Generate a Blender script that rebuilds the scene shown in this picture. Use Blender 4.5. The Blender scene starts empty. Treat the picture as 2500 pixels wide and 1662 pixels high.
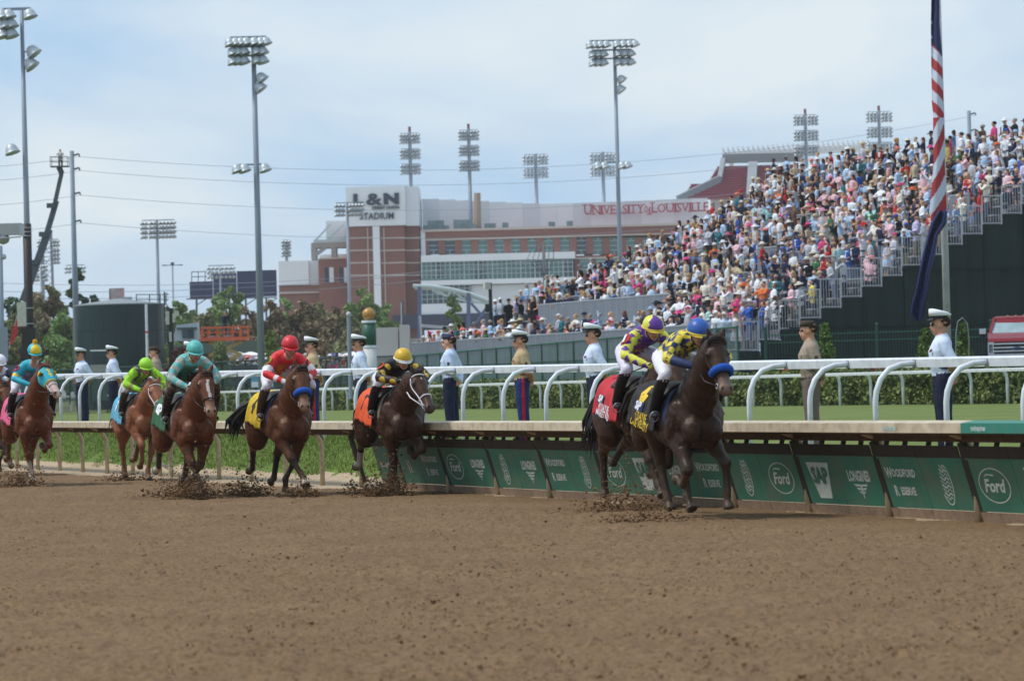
import bpy, bmesh, math, random
import numpy as np
from mathutils import Vector, Matrix, Quaternion, kdtree
R = math.radians
rng = np.random.default_rng(7); random.seed(7)
SC = bpy.context.scene
COL = SC.collection

# ------------------------------------------------------------------ camera
F, CX, CY = 9000.0, 1250.0, 831.0            # focal length and centre in photograph pixels
CAMH, ROLL, PITCH = 1.57, 0.026, 0.01267
_cr, _sr, _cp, _sp = math.cos(ROLL), math.sin(ROLL), math.cos(PITCH), math.sin(PITCH)
RV = Vector((_cr, 0, -_sr)); UV0 = Vector((_sr, 0, _cr)); FV0 = Vector((0, 1, 0))
FV = FV0 * _cp + UV0 * _sp; UV = UV0 * _cp - FV0 * _sp
CAM = Vector((0, 0, CAMH))
cd = bpy.data.cameras.new('camera'); cam = bpy.data.objects.new('camera', cd); COL.objects.link(cam)
m = Matrix(((RV.x, UV.x, -FV.x, 0), (RV.y, UV.y, -FV.y, 0), (RV.z, UV.z, -FV.z, CAMH), (0, 0, 0, 1)))
cam.matrix_world = m
cd.sensor_width = 36; cd.lens = 36 * F / 2500; cd.clip_start = 0.5; cd.clip_end = 6000
cd.dof.use_dof = True; cd.dof.focus_distance = 58; cd.dof.aperture_fstop = 4.5
SC.camera = cam
def P(px, py, d):                              # point of the place seen at a pixel, d metres deep
    return CAM + (FV + RV * ((px - CX) / F) + UV * ((CY - py) / F)) * d
def G(px, d, z):                               # point at height z, d metres deep, below / above a pixel column
    q0 = P(px, 900, d); q1 = P(px, 1000, d); t = (z - q0.z) / (q1.z - q0.z)
    return q0 + (q1 - q0) * t

# ------------------------------------------------------------------ sky, sun, exposure
SUN_EL, SUN_AZ = R(56), R(268)                 # azimuth clockwise from +Y
world = bpy.data.worlds.new('World'); SC.world = world; world.use_nodes = True
nt = world.node_tree; N = nt.nodes; L = nt.links; N.clear()
wo = N.new('ShaderNodeOutputWorld'); bg = N.new('ShaderNodeBackground'); sky = N.new('ShaderNodeTexSky')
sky.sky_type = 'NISHITA'; sky.sun_disc = False; sky.sun_elevation = SUN_EL; sky.sun_rotation = SUN_AZ
sky.air_density = 1.0; sky.dust_density = 1.6; sky.ozone_density = 1.2
tc = N.new('ShaderNodeTexCoord'); mp = N.new('ShaderNodeMapping'); mp.inputs['Scale'].default_value = (4.2, 4.2, 15)
n1 = N.new('ShaderNodeTexNoise'); n1.inputs['Scale'].default_value = 1.0; n1.inputs['Detail'].default_value = 6; n1.inputs['Roughness'].default_value = .52
n1.inputs['Distortion'].default_value = .35
cr = N.new('ShaderNodeValToRGB'); cr.color_ramp.elements[0].position = .38; cr.color_ramp.elements[1].position = .62
cr.color_ramp.elements[0].color = (3.8, 6.1, 8.9, 1); cr.color_ramp.elements[1].color = (8.1, 8.9, 9.5, 1)
mx = N.new('ShaderNodeMixRGB'); mx.inputs[0].default_value = .82      # thin high cloud over most of the sky
L.new(tc.outputs['Generated'], mp.inputs[0]); L.new(mp.outputs[0], n1.inputs['Vector']); L.new(n1.outputs['Fac'], cr.inputs[0])
L.new(cr.outputs[0], mx.inputs[2]); L.new(sky.outputs[0], mx.inputs[1]); L.new(mx.outputs[0], bg.inputs[0]); L.new(bg.outputs[0], wo.inputs[0])
bg.inputs[1].default_value = 0.085
sd = bpy.data.lights.new('sun', 'SUN'); sun = bpy.data.objects.new('sun', sd); COL.objects.link(sun)
sd.energy = 2.2; sd.angle = R(10); sd.color = (1, .965, .91)
_sv = Vector((math.sin(SUN_AZ) * math.cos(SUN_EL), math.cos(SUN_AZ) * math.cos(SUN_EL), math.sin(SUN_EL)))
sun.rotation_euler = _sv.to_track_quat('Z', 'Y').to_euler(); sun.location = (0, 0, 60)
SC.view_settings.view_transform = 'Standard'; SC.view_settings.look = 'None'; SC.view_settings.gamma = 1
SC.view_settings.use_curve_mapping = False; SC.view_settings.exposure = 0.30
SC.cycles.max_bounces = 5; SC.cycles.diffuse_bounces = 2; SC.cycles.glossy_bounces = 2; SC.cycles.transmission_bounces = 3
SC.cycles.transparent_max_bounces = 12; SC.cycles.use_denoising = True; SC.cycles.caustics_reflective = False; SC.cycles.caustics_refractive = False

# ------------------------------------------------------------------ materials
def srgb(r, g=None, b=None):
    if g is None: r, g, b = [int(r[i:i+2], 16) for i in (0, 2, 4)]
    f = lambda c: (c/255/12.92 if c/255 <= .04045 else ((c/255+.055)/1.055)**2.4)
    return (f(r), f(g), f(b))
MATS = {}
def mat(name, col=(.5, .5, .5), rough=.6, metal=0., var=.12, scale=6., bump=0., bscale=40., spec=.4, coat=0., attr=None, ocol=False, alpha=None, trans=0., dirt=None, dirtamt=0., stretch=None, coord='Object', sub=0., detail=3.):
    if name in MATS: return MATS[name]
    M = bpy.data.materials.new(name); M.use_nodes = True; n = M.node_tree.nodes; l = M.node_tree.links
    b = n['Principled BSDF']; b.inputs['Roughness'].default_value = rough; b.inputs['Metallic'].default_value = metal
    b.inputs['Specular IOR Level'].default_value = spec; b.inputs['Coat Weight'].default_value = coat
    t = n.new('ShaderNodeTexCoord'); src = t.outputs[coord]
    if stretch:
        mpn = n.new('ShaderNodeMapping'); mpn.inputs['Scale'].default_value = stretch; l.new(src, mpn.inputs[0]); src = mpn.outputs[0]
    if attr: a = n.new('ShaderNodeAttribute'); a.attribute_name = attr; cs = a.outputs['Color']
    elif ocol: a = n.new('ShaderNodeObjectInfo'); cs = a.outputs['Color']
    else: a = n.new('ShaderNodeRGB'); a.outputs[0].default_value = (*col, 1); cs = a.outputs[0]
    if var:
        nz = n.new('ShaderNodeTexNoise'); nz.inputs['Scale'].default_value = scale; nz.inputs['Detail'].default_value = detail; nz.inputs['Roughness'].default_value = .6
        l.new(src, nz.inputs['Vector'])
        mr = n.new('ShaderNodeMapRange'); mr.inputs[1].default_value = .25; mr.inputs[2].default_value = .75
        mr.inputs[3].default_value = 1 - var; mr.inputs[4].default_value = 1 + var
        l.new(nz.outputs['Fac'], mr.inputs[0])
        mm = n.new('ShaderNodeMixRGB'); mm.blend_type = 'MULTIPLY'; mm.inputs[0].default_value = 1
        l.new(cs, mm.inputs[1]); l.new(mr.outputs[0], mm.inputs[2]); cs = mm.outputs[0]
    if dirt:
        nd = n.new('ShaderNodeTexNoise'); nd.inputs['Scale'].default_value = scale * 2.3; nd.inputs['Detail'].default_value = 6
        l.new(src, nd.inputs['Vector'])
        dr = n.new('ShaderNodeMapRange'); dr.inputs[1].default_value = .45; dr.inputs[2].default_value = .75; dr.inputs[4].default_value = dirtamt
        l.new(nd.outputs['Fac'], dr.inputs[0])
        md = n.new('ShaderNodeMixRGB'); md.inputs[2].default_value = (*dirt, 1); l.new(dr.outputs[0], md.inputs[0]); l.new(cs, md.inputs[1]); cs = md.outputs[0]
    l.new(cs, b.inputs['Base Color'])
    if bump:
        nb = n.new('ShaderNodeTexNoise'); nb.inputs['Scale'].default_value = bscale; nb.inputs['Detail'].default_value = 4; l.new(src, nb.inputs['Vector'])
        bp = n.new('ShaderNodeBump'); bp.inputs['Strength'].default_value = bump; bp.inputs['Distance'].default_value = .02
        l.new(nb.outputs['Fac'], bp.inputs['Height']); l.new(bp.outputs[0], b.inputs['Normal'])
    if trans: b.inputs['Transmission Weight'].default_value = trans
    if sub: b.inputs['Subsurface Weight'].default_value = sub; b.inputs['Subsurface Radius'].default_value = (.02, .008, .004)
    if alpha is not None: b.inputs['Alpha'].default_value = alpha
    MATS[name] = M; return M

# ------------------------------------------------------------------ mesh building
def ico(sub=1):
    bm = bmesh.new(); bmesh.ops.create_icosphere(bm, subdivisions=sub, radius=1)
    v = np.array([x.co[:] for x in bm.verts]); f = [[q.index for q in p.verts] for p in bm.faces]; bm.free(); return v, f
ICO1, ICO2 = ico(1), ico(2)
class MB:
    """collects shapes for one mesh object"""
    def __init__(s): s.v = []; s.f = []; s.n = 0; s.mi = []; s.c = []; s.tag = []
    def add(s, v, f, mi=0, col=None, tag=0):
        v = np.asarray(v, float).reshape(-1, 3); o = s.n
        s.v.append(v); s.f.extend([tuple(i + o for i in q) for q in f]); s.n += len(v)
        s.mi.extend([mi] * len(f)); s.tag.append(np.full(len(v), tag))
        c = np.ones((len(v), 3)) if col is None else (np.tile(np.asarray(col, float), (len(v), 1)) if np.ndim(col) == 1 else np.asarray(col, float))
        s.c.append(c); return s
    def box(s, c, size, rot=None, mi=0, col=None, tag=0):
        x, y, z = [q / 2 for q in size]
        v = np.array([(a*x, b*y, d*z) for d in (-1, 1) for b in (-1, 1) for a in (-1, 1)])
        if rot is not None:
            M3 = np.array(rot.to_3x3() if hasattr(rot, 'to_3x3') else rot) if not isinstance(rot, (int, float)) else np.array(Matrix.Rotation(rot, 3, 'Z'))
            v = v @ M3.T
        return s.add(v + np.array(c), [(0, 2, 3, 1), (4, 5, 7, 6), (0, 1, 5, 4), (2, 6, 7, 3), (0, 4, 6, 2), (1, 3, 7, 5)], mi, col, tag)
    def bar(s, p0, p1, w, h, up=(0, 0, 1), mi=0, col=None, tag=0):        # rectangular bar between two points
        p0 = Vector(p0); p1 = Vector(p1); d = (p1 - p0); ln = d.length
        if ln < 1e-6: return s
        x = d / ln; u = Vector(up)
        if abs(x.dot(u)) > .98: u = Vector((0, 1, 0))
        y = u.cross(x).normalized(); z = x.cross(y)
        M3 = Matrix((x, y, z)).transposed()
        return s.box((p0 + p1) / 2, (ln, w, h), M3, mi, col, tag)
    def loft(s, C, A, B, n=12, mi=0, col=None, tag=0, e=1.0):
        C = np.asarray(C, float); A = np.asarray(A, float); B = np.asarray(B, float); k = len(C)
        th = np.arange(n) * 2 * np.pi / n; ct, st = np.cos(th), np.sin(th)
        if e != 1: ct = np.sign(ct) * np.abs(ct) ** e; st = np.sign(st) * np.abs(st) ** e
        v = C[:, None] + A[:, None] * ct[None, :, None] + B[:, None] * st[None, :, None]
        v = np.concatenate([v.reshape(-1, 3), C[:1], C[-1:]]); f = []
        for i in range(k - 1):
            for j in range(n):
                j2 = (j + 1) % n; f.append((i*n+j, i*n+j2, (i+1)*n+j2, (i+1)*n+j))
        for j in range(n):
            j2 = (j + 1) % n; f.append((k*n, j2, j)); f.append((k*n+1, (k-1)*n+j, (k-1)*n+j2))
        if col is not None and np.ndim(col) == 2:
            cc = np.repeat(np.asarray(col, float), n, 0); col = np.concatenate([cc, cc[:1], cc[-1:]])
        return s.add(v, f, mi, col, tag)
    def tube(s, path, r, n=8, mi=0, col=None, tag=0, round_=False, side=None, sq=1.0):
        """tapered tube along a path; side = reference vector; sq = ratio of the second half axis"""
        C = [Vector(p) for p in path]; k = len(C); rr = list(r) if np.ndim(r) else [r] * k
        T = []
        for i in range(k): T.append((C[min(i+1, k-1)] - C[max(i-1, 0)]).normalized())
        ref = Vector(side) if side is not None else (Vector((0, 0, 1)) if abs(T[0].z) < .9 else Vector((0, 1, 0)))
        Cs, As, Bs, cs = [], [], [], []
        for i in range(k):
            a = ref - T[i] * ref.dot(T[i]); a.normalize()
            if side is None: ref = a
            b = T[i].cross(a)
            if round_ and i == 0:
                for q in (.92, .6): Cs.append(C[0] - T[0] * rr[0] * q); w = math.sqrt(1-q*q); As.append(a*rr[0]*w); Bs.append(b*rr[0]*w*sq); cs.append(i)
            Cs.append(C[i]); As.append(a * rr[i]); Bs.append(b * rr[i] * sq); cs.append(i)
            if round_ and i == k - 1:
                for q in (.6, .92): Cs.append(C[i] + T[i] * rr[i] * q); w = math.sqrt(1-q*q); As.append(a*rr[i]*w); Bs.append(b*rr[i]*w*sq); cs.append(i)
        if col is not None and np.ndim(col) == 2: col = np.asarray(col)[cs]
        return s.loft(Cs, As, Bs, n, mi, col, tag)
    def ell(s, c, r, rot=None, sub=2, mi=0, col=None, tag=0):
        v, f = ICO2 if sub == 2 else ICO1
        v = v * np.array(r if np.ndim(r) else (r, r, r))
        if rot is not None: v = v @ np.array(rot.to_3x3() if hasattr(rot, 'to_3x3') else rot).T
        return s.add(v + np.array(c), f, mi, col, tag)
    def prism(s, poly, o, ex, ey, ez, depth, mi=0, col=None):               # polygon in (ex,ey) extruded along ez
        o, ex, ey, ez = [np.array(q, float) for q in (o, ex, ey, ez)]; n = len(poly)
        a = np.array([o + ex * p[0] + ey * p[1] for p in poly]); b = a + ez * depth
        f = [tuple(range(n)), tuple(range(2*n-1, n-1, -1))] + [(i, i+n, (i+1) % n + n, (i+1) % n) for i in range(n)]
        return s.add(np.concatenate([a, b]), f, mi, col)
    def quad(s, a, b, c, d, mi=0, col=None): return s.add([a, b, c, d], [(0, 1, 2, 3)], mi, col)
    def arrays(s): return np.concatenate(s.v), np.concatenate(s.c), np.concatenate(s.tag)
    def mesh(s, name, mats, smooth=False, colors=False, inv=None):
        v = np.concatenate(s.v) if s.v else np.zeros((0, 3))
        if inv is not None: v = v @ np.array(inv.to_3x3()).T + np.array(inv.translation)
        me = bpy.data.meshes.new(name)
        me.vertices.add(len(v)); me.vertices.foreach_set('co', v.ravel())
        ls = np.fromiter((len(q) for q in s.f), int, len(s.f)); lv = np.fromiter((i for q in s.f for i in q), int, int(ls.sum()))
        me.loops.add(len(lv)); me.loops.foreach_set('vertex_index', lv)
        me.polygons.add(len(ls)); st = np.zeros(len(ls), int); st[1:] = np.cumsum(ls)[:-1]
        me.polygons.foreach_set('loop_start', st); me.polygons.foreach_set('loop_total', ls)
        for M in (mats if isinstance(mats, (list, tuple)) else [mats]): me.materials.append(M)
        if any(s.mi): me.polygons.foreach_set('material_index', s.mi)
        me.update(calc_edges=True)
        me.polygons.foreach_set('use_smooth', [bool(smooth)] * len(ls))
        if colors:
            ca = me.color_attributes.new('Col', 'FLOAT_COLOR', 'POINT'); cc = np.ones((len(v), 4)); cc[:, :3] = np.concatenate(s.c); ca.data.foreach_set('color', cc.ravel())
        return me
    def build(s, name, mats, parent=None, smooth=False, colors=False, world=False):
        """link as ONE object; world=True: the shapes were given in world coordinates"""
        inv = parent.matrix_basis.inverted() if (world and parent is not None and parent.parent is None) else (parent.parent.matrix_basis @ parent.matrix_basis).inverted() if (world and parent is not None) else None
        return link(name, s.mesh(name, mats, smooth, colors, inv), parent)
def link(name, data, parent=None):
    o = bpy.data.objects.new(name, data); COL.objects.link(o)
    if parent is not None: o.parent = parent
    return o
def tag(o, label=None, cat=None, group=None, kind=None):
    if label: o['label'] = label
    if cat: o['category'] = cat
    if group: o['group'] = group
    if kind: o['kind'] = kind
    return o
def thing(name, label, cat, loc=(0, 0, 0), rz=0., group=None, scale=1.):
    o = bpy.data.objects.new(name, None); COL.objects.link(o); o.location = loc; o.rotation_euler = (0, 0, rz); o.scale = (scale,) * 3
    o.matrix_basis = Matrix.LocRotScale(Vector(loc), Quaternion((0, 0, 1), rz), Vector((scale,) * 3))
    o.empty_display_size = .2
    return tag(o, label, cat, group)
def copy_tree(o, parent=None):
    c = o.copy(); COL.objects.link(c)
    if parent is not None: c.parent = parent
    for ch in o.children: copy_tree(ch, c)
    return c
def text_mesh(txt, size=1., bold=0., extrude=0., sx=1., align='CENTER', res=2):
    cu = bpy.data.curves.new('lettering', 'FONT'); cu.body = txt; cu.size = size; cu.offset = bold; cu.extrude = extrude; cu.align_x = align; cu.align_y = 'CENTER'
    cu.resolution_u = res; cu.fill_mode = 'BOTH' if extrude else 'FRONT'
    o = bpy.data.objects.new('lettering', cu); COL.objects.link(o)
    dg = bpy.context.evaluated_depsgraph_get(); me = o.evaluated_get(dg).to_mesh()
    v = np.zeros(len(me.vertices) * 3); me.vertices.foreach_get('co', v); v = v.reshape(-1, 3); v[:, 0] *= sx
    f = [tuple(p.vertices) for p in me.polygons]
    o.evaluated_get(dg).to_mesh_clear(); bpy.data.objects.remove(o); bpy.data.curves.remove(cu)
    return v, f
def place_text(mb, tm, o, ex, ey, lift=0., mi=0, col=None):
    v, f = tm; o, ex, ey = [np.array(q, float) for q in (o, ex, ey)]; ez = np.cross(ex, ey); ez /= np.linalg.norm(ez)
    mb.add(o + v[:, :1] * ex + v[:, 1:2] * ey + (v[:, 2:3] + lift) * ez, f, mi, col)
def remeshed(mb, voxel, smooth_it=3, name='body'):
    """fuse the collected shapes into one continuous skin; returns (verts, faces, nearest source index)"""
    me = mb.mesh(name, []); o = bpy.data.objects.new(name, me); COL.objects.link(o)
    md = o.modifiers.new('r', 'REMESH'); md.mode = 'VOXEL'; md.voxel_size = voxel
    if smooth_it: sm = o.modifiers.new('s', 'SMOOTH'); sm.factor = .5; sm.iterations = smooth_it
    dg = bpy.context.evaluated_depsgraph_get(); e = o.evaluated_get(dg); m2 = e.to_mesh()
    v = np.zeros(len(m2.vertices) * 3); m2.vertices.foreach_get('co', v); v = v.reshape(-1, 3)
    f = [tuple(p.vertices) for p in m2.polygons]; e.to_mesh_clear(); bpy.data.objects.remove(o); bpy.data.meshes.remove(me)
    sv, sc, stg = mb.arrays(); kd = kdtree.KDTree(len(sv))
    for i, p in enumerate(sv): kd.insert(p, i)
    kd.balance(); idx = np.array([kd.find(p)[1] for p in v])
    return v, f, idx
def noise2(x, y, seed=0, octs=4, rough=.5):
    out = np.zeros_like(x, float); amp = 1.; tot = 0
    for o in range(octs):
        g = np.random.default_rng(seed + o).random((256, 256)); xi = np.floor(x).astype(int); yi = np.floor(y).astype(int)
        fx = x - xi; fy = y - yi; fx = fx*fx*(3-2*fx); fy = fy*fy*(3-2*fy)
        a = g[xi % 256, yi % 256]; b = g[(xi+1) % 256, yi % 256]; c = g[xi % 256, (yi+1) % 256]; d = g[(xi+1) % 256, (yi+1) % 256]
        out += amp * ((a*(1-fx)+b*fx)*(1-fy) + (c*(1-fx)+d*fx)*fy); tot += amp; amp *= rough; x = x*2.03+7.1; y = y*2.03+3.7
    return out / tot

# ------------------------------------------------------------------ the track's own axes
RA = Vector((4.81, 39.4, 0))                    # a point on the line of the track rail
EU = Vector((-.340, .940, 0)).normalized()      # along the rail, away from the camera
EN = Vector((EU.y, -EU.x, 0))                   # across it, towards the infield
def T(u, n, z=0.): return RA + EU * u + EN * n + Vector((0, 0, z))
HEAD = math.atan2(-EU.y, -EU.x)                 # heading of the running horses
# ================================================================== ground
def turf_z(u, n):
    e = .47 + (np.clip(u, -15, 60) - 2) * .0079
    w = np.clip((n - 3.5) / 30, 0, 1); w = w*w*(3-2*w)
    return e * (1 - w) + .6 * w
def terr(u, n):                                            # height of the bank and the turf course
    s = np.clip((n - .45) / 2.0, 0, 1); s = s*s*(3-2*s)
    return turf_z(u, n) * s
def un(x, y):
    dx = x - RA.x; dy = y - RA.y
    return dx*EU.x + dy*EU.y, dx*EN.x + dy*EN.y
def grid_faces(nr, nc, keep=None):
    i, j = np.meshgrid(np.arange(nr-1), np.arange(nc-1), indexing='ij'); a = (i*nc+j).ravel()
    q = np.stack([a, a+1, a+nc+1, a+nc], 1)
    return [tuple(x) for x in (q[keep] if keep is not None else q)]

def ground_mat(name, c1, c2, c3, s1, s2, rough=.95, bump=.6, bs=60., stretch=None, spots=None):
    M = bpy.data.materials.new(name); M.use_nodes = True; n = M.node_tree.nodes; l = M.node_tree.links
    b = n['Principled BSDF']; b.inputs['Roughness'].default_value = rough; b.inputs['Specular IOR Level'].default_value = .15
    t = n.new('ShaderNodeTexCoord'); src = t.outputs['Object']
    if stretch: q = n.new('ShaderNodeMapping'); q.inputs['Scale'].default_value = stretch; l.new(src, q.inputs[0]); src = q.outputs[0]
    na = n.new('ShaderNodeTexNoise'); na.inputs['Scale'].default_value = s1; na.inputs['Detail'].default_value = 5; l.new(src, na.inputs['Vector'])
    nb = n.new('ShaderNodeTexNoise'); nb.inputs['Scale'].default_value = s2; nb.inputs['Detail'].default_value = 6; nb.inputs['Roughness'].default_value = .7; l.new(src, nb.inputs['Vector'])
    r = n.new('ShaderNodeValToRGB'); r.color_ramp.elements[0].position = .3; r.color_ramp.elements[1].position = .7
    r.color_ramp.elements[0].color = (*c1, 1); r.color_ramp.elements[1].color = (*c2, 1); l.new(na.outputs['Fac'], r.inputs[0])
    mr = n.new('ShaderNodeMapRange'); mr.inputs[1].default_value = .48; mr.inputs[2].default_value = .66; l.new(nb.outputs['Fac'], mr.inputs[0])
    mxx = n.new('ShaderNodeMixRGB'); mxx.inputs[2].default_value = (*c3, 1); l.new(mr.outputs[0], mxx.inputs[0]); l.new(r.outputs[0], mxx.inputs[1])
    out = mxx.outputs[0]
    if spots:
        nc = n.new('ShaderNodeTexNoise'); nc.inputs['Scale'].default_value = spots[0]; nc.inputs['Detail'].default_value = 3; l.new(src, nc.inputs['Vector'])
        m2 = n.new('ShaderNodeMapRange'); m2.inputs[1].default_value = .5; m2.inputs[2].default_value = .62; m2.inputs[4].default_value = spots[2]; l.new(nc.outputs['Fac'], m2.inputs[0])
        m3 = n.new('ShaderNodeMixRGB'); m3.inputs[2].default_value = (*spots[1], 1); l.new(m2.outputs[0], m3.inputs[0]); l.new(out, m3.inputs[1]); out = m3.outputs[0]
    l.new(out, b.inputs['Base Color'])
    nn = n.new('ShaderNodeTexNoise'); nn.inputs['Scale'].default_value = bs; nn.inputs['Detail'].default_value = 5; l.new(src, nn.inputs['Vector'])
    bp = n.new('ShaderNodeBump'); bp.inputs['Strength'].default_value = bump; bp.inputs['Distance'].default_value = .03
    l.new(nn.outputs['Fac'], bp.inputs['Height']); l.new(bp.outputs[0], b.inputs['Normal'])
    return M
DIRT = ground_mat('dirt', srgb(122, 97, 70), srgb(134, 108, 79), srgb(84, 64, 45), .5, 17., bump=.9, bs=34., spots=(3.2, srgb(112, 88, 63), .5))
DIRTCLOD = mat('dirt_clod', srgb(120, 94, 68), .95, var=.3, scale=9, bump=.5, bscale=60, spec=.1)
GRASS = ground_mat('turf', srgb(98, 114, 58), srgb(122, 132, 74), srgb(76, 92, 44), .35, 4., bump=.4, bs=90, stretch=(.3, 1, 1))
BANK = ground_mat('bank_soil', srgb(92, 112, 52), srgb(110, 132, 60), srgb(84, 100, 48), .8, 14., bump=.8, bs=60)
SAND = ground_mat('sand', srgb(168, 148, 122), srgb(186, 166, 140), srgb(150, 128, 102), .9, 14., bump=.5, bs=50)

# racing surface, fine where the camera looks
nr, nc = 620, 430
dd = 13 * (112 / 13) ** (np.arange(nr) / (nr - 1)); aa = np.linspace(-.172, .178, nc)
D, A = np.meshgrid(dd, aa, indexing='ij'); X = D * A; Y = D
U, Nn = un(X, Y)
fade = np.clip((1.0 - Nn) / .8, 0, 1)
h = (noise2(X*9, Y*9, 3, 3) - .5) * .05 + (noise2(X*2.2, Y*1.3, 11, 3) - .5) * .05 + (noise2(X*26, Y*22, 21, 2) - .5) * .018
cl = noise2(X*17, Y*14, 41, 2); h += np.clip(cl - .64, 0, 1) * .12*(noise2(X*1.1, Y*.5, 91, 3) > .45)
near_rail = np.clip((Nn + 2.2) / 2.0, 0, 1); h = h * (1 - .75 * near_rail) + near_rail * .015
Z = h + terr(U, Nn)
v = np.stack([X, Y, Z], -1).reshape(-1, 3)
nq = (Nn[:-1, :-1] + Nn[1:, 1:]).ravel() / 2
me = MB(); me.add(v, grid_faces(nr, nc, np.where(nq < .95)[0]))
me.f = me.f
track = me.build('dirt_track', [DIRT, SAND], smooth=True); tag(track, kind='structure')
pi = np.zeros(len(track.data.polygons), int); cc = nq[nq < .95]; cu = ((U[:-1, :-1] + U[1:, 1:]).ravel() / 2)[nq < .95]
edge = np.where(cu > 21, -.55, .1) + (noise2(cu*1.3, cc*2, 5, 3) - .5) * 1.0
pi[(cc > edge)] = 1; track.data.polygons.foreach_set('material_index', pi)
# the rest of the track surface around the camera
me = MB(); uu = np.array([-70, -20, 10, 40, 80, 130, 190]); ns = np.array([-46, -30, -12, .5])
v = [T(a, b, -.06)[:] for a in uu for b in ns]; me.add(v, grid_faces(len(uu), len(ns)))
tag(me.build('dirt_track', DIRT), kind='structure')
# grassy bank and turf course
uu = np.concatenate([np.linspace(-60, -2, 40), np.linspace(0, 80, 240), np.linspace(82, 330, 60)])
ns = np.concatenate([np.linspace(.55, 3, 18), np.linspace(3.4, 10, 10), np.linspace(12, 42, 16)])
Ug, Ng = np.meshgrid(uu, ns, indexing='ij')
Zg = terr(Ug, Ng) + (noise2(Ug*1.7, Ng*2.1, 61, 3) - .5) * .10 * np.exp(-np.abs(Ng - 1.3))
xy = np.array(RA)[None, None] + Ug[..., None]*np.array(EU) + Ng[..., None]*np.array(EN)
v = np.concatenate([xy[..., :2], Zg[..., None]], -1).reshape(-1, 3)
me = MB(); me.add(v, grid_faces(len(uu), len(ns)))
turf = me.build('turf_course', [GRASS, BANK, SAND], smooth=True); tag(turf, kind='structure')
nq = (Ng[:-1, :-1] + Ng[1:, 1:]).ravel() / 2; uq = (Ug[:-1, :-1] + Ug[1:, 1:]).ravel() / 2
pi = np.where(nq < 3.0, 1, 0); pi[nq < .95 + (noise2(uq*.9, nq, 71, 3) - .5) * 1.1] = 2
turf.data.polygons.foreach_set('material_index', pi)
# infield ground out to the horizon
INF = ground_mat('infield', srgb(96, 112, 74), srgb(120, 122, 96), srgb(90, 100, 70), .05, .6, bump=.2, bs=4)
me = MB(); v = [T(a, b, .585)[:] for a in (-900, -60, 60, 330, 1200, 3500) for b in (41.5, 80, 300, 900, 3500)]
me.add(v, grid_faces(6, 5))
tag(me.build('infield_ground', INF), kind='structure')
me = MB(); v = [T(a, b, -.2)[:] for a in (100, 329, 330, 900, 3500) for b in (-3000, -400, -40, 41.4)]; me.add(v, grid_faces(5, 4))
me2 = me.build('ground', INF); tag(me2, kind='structure')

# loose clods on the racing surface
def clod_cloud(pts, sizes, seed=1):
    r = np.random.default_rng(seed); base, f = ICO1; base = base[:]; mb = MB(); k = len(pts)
    cubes = np.array([(a, b, c) for c in (-1, 1) for b in (-1, 1) for a in (-1, 1)], float) * .62
    ff = [(0, 2, 3, 1), (4, 5, 7, 6), (0, 1, 5, 4), (2, 6, 7, 3), (0, 4, 6, 2), (1, 3, 7, 5)]
    q = r.normal(size=(k, 3, 3)); q, _ = np.linalg.qr(q)
    vv = cubes[None] * (1 + r.uniform(-.35, .35, (k, 8, 3))) * sizes[:, None, None]
    vv = np.einsum('kij,kvj->kvi', q, vv); vv[..., 2] *= .75; vv += pts[:, None]
    fa = np.array(ff)[None] + (np.arange(k) * 8)[:, None, None]
    mb.add(vv.reshape(-1, 3), [tuple(x) for x in fa.reshape(-1, 4)]); return mb
k = 10000; r = np.random.default_rng(5)
dq = 1 / r.uniform(1/62, 1/17, k); aq = r.uniform(-.16, .17, k); xq = dq * aq; yq = dq; uq, nq = un(xq, yq); ok = nq < -.9
xq, yq = xq[ok], yq[ok]; sz = r.lognormal(-5.0, .4, len(xq)); sz = np.clip(sz, .004, .026)
cl = noise2(xq*1.6, yq*.7, 9, 3) > .47; xq, yq, sz = xq[cl], yq[cl], sz[cl]
mb = clod_cloud(np.stack([xq, yq, sz*.5 + .004], 1), sz, 2)
tag(mb.build('dirt_clods', DIRTCLOD), 'small brown clods of dirt scattered over the racing surface', 'dirt', kind='stuff')

# grass blades on the bank under the rail
k = 60000; r = np.random.default_rng(8)
ub = r.uniform(17, 62, k); nb = .75 + 2.1 * r.random(k) ** .8
lim = 1.0 + (noise2(ub*.9, nb*0, 71, 3) - .5) * 1.1; ok = nb > lim; ub, nb = ub[ok], nb[ok]; k = len(ub)
zb = terr(ub, nb) + (noise2(ub*1.7, nb*2.1, 61, 3) - .5) * .10 * np.exp(-np.abs(nb - 1.3)) - .01
base = np.array(RA)[None] + ub[:, None]*np.array(EU) + nb[:, None]*np.array(EN); base[:, 2] = zb
hh = r.uniform(.035, .10, k) * (.7 + .6 * noise2(ub*2, nb*2, 33, 2)); an = r.uniform(0, np.pi, k); w = .009
side = np.stack([np.cos(an), np.sin(an), np.zeros(k)], 1) * w; lean = r.normal(0, .025, (k, 3)); lean[:, 2] = 0
tip = base + lean + np.stack([np.zeros(k), np.zeros(k), hh], 1)
v = np.stack([base - side, base + side, tip], 1).reshape(-1, 3)
c1, c2 = np.array(srgb(92, 116, 48)), np.array(srgb(136, 150, 78)); tcol = r.random((k, 1)); c = np.repeat(c1*(1-tcol)+c2*tcol, 3, 0)
mb = MB(); mb.add(v, [(3*i, 3*i+1, 3*i+2) for i in range(k)], col=c)
tag(mb.build('bank_grass', mat('grass_blade', attr='Col', rough=.8, var=0, spec=.2), colors=True), 'long green grass growing on the bank under the cream rail', 'grass', kind='stuff')

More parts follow.
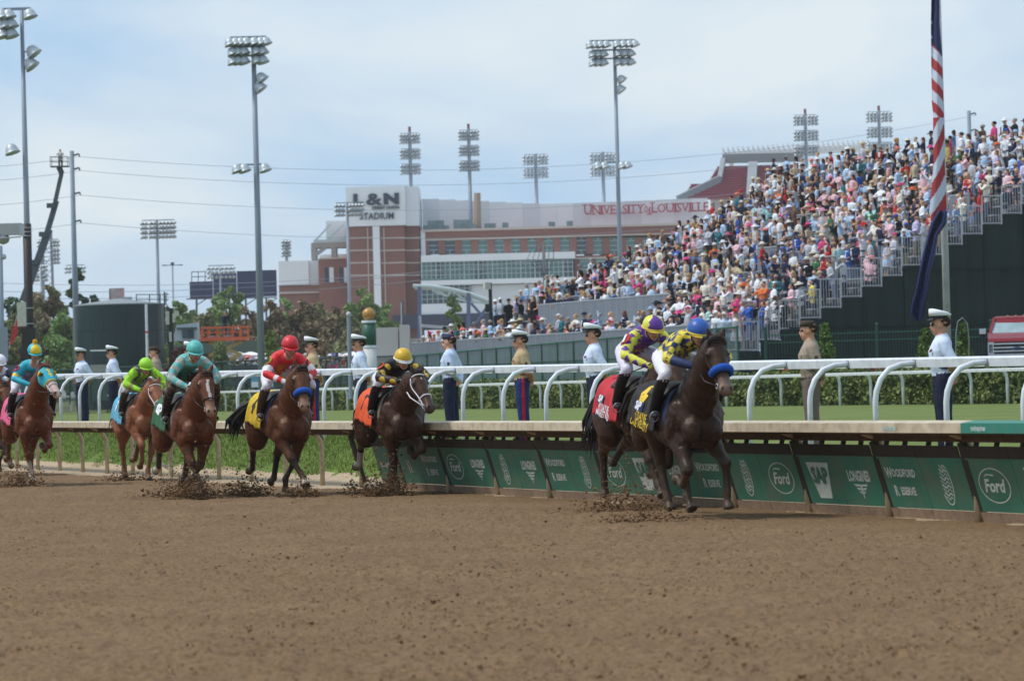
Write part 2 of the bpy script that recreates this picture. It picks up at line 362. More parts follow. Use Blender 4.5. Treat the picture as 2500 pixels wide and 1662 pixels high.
# ================================================================== cream track rail
CREAM = mat('cream_vinyl', srgb(196, 182, 156), .55, var=.1, scale=3, dirt=srgb(130, 104, 78), dirtamt=.55, bump=.1)
CREAMP = mat('cream_post', srgb(190, 172, 140), .5, var=.1, scale=4, dirt=srgb(110, 86, 62), dirtamt=.6)
DARKBEAM = mat('stained_beam', srgb(92, 68, 46), .8, var=.25, scale=4, dirt=srgb(48, 38, 30), dirtamt=.6)
TEAL = mat('teal_paint', srgb(38, 122, 104), .5, var=.08, dirt=srgb(110, 100, 80), dirtamt=.3)
TEALW = mat('faded_white_print', srgb(170, 190, 180), .6, var=.1)
BOARDGREEN = mat('board_green', srgb(54, 114, 92), .6, var=.16, scale=1.4, dirt=srgb(112, 104, 84), dirtamt=.5)
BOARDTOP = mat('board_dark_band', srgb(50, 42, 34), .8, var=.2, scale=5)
TAN = mat('tan_kickboard', srgb(142, 120, 98), .85, var=.15, scale=4, dirt=srgb(110, 84, 62), dirtamt=.6, bump=.2)
LOGO = mat('board_print', srgb(204, 208, 198), .7, var=.1, dirt=srgb(96, 116, 96), dirtamt=.35, scale=6)
rail = thing('track_rail', 'long cream safety rail on curved posts along the dirt track', 'rail', T(0, 0)[:])
DP = 2.17; RU0 = 21.45 - DP*14 - .6; RU1 = RU0 + DP*40
def cover_profile(mb, u0, u1):
    prof = [(-.46, .97), (-.46, 1.075), (-.30, 1.10), (-.02, 1.085), (.02, 1.04), (-.02, 1.0), (-.30, 1.0), (-.43, .965)]
    a = T(u0, 0); mb.prism(prof, a, EN, (0, 0, 1), EU, u1 - u0)
useg = np.arange(RU0, RU1, DP * 2)
tealu = 1.2                                             # the cover is teal from here towards the camera
for i, a in enumerate(useg):
    mb = MB(); cover_profile(mb, a + .004, a + DP*2 - .004)
    seg = mb.build('rail_cover', TEAL if a + DP < tealu else CREAM, rail, world=True)
    if a + DP < tealu:
        seg['label'] = 'teal painted length of rail cover'
mb = MB(); mb.box((0, 0, 0), (1, 1, 1)); 
mb = MB(); mb.bar(T(RU0, -.12, .93), T(RU1, -.12, .93), .10, .13); mb.bar(T(RU0, -.3, .955), T(RU1, -.3, .955), .2, .02)
mb.build('rail_beam', DARKBEAM, rail, world=True)
mb = MB()                                               # one post, shared by all
pth = [EN*.02 + Vector((0, 0, -.05)), EN*.02 + Vector((0, 0, .5)), EN*.02 + Vector((0, 0, .68)), EN*-.01 + Vector((0, 0, .78)), EN*-.07 + Vector((0, 0, .86)), EN*-.16 + Vector((0, 0, .92)), EN*-.3 + Vector((0, 0, .965))]
mb.tube(pth, [.042, .042, .042, .042, .042, .042, .04], 10)
pme = mb.mesh('post', CREAMP, smooth=True)
mb = MB(); mb.prism([(-.40, .96), (-.10, .96), (.05, .80), (.02, .70), (-.06, .82)], EU*-.02, EN, (0, 0, 1), EU, .04)
bme = mb.mesh('bracket', DARKBEAM)
PU = [RU0 + DP * i + .6 for i in range(int((RU1 - RU0) / DP))]
for a in PU:
    o = link('post', pme, rail); o.location = (EU * a)[:]
    o = link('bracket', bme, rail); o.location = (EU * a)[:]
# slanted braces on the gate section of the rail
for a in (33.4,):
    mb = MB(); mb.tube([T(a, .06, .62), T(a + 2.6, .35, .62)], .035, 8); mb.tube([T(a, .1, .06), T(a + 2.2, .2, .34)], .035, 8); mb.tube([T(a+.35, .05, 0), T(a+.35, .05, .95)], .05, 8)
    mb.build('gate_brace', CREAMP, rail, world=True)
# sponsor boards hung under the near half of the rail
U_END = 22.0
def feather(w, h):                                       # a leaf-like emblem in an upright oval
    mb = MB(); pts = [(math.cos(t)*w, math.sin(t)*h) for t in np.linspace(-2.6, 1.2, 24)]
    def strip(p, wd):
        for a, b in zip(p[:-1], p[1:]):
            d = np.array(b) - np.array(a); nrm = np.array((-d[1], d[0])); nrm = nrm / (np.linalg.norm(nrm) + 1e-9) * wd / 2
            a_, b_ = np.array(a), np.array(b); mb.add([(*(a_+nrm), 0), (*(a_-nrm), 0), (*(b_-nrm), 0), (*(b_+nrm), 0)], [(0, 1, 2, 3)])
    strip(pts, .014)
    for k in range(9):
        y = h * (.85 - k * .19); x = w * math.sqrt(max(0, 1 - (y/h)**2))
        strip([(-x*.75, y + .02), (-x*.1, y - .03), (x*.3, y + .015), (x*.75, y - .02)], .02 if k % 2 else .012)
    return mb
def oval(w, h, wd, n=36):
    mb = MB(); v = []; 
    for t in np.linspace(0, 2*np.pi, n, endpoint=False): v += [(math.cos(t)*w, math.sin(t)*h, 0), (math.cos(t)*(w-wd), math.sin(t)*(h-wd), 0)]
    mb.add(v, [(2*i, 2*((i+1) % n), 2*((i+1) % n)+1, 2*i+1) for i in range(n)]); return mb
def script_ford():
    mb = MB(); place_text(mb, text_mesh('Ford', .2, .006, sx=.95), (0, -.01, 0), (1, .0, 0), (.22, 1.15, 0)); o = oval(.28, .225, .014); mb.add(o.v[0], o.f)
    mb.add([(-.17, .1, 0), (-.1, .15, 0), (.03, .14, 0), (.02, .122, 0), (-.1, .128, 0)], [(0, 1, 2, 3, 4)]); return mb
def longines():
    mb = MB(); place_text(mb, text_mesh('LONGINES', .13, .006, sx=.74), (0, .06, 0), (1, 0, 0), (0, 1.5, 0))
    for dy, w, in ((-.06, .15), (-.11, .11), (-.16, .07)):
        for s in (-1, 1): mb.add([(s*.02, dy+.012, 0), (s*w, dy+.02, 0), (s*(w-.03), dy-.012, 0), (s*.02, dy-.018, 0)], [(0, 1, 2, 3) if s > 0 else (3, 2, 1, 0)])
    mb.add([(-.018, -.05, 0), (.018, -.05, 0), (.006, -.24, 0), (-.006, -.24, 0)], [(0, 3, 2, 1)]); return mb
def woodford():
    mb = MB()
    for t, y in (('OODFORD', .12), ('ESERVE', -.12)):
        place_text(mb, text_mesh(t, .115, .004, sx=.8), (.05, y, 0), (1, 0, 0), (0, 1.25, 0))
        place_text(mb, text_mesh('W' if t[0] == 'O' else 'R', .155, .004, sx=.8), (-.245 if t[0] == 'O' else -.185, y, 0), (1, 0, 0), (0, 1.25, 0))
    return mb
def sap():
    mb = MB(); mb.add([(-.24, .24, -.002), (.24, .24, -.002), (.13, -.26, -.002), (-.13, -.26, -.002)], [(3, 2, 1, 0)])
    place_text(mb, text_mesh('SAP', .26, .012, sx=.78), (0, .05, 0), (1, 0, 0), (0, 1.15, 0), mi=1); return mb
def corporate(t): 
    mb = MB(); place_text(mb, text_mesh(t, .13, .005, sx=.85), (0, 0, 0), (1, 0, 0), (0, 1.2, 0)); return mb
def twinlines():
    mb = MB()
    for s in (-.04, .04): mb.add([(s-.01-.04, .1, 0), (s+.01-.04, .1, 0), (s+.02, -.14, 0), (s+.0, -.14, 0)], [(0, 3, 2, 1)])
    return mb
EMB = {'ford': script_ford(), 'longines': longines(), 'woodford': woodford(), 'feather': feather(.11, .27), 'sap': sap(), 'brand': corporate('twinspires'), 'lines': twinlines()}
seq = [('brand', 'brand'), ('lines', 'woodford'), ('ford', 'longines'), ('feather', 'longines'), ('woodford', 'feather'), ('ford', 'sap'), ('longines', 'woodford'), ('feather', 'ford'), ('sap', 'longines'), ('woodford', 'feather'), ('ford', 'sap'), ('longines', 'woodford'), ('feather', 'ford')]
boards = thing('sponsor_boards', 'green sponsor boards with pale lettering hung below the cream rail', 'boards', T(U_END, 0)[:])
slope = (EN * .30 + Vector((0, 0, -1))).normalized()
posts_near = sorted([a for a in PU if a < U_END], reverse=True)
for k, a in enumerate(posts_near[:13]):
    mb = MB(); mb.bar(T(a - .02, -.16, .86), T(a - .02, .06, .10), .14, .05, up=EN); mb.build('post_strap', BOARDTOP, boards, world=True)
    # a bay runs from post a (far) to post a-DP (near); seen left to right
    gap0, gap1 = a - .03, a - DP + .05
    names = seq[k % len(seq)]; halves = 2
    for hI in range(halves):
        if k == 0 and hI == 0: continue
        w = (gap0 - gap1) / halves; ua = gap0 - hI * w; ub_ = ua - w + .012
        skew = .10                                       # boards hang with a slight lean along the rail
        top = lambda uu, zz: T(uu, -.17 + (.80 - zz) * .30, zz)
        mb = MB(); th = EN * .015
        def slab(mb, z1, z0, off):
            a0, a1, b1, b0 = top(ua, z1), top(ub_, z1), top(ub_ - .0, z0), top(ua - .0, z0)
            o_ = EN * off; vv = [a0+o_, a1+o_, b1+o_, b0+o_, a0+o_+th, a1+o_+th, b1+o_+th, b0+o_+th]
            mb.add(vv, [(3, 2, 1, 0), (4, 5, 6, 7), (0, 1, 5, 4), (1, 2, 6, 5), (2, 3, 7, 6), (3, 0, 4, 7)])
        slab(mb, .70, .125, 0); bd = mb.build('board', BOARDGREEN, boards, world=True)
        mb = MB(); slab(mb, .825, .695, -.012); mb.build('top_band', BOARDTOP, bd, world=True)
        mb = MB(); slab(mb, .12, -.03, -.01); mb.build('kickboard', TAN, bd, world=True)
        for q in (.3, .75):
            mb = MB(); uq_ = ua + (ub_ - ua) * q; mb.bar(T(uq_, -.16, .81), T(uq_, -.14, .9), .03, .05); mb.build('hook', BOARDTOP, bd, world=True)
        nm = names[hI] if names[hI] else ('feather' if hI else 'woodford')
        e = EMB[nm]; ctr = top((ua + ub_) / 2, .41); mb = MB()
        ex = -EU * .78 if nm != 'brand' else -EU * .9; ey = -slope * .95; nrm = np.array(ex.cross(ey).normalized())
        o3 = np.array(ctr) + nrm * .004
        for vv in [np.concatenate(e.v)]:
            pts = o3 + vv[:, :1] * np.array(ex) * 1.6 + vv[:, 1:2] * np.array(ey) * .92 + vv[:, 2:3] * nrm + (np.array(e.mi).any()) * 0
            mb.add(pts, e.f); mb.mi = list(e.mi)
            if nm == 'sap':                                # lettering sits above its plate
                nplate = 4; pts2 = pts.copy(); pts2[nplate:] += nrm * .004; mb.v[-1] = pts2
        mb.build('emblem', [LOGO, BOARDGREEN], bd, world=True)['kind'] = 'stuff'
mb = MB()
for k, u0 in enumerate(np.arange(-6.5, 1.0, 1.05)):
    if k % 2: place_text(mb, text_mesh('twinspires', .08, .003), T(u0, -.463, 1.02), -EU, (0, 0, 1), .003)
mb.build('rail_print', TEALW, rail, world=True)

# ================================================================== white turf rails
WHITE = mat('white_vinyl', srgb(222, 226, 232), .4, var=.07, scale=3, dirt=srgb(150, 138, 122), dirtamt=.3)
GREYCLAMP = mat('grey_clamp', srgb(150, 152, 156), .5, var=.1)
def turf_rail(nm, label, n_post, reach, u0, u1, sp, hgt, rad, railh, flip=1, zf=None, sub=True):
    t = thing(nm, label, 'rail', T(u0, n_post, 0)[:])
    E = EN * flip; zc = lambda u, n: float(turf_z(u, n)) if zf is None else zf
    us = np.arange(u0, u1, sp)
    nrail = n_post + reach * flip
    mb = MB()
    pth = [Vector((0, 0, -.2)), Vector((0, 0, hgt*.62)), E*(reach*.03) + Vector((0, 0, hgt*.72)), E*(reach*.13) + Vector((0, 0, hgt*.84)), E*(reach*.32) + Vector((0, 0, hgt*.94)), E*(reach*.6) + Vector((0, 0, hgt*.985)), E*reach + Vector((0, 0, hgt))]
    mb.tube(pth, rad, 10 if sub else 7); pm = mb.mesh('post', WHITE, smooth=True)
    mb = MB(); mb.box(E*(reach - .02) + Vector((0, 0, hgt - .01)), (.09, .10, .10), rot=math.atan2(EU.y, EU.x)); cm = mb.mesh('clamp', GREYCLAMP)
    seg = 3
    for i, u in enumerate(us):
        z = zc(u, n_post); o = link('post', pm, t); o.location = (T(u, n_post, z) - T(u0, n_post, 0))[:]
        if sub: c = link('clamp', cm, o)
    for i in range(0, len(us) - 1, seg):
        ua, ub_ = us[i], us[min(i+seg, len(us)-1)]; mb = MB()
        if ub_ - ua < .1: continue
        p0, p1 = T(ua, nrail, zc(ua, n_post) + hgt), T(ub_, nrail, zc(ub_, n_post) + hgt); e = (p1 - p0).normalized() * .004
        prof = [(-.05, -railh*.5), (-.065, railh*.35), (-.05, railh*.5), (.05, railh*.56), (.065, railh*.45), (.05, -railh*.5)]
        a = [np.array(p0 + e + EN*q[0] + Vector((0, 0, q[1]))) for q in prof]; b = [np.array(p1 - e + EN*q[0] + Vector((0, 0, q[1]))) for q in prof]; n = len(prof)
        mb.add(a + b, [tuple(range(n)), tuple(range(2*n-1, n-1, -1))] + [(k, k+n, (k+1) % n+n, (k+1) % n) for k in range(n)])
        mb.build('rail_bar', WHITE, t, world=True)
    return t
turf_rail('turf_rail', 'near white running rail with curved posts in front of the uniformed men', 2.25, .62, -3.08, 66, 1.99, 1.24, .037, .12)
turf_rail('turf_rail', 'far white running rail in front of the clipped hedge', 38.6, .3, 60, 230, 2.6, 1.12, .055, .10, flip=-1, zf=.6, sub=False)
# ================================================================== trees, hedge, shrubs
def hexc(*a): return np.array(srgb(*a))
LEAF = mat('leaf', attr='Col', rough=.75, var=.15, scale=.8, spec=.2, sub=0)
BARK = mat('bark', srgb(84, 74, 64), .9, var=.25, scale=3, bump=.4)
def leaf_cards(pts, size, c1, c2, r, tone=None):
    k = len(pts); a = r.normal(size=(k, 3)); a /= np.linalg.norm(a, axis=1)[:, None]; b = r.normal(size=(k, 3)); b -= a * (a*b).sum(1)[:, None]; b /= np.linalg.norm(b, axis=1)[:, None]
    s = size * r.uniform(.55, 1.3, (k, 1)); nrm = np.cross(a, b)
    v = np.stack([pts - a*s, pts + b*s*.55 + nrm*s*.18, pts + a*s, pts - b*s*.55 + nrm*s*.18], 1).reshape(-1, 3)
    t = r.random((k, 1)) if tone is None else np.clip(tone[:, None] + r.normal(0, .22, (k, 1)), 0, 1)
    c = np.repeat(np.asarray(c1)*(1-t) + np.asarray(c2)*t, 4, 0)
    mb = MB(); i = np.arange(k)*4; q = np.stack([i, i+1, i+2, i+3], 1); mb.add(v, [tuple(x) for x in q], col=c); return mb
def make_tree(name, label, px, ytop, width, d, c1, c2, zbase=1.6, n=3200, size=.26, seed=0, cat='tree', tall=None, skirt=.25, group=None):
    r = np.random.default_rng(seed + 100); s = F / d
    top = P(px, ytop, d).z; base = G(px, d, zbase); H = top - zbase; W = width / s / 2
    t = thing(name, label, cat, base[:], 0, group)
    mb = MB(); tr = max(.1, H * .022); p = [Vector((0, 0, -.2)), Vector((.05*W, 0, H*.25)), Vector((-.05*W, .05*W, H*.55)), Vector((0, 0, H*.85))]
    mb.tube(p, [tr, tr*.8, tr*.5, tr*.15], 7)
    blobs = []
    nb = 30
    for i in range(nb):
        z = H * (skirt + (1 - skirt) * (i + .5) / nb); rel = (z/H - skirt) / (1 - skirt)
        prof = math.sin(math.pi * min(1, rel*.85 + .15)) ** .6 if tall is None else max(.12, (1 - rel) ** tall)
        a = r.uniform(0, 2*math.pi); rad = W * prof
        c = np.array((math.cos(a)*rad*.62, math.sin(a)*rad*.62, z)); br = max(.3, rad*r.uniform(.26, .46))
        blobs.append((c, br))
        if i % 2 == 0: mb.tube([(0, 0, max(.3, z - H*.18)), tuple(c*np.array((.5, .5, 1)) - np.array((0, 0, H*.05))), tuple(c)], [tr*.4, tr*.25, tr*.08], 5)
    mb.build('trunk', BARK, t, smooth=True)
    wts = np.array([b[1]**2 for b in blobs]); wts /= wts.sum(); ch = r.choice(len(blobs), n, p=wts)
    dirs = r.normal(size=(n, 3)); dirs /= np.linalg.norm(dirs, axis=1)[:, None]
    C = np.array([b[0] for b in blobs])[ch]; Rr = np.array([b[1] for b in blobs])[ch]
    pts = C + dirs * (Rr * r.uniform(.55, 1.08, n) ** .6)[:, None] * np.array((1, 1, .8))
    bt = r.uniform(.15, .85, len(blobs))
    leaf_cards(pts, size, c1, c2, r, bt[ch]).build('crown', LEAF, t, colors=True)
    return t
GR1, GR2 = hexc(88, 114, 66), hexc(152, 174, 110)
BR1, BR2 = hexc(98, 86, 68), hexc(156, 138, 110)
DK1, DK2 = hexc(46, 64, 44), hexc(94, 116, 78)
OL1, OL2 = hexc(102, 108, 74), hexc(152, 156, 112)
trees = [
 ('deciduous_tree', 'dark green tree at the edge behind the grey camera post', 8, 690, 120, 300, DK1, DK2, 3000, None),
 ('deciduous_tree', 'broad olive brown tree behind the boom lift', 118, 700, 150, 290, OL1, BR2, 4200, None),
 ('deciduous_tree', 'tall dark green tree behind the utility pole', 195, 655, 100, 330, DK1, DK2, 3600, .55),
 ('deciduous_tree', 'low dark green tree beside the green tank', 232, 722, 70, 330, DK1, DK2, 1800, None),
 ('deciduous_tree', 'bright green tree just behind the left edge of the green tank', 165, 760, 100, 285, GR1, GR2, 2600, None),
 ('deciduous_tree', 'leafy green tree in front of the dark blue billboard', 565, 700, 120, 330, GR1, GR2, 3800, None),
 ('deciduous_tree', 'light green tree right of the green tank', 440, 738, 90, 320, GR1, GR2, 2800, None),
 ('deciduous_tree', 'russet green tree behind the orange lift', 510, 765, 110, 300, BR1, OL2, 2600, None),
 ('deciduous_tree', 'brown leaved tree behind the second tall lamp pole', 660, 738, 110, 300, BR1, BR2, 3600, None),
 ('deciduous_tree', 'wide brown leaved tree behind the rider in red', 745, 735, 130, 300, BR1, BR2, 4000, None),
 ('deciduous_tree', 'dull brown tree beside the gold ball post', 825, 755, 120, 295, BR1, BR2, 3400, None),
 ('deciduous_tree', 'fresh green tree against the brick tower', 890, 705, 120, 340, GR1, GR2, 3600, None),
 ('deciduous_tree', 'small green tree below the brick tower', 950, 745, 60, 330, GR1, GR2, 1500, None),
 ('deciduous_tree', 'slender pale green tree under the arched canopy', 1112, 725, 80, 330, GR1, GR2, 2200, .5),
 ('deciduous_tree', 'olive tree low behind the sailors beside the tank', 55, 745, 110, 240, OL1, OL2, 2400, None),
 ('conifer', 'small green conifer below the orange lift', 540, 842, 60, 225, GR1, OL2, 1600, .8),
 ('shrub', 'dark red leaved shrub behind the teal capped rider', 445, 855, 90, 215, hexc(66, 40, 40), hexc(104, 66, 60), 1800, None),
 ('shrub', 'yellow green bush at the foot of the second lamp pole', 662, 812, 36, 235, hexc(96, 110, 50), hexc(140, 150, 80), 900, None),
 ('deciduous_tree', 'full russet tree between the orange lift and the lamp pole', 605, 752, 110, 310, BR1, BR2, 3000, None),
 ('deciduous_tree', 'pale green tree rising behind the brown trees', 700, 728, 90, 345, GR1, GR2, 2600, None),
 ('deciduous_tree', 'rounded olive tree between the brown trees and the brick tower', 790, 742, 110, 320, OL1, OL2, 3000, None),
 ('deciduous_tree', 'low russet tree left of the gold ball post', 855, 772, 90, 285, BR1, OL2, 2400, None),
 ('deciduous_tree', 'olive tree filling the gap left of the green tank', 95, 730, 120, 310, OL1, OL2, 3000, None),
 ('deciduous_tree', 'light green tree directly right of the tank ladder', 415, 752, 80, 345, GR1, OL2, 2200, None),
 ('deciduous_tree', 'hazy green tree between tank and orange lift', 480, 760, 80, 360, GR1, OL2, 2000, None),
 ('deciduous_tree', 'hazy green tree behind the tank rails', 300, 775, 150, 380, OL1, GR2, 2400, None),
]
for i, (nm, lb, px, yt, w, d, c1, c2, n, tall) in enumerate(trees):
    make_tree(nm, lb, px, yt, w*(1.2 if d > 250 else 1), d, c1, c2, n=int(n*2.2), seed=i, size=.2 if d > 260 else .14, tall=tall, skirt=.12, cat='shrub' if nm == 'shrub' else 'tree', zbase=1.6)
# clipped hedge behind the far rail, in stretches
def hedge(u0, u1, label, seed):
    r = np.random.default_rng(seed); t = thing('hedge', label, 'hedge', T((u0+u1)/2, 40.2, .6)[:], 0, 'clipped hedge behind the far rail'); L_ = u1 - u0
    k = int(L_ * 620); u = r.uniform(u0, u1, k); face = r.random(k)
    n = np.where(face < .62, 39.3 + r.normal(0, .09, k), r.uniform(39.3, 41.0, k)); z = np.where(face < .62, r.uniform(.02, 1.08, k) ** .9, 1.08 + r.normal(0, .05, k))
    z = z * (1 + .30 * (noise2(u*.8, n*0, 17, 3) - .5) * 2) + .6
    pts = np.array(RA) + u[:, None]*np.array(EU) + n[:, None]*np.array(EN); pts[:, 2] = z
    tone = noise2(u*1.6, z*2.2, 19, 3)*1.5 - .3
    leaf_cards(pts, .10, hexc(56, 74, 38), hexc(142, 152, 88), r, np.clip(tone, 0, 1)).build('foliage', LEAF, t, colors=True, world=True)
    mb = MB(); 
    mb.box(T((u0+u1)/2, 40.2, 1.08), (L_*.98, 1.5, .85), rot=math.atan2(EU.y, EU.x)); mb.build('branches', mat('hedge_inner', srgb(36, 48, 28), .95, var=.4, scale=6), t, world=True)
hs = [(61, 67.4, 'hedge nearest the red truck, beyond the last uniformed man'), (70.6, 84, 'hedge between the two uniformed men on the right of the rails'), (84.2, 100, 'hedge behind the leading dark horse'), (100.2, 122, 'hedge behind the marine and the sailor in mid picture'), (122.2, 150, 'hedge behind the orange clothed horse'), (150.2, 185, 'farthest hedge behind the rider in red')]
for i, (a, b, lb) in enumerate(hs): hedge(a, b, lb, 300 + i)

# infield bank and paving behind the hedge
ns = np.array([41.2, 42, 44, 46, 52]); uu = np.linspace(40, 330, 60); Ug, Ng = np.meshgrid(uu, ns, indexing='ij')
zp = np.interp(Ng, [41.2, 46, 52], [.6, 1.55, 1.62]); xy = np.array(RA)[None, None] + Ug[..., None]*np.array(EU) + Ng[..., None]*np.array(EN)
mb = MB(); mb.add(np.concatenate([xy[..., :2], zp[..., None]], -1).reshape(-1, 3), grid_faces(len(uu), len(ns)))
MULCH = ground_mat('mulch', srgb(70, 62, 54), srgb(92, 108, 62), srgb(58, 52, 46), .4, 5, bump=.5, bs=20)
tag(mb.build('infield_bank', MULCH, smooth=True), kind='structure')
mb = MB(); v = [T(a, b, 1.625)[:] for a in (20, 400, 3500) for b in (51.9, 120, 900, 3500)]; mb.add(v, grid_faces(3, 4))
PAVE = ground_mat('pavement', srgb(150, 142, 128), srgb(164, 156, 142), srgb(138, 130, 116), .2, 3, bump=.2, bs=12)
tag(mb.build('infield_pavement', PAVE), kind='structure')

# climbing shrubs and flowers before the iron fence
def vine(px, d, w, h, label, seed):
    r = np.random.default_rng(seed); b = G(px, d, 1.5); t = thing('climbing_shrub', label, 'shrub', b[:]); k = 900
    z = r.uniform(0, h, k); rad = w/2 * (1 - (z/h)**1.6*.75) * (.75 + .5*noise2(z*3, z*0, seed, 2)); a = r.uniform(0, 2*np.pi, k); q = r.uniform(.5, 1, k)
    pts = np.stack([np.cos(a)*rad*q, np.sin(a)*rad*q, z], 1)
    leaf_cards(pts, .085, hexc(54, 80, 34), hexc(120, 146, 70), r).build('foliage', LEAF, t, colors=True)
    mb = MB(); 
    for s in (-.15, 0, .18): mb.tube([(s, 0, -.1), (s*.8, .05, h*.4), (s*.2, 0, h*.9)], [.025, .02, .008], 5)
    mb.build('stems', BARK, t)
vine(2018, 146, 1.05, 2.25, 'leafy climbing shrub behind the soldier in brown cap', 1)
vine(2262, 142, .95, 1.9, 'leafy climbing shrub left of the last sailor in white cap', 2)
vine(2354, 142, .85, 2.1, 'dark climbing shrub between the last sailor and the red truck', 3)
mb = MB(); hp = P(2345, 830, 140); base = G(2345, 140, 1.5)
mb.tube([P(2333, 890, 140), P(2334, 815, 140), P(2338, 785, 140), P(2350, 775, 140), P(2362, 790, 140), P(2366, 830, 140), P(2366, 885, 140)], .018, 6)
o = mb.build('garden_hoop', mat('pale_wire', srgb(150, 160, 150), .5)); tag(o, 'thin wire garden hoop behind the last sailor', 'hoop')
def flowers(px, d, z, w, c, label, seed, n=160):
    r = np.random.default_rng(seed); b = G(px, d, z); t = thing('flower_clump', label, 'flowers', b[:]); q = r.uniform(0, 1, n)**.5; a = r.uniform(0, 2*np.pi, n)
    pts = np.stack([np.cos(a)*q*w, np.sin(a)*q*w*.5, .28*(1-q*q)+.05+r.uniform(0, .06, n)], 1)
    leaf_cards(pts, .045, np.array(c)*.8, np.array(c), r).build('blossoms', LEAF, t, colors=True)
    pts = np.stack([np.cos(a)*q*w*1.05, np.sin(a)*q*w*.5, .2*(1-q*q)+r.uniform(0, .05, n)], 1)
    leaf_cards(pts, .06, hexc(50, 74, 34), hexc(96, 124, 58), r).build('foliage', LEAF, t, colors=True)
for i, (px, z, w, c, lb) in enumerate([(1920, 1.63, .45, (200, 80, 30), 'orange flower clump left of the soldier'), (2042, 1.63, .3, (190, 70, 34), 'small orange flower clump right of the soldier'), (2092, 1.66, .55, (214, 110, 40), 'large orange flower clump midway between soldier and sailor'), (2145, 1.63, .4, (180, 60, 50), 'red orange flower clump nearer the last sailor'), (2213, 1.4, .2, (230, 180, 30), 'yellow flower clump at the rail left of the last sailor'), (2272, 1.0, .5, (200, 50, 60), 'crimson flower clump low in the hedge gap'), (2155, 1.3, .4, (220, 220, 214), 'white flower clump low above the hedge')]):
    flowers(px, 141, z, w, hexc(*c), lb, 60 + i)

# ================================================================== fences
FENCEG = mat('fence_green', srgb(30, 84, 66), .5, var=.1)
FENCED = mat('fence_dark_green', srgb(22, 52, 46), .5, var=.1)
def fence_line(name, label, pts, tops, bots, sp, postr, panelmat, postmat, group=None, screen_gap=.06, toprail=.05):
    """posts and mesh panels along a line of world points"""
    t = thing(name, label, 'fence', (pts[0].x, pts[0].y, bots[0]), 0, group)
    L_ = (pts[1] - pts[0]).length; n = max(1, int(L_ / sp)); q = lambda i: pts[0].lerp(pts[1], i / n)
    zt = lambda i: tops[0] + (tops[1]-tops[0]) * i / n; zb = lambda i: bots[0] + (bots[1]-bots[0]) * i / n
    for i in range(n + 1):
        p = q(i); mb = MB(); mb.tube([(p.x, p.y, zb(i) - .2), (p.x, p.y, zt(i) + .06)], postr, 6); mb.build('post', postmat, t, world=True)
    mb = MB(); a, b = q(0), q(n); mb.tube([(a.x, a.y, tops[0]), (b.x, b.y, tops[1])], toprail, 6); mb.build('top_rail', postmat, t, world=True)
    if panelmat:
        off = Vector((EN.x, EN.y, 0)) * .05
        for i in range(n):
            a, b = q(i) + off, q(i+1) + off; mb = MB()
            mb.quad((a.x, a.y, zb(i)), (b.x, b.y, zb(i+1)), (b.x, b.y, zt(i+1) - screen_gap), (a.x, a.y, zt(i) - screen_gap)); mb.build('mesh_panel', panelmat, t, world=True)
    return t
def mesh_mat(name, col, open_, scale):
    M = bpy.data.materials.new(name); M.use_nodes = True; n = M.node_tree.nodes; l = M.node_tree.links; b = n['Principled BSDF']
    b.inputs['Base Color'].default_value = (*col, 1); b.inputs['Roughness'].default_value = .7
    nz = n.new('ShaderNodeTexNoise'); nz.inputs['Scale'].default_value = scale; t = n.new('ShaderNodeTexCoord'); l.new(t.outputs['Object'], nz.inputs['Vector'])
    mr = n.new('ShaderNodeMapRange'); mr.inputs[1].default_value = .3; mr.inputs[2].default_value = .7; mr.inputs[3].default_value = 1 - open_ - .08; mr.inputs[4].default_value = 1 - open_ + .08
    l.new(nz.outputs['Fac'], mr.inputs[0]); l.new(mr.outputs[0], b.inputs['Alpha']); return M
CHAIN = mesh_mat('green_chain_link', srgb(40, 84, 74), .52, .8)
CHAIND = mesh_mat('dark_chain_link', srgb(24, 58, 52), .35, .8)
# in front of the stand: lines given by the pixels of their top ends
def fline(name, label, pa, da, pb, db, za, zb, sp, pr, pm, postm, **k):
    a, b = P(*pa, da), P(*pb, db); return fence_line(name, label, [Vector((a.x, a.y, 0)), Vector((b.x, b.y, 0))], [a.z, b.z], [za, zb], sp, pr, pm, postm, **k)
fline('chain_link_fence', 'tall green chain link fence below the front of the grandstand', (1800, 798), 156, (1010, 868), 196, 1.4, 1.4, 2.05, .05, CHAIN, FENCEG)
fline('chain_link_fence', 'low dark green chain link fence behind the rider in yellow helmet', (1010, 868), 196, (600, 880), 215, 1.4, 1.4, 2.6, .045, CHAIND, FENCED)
fline('chain_link_fence', 'dark green chain link fence behind the sailors by the tank', (598, 881), 215, (120, 905), 235, 1.4, 1.4, 2.6, .045, CHAIND, FENCED)
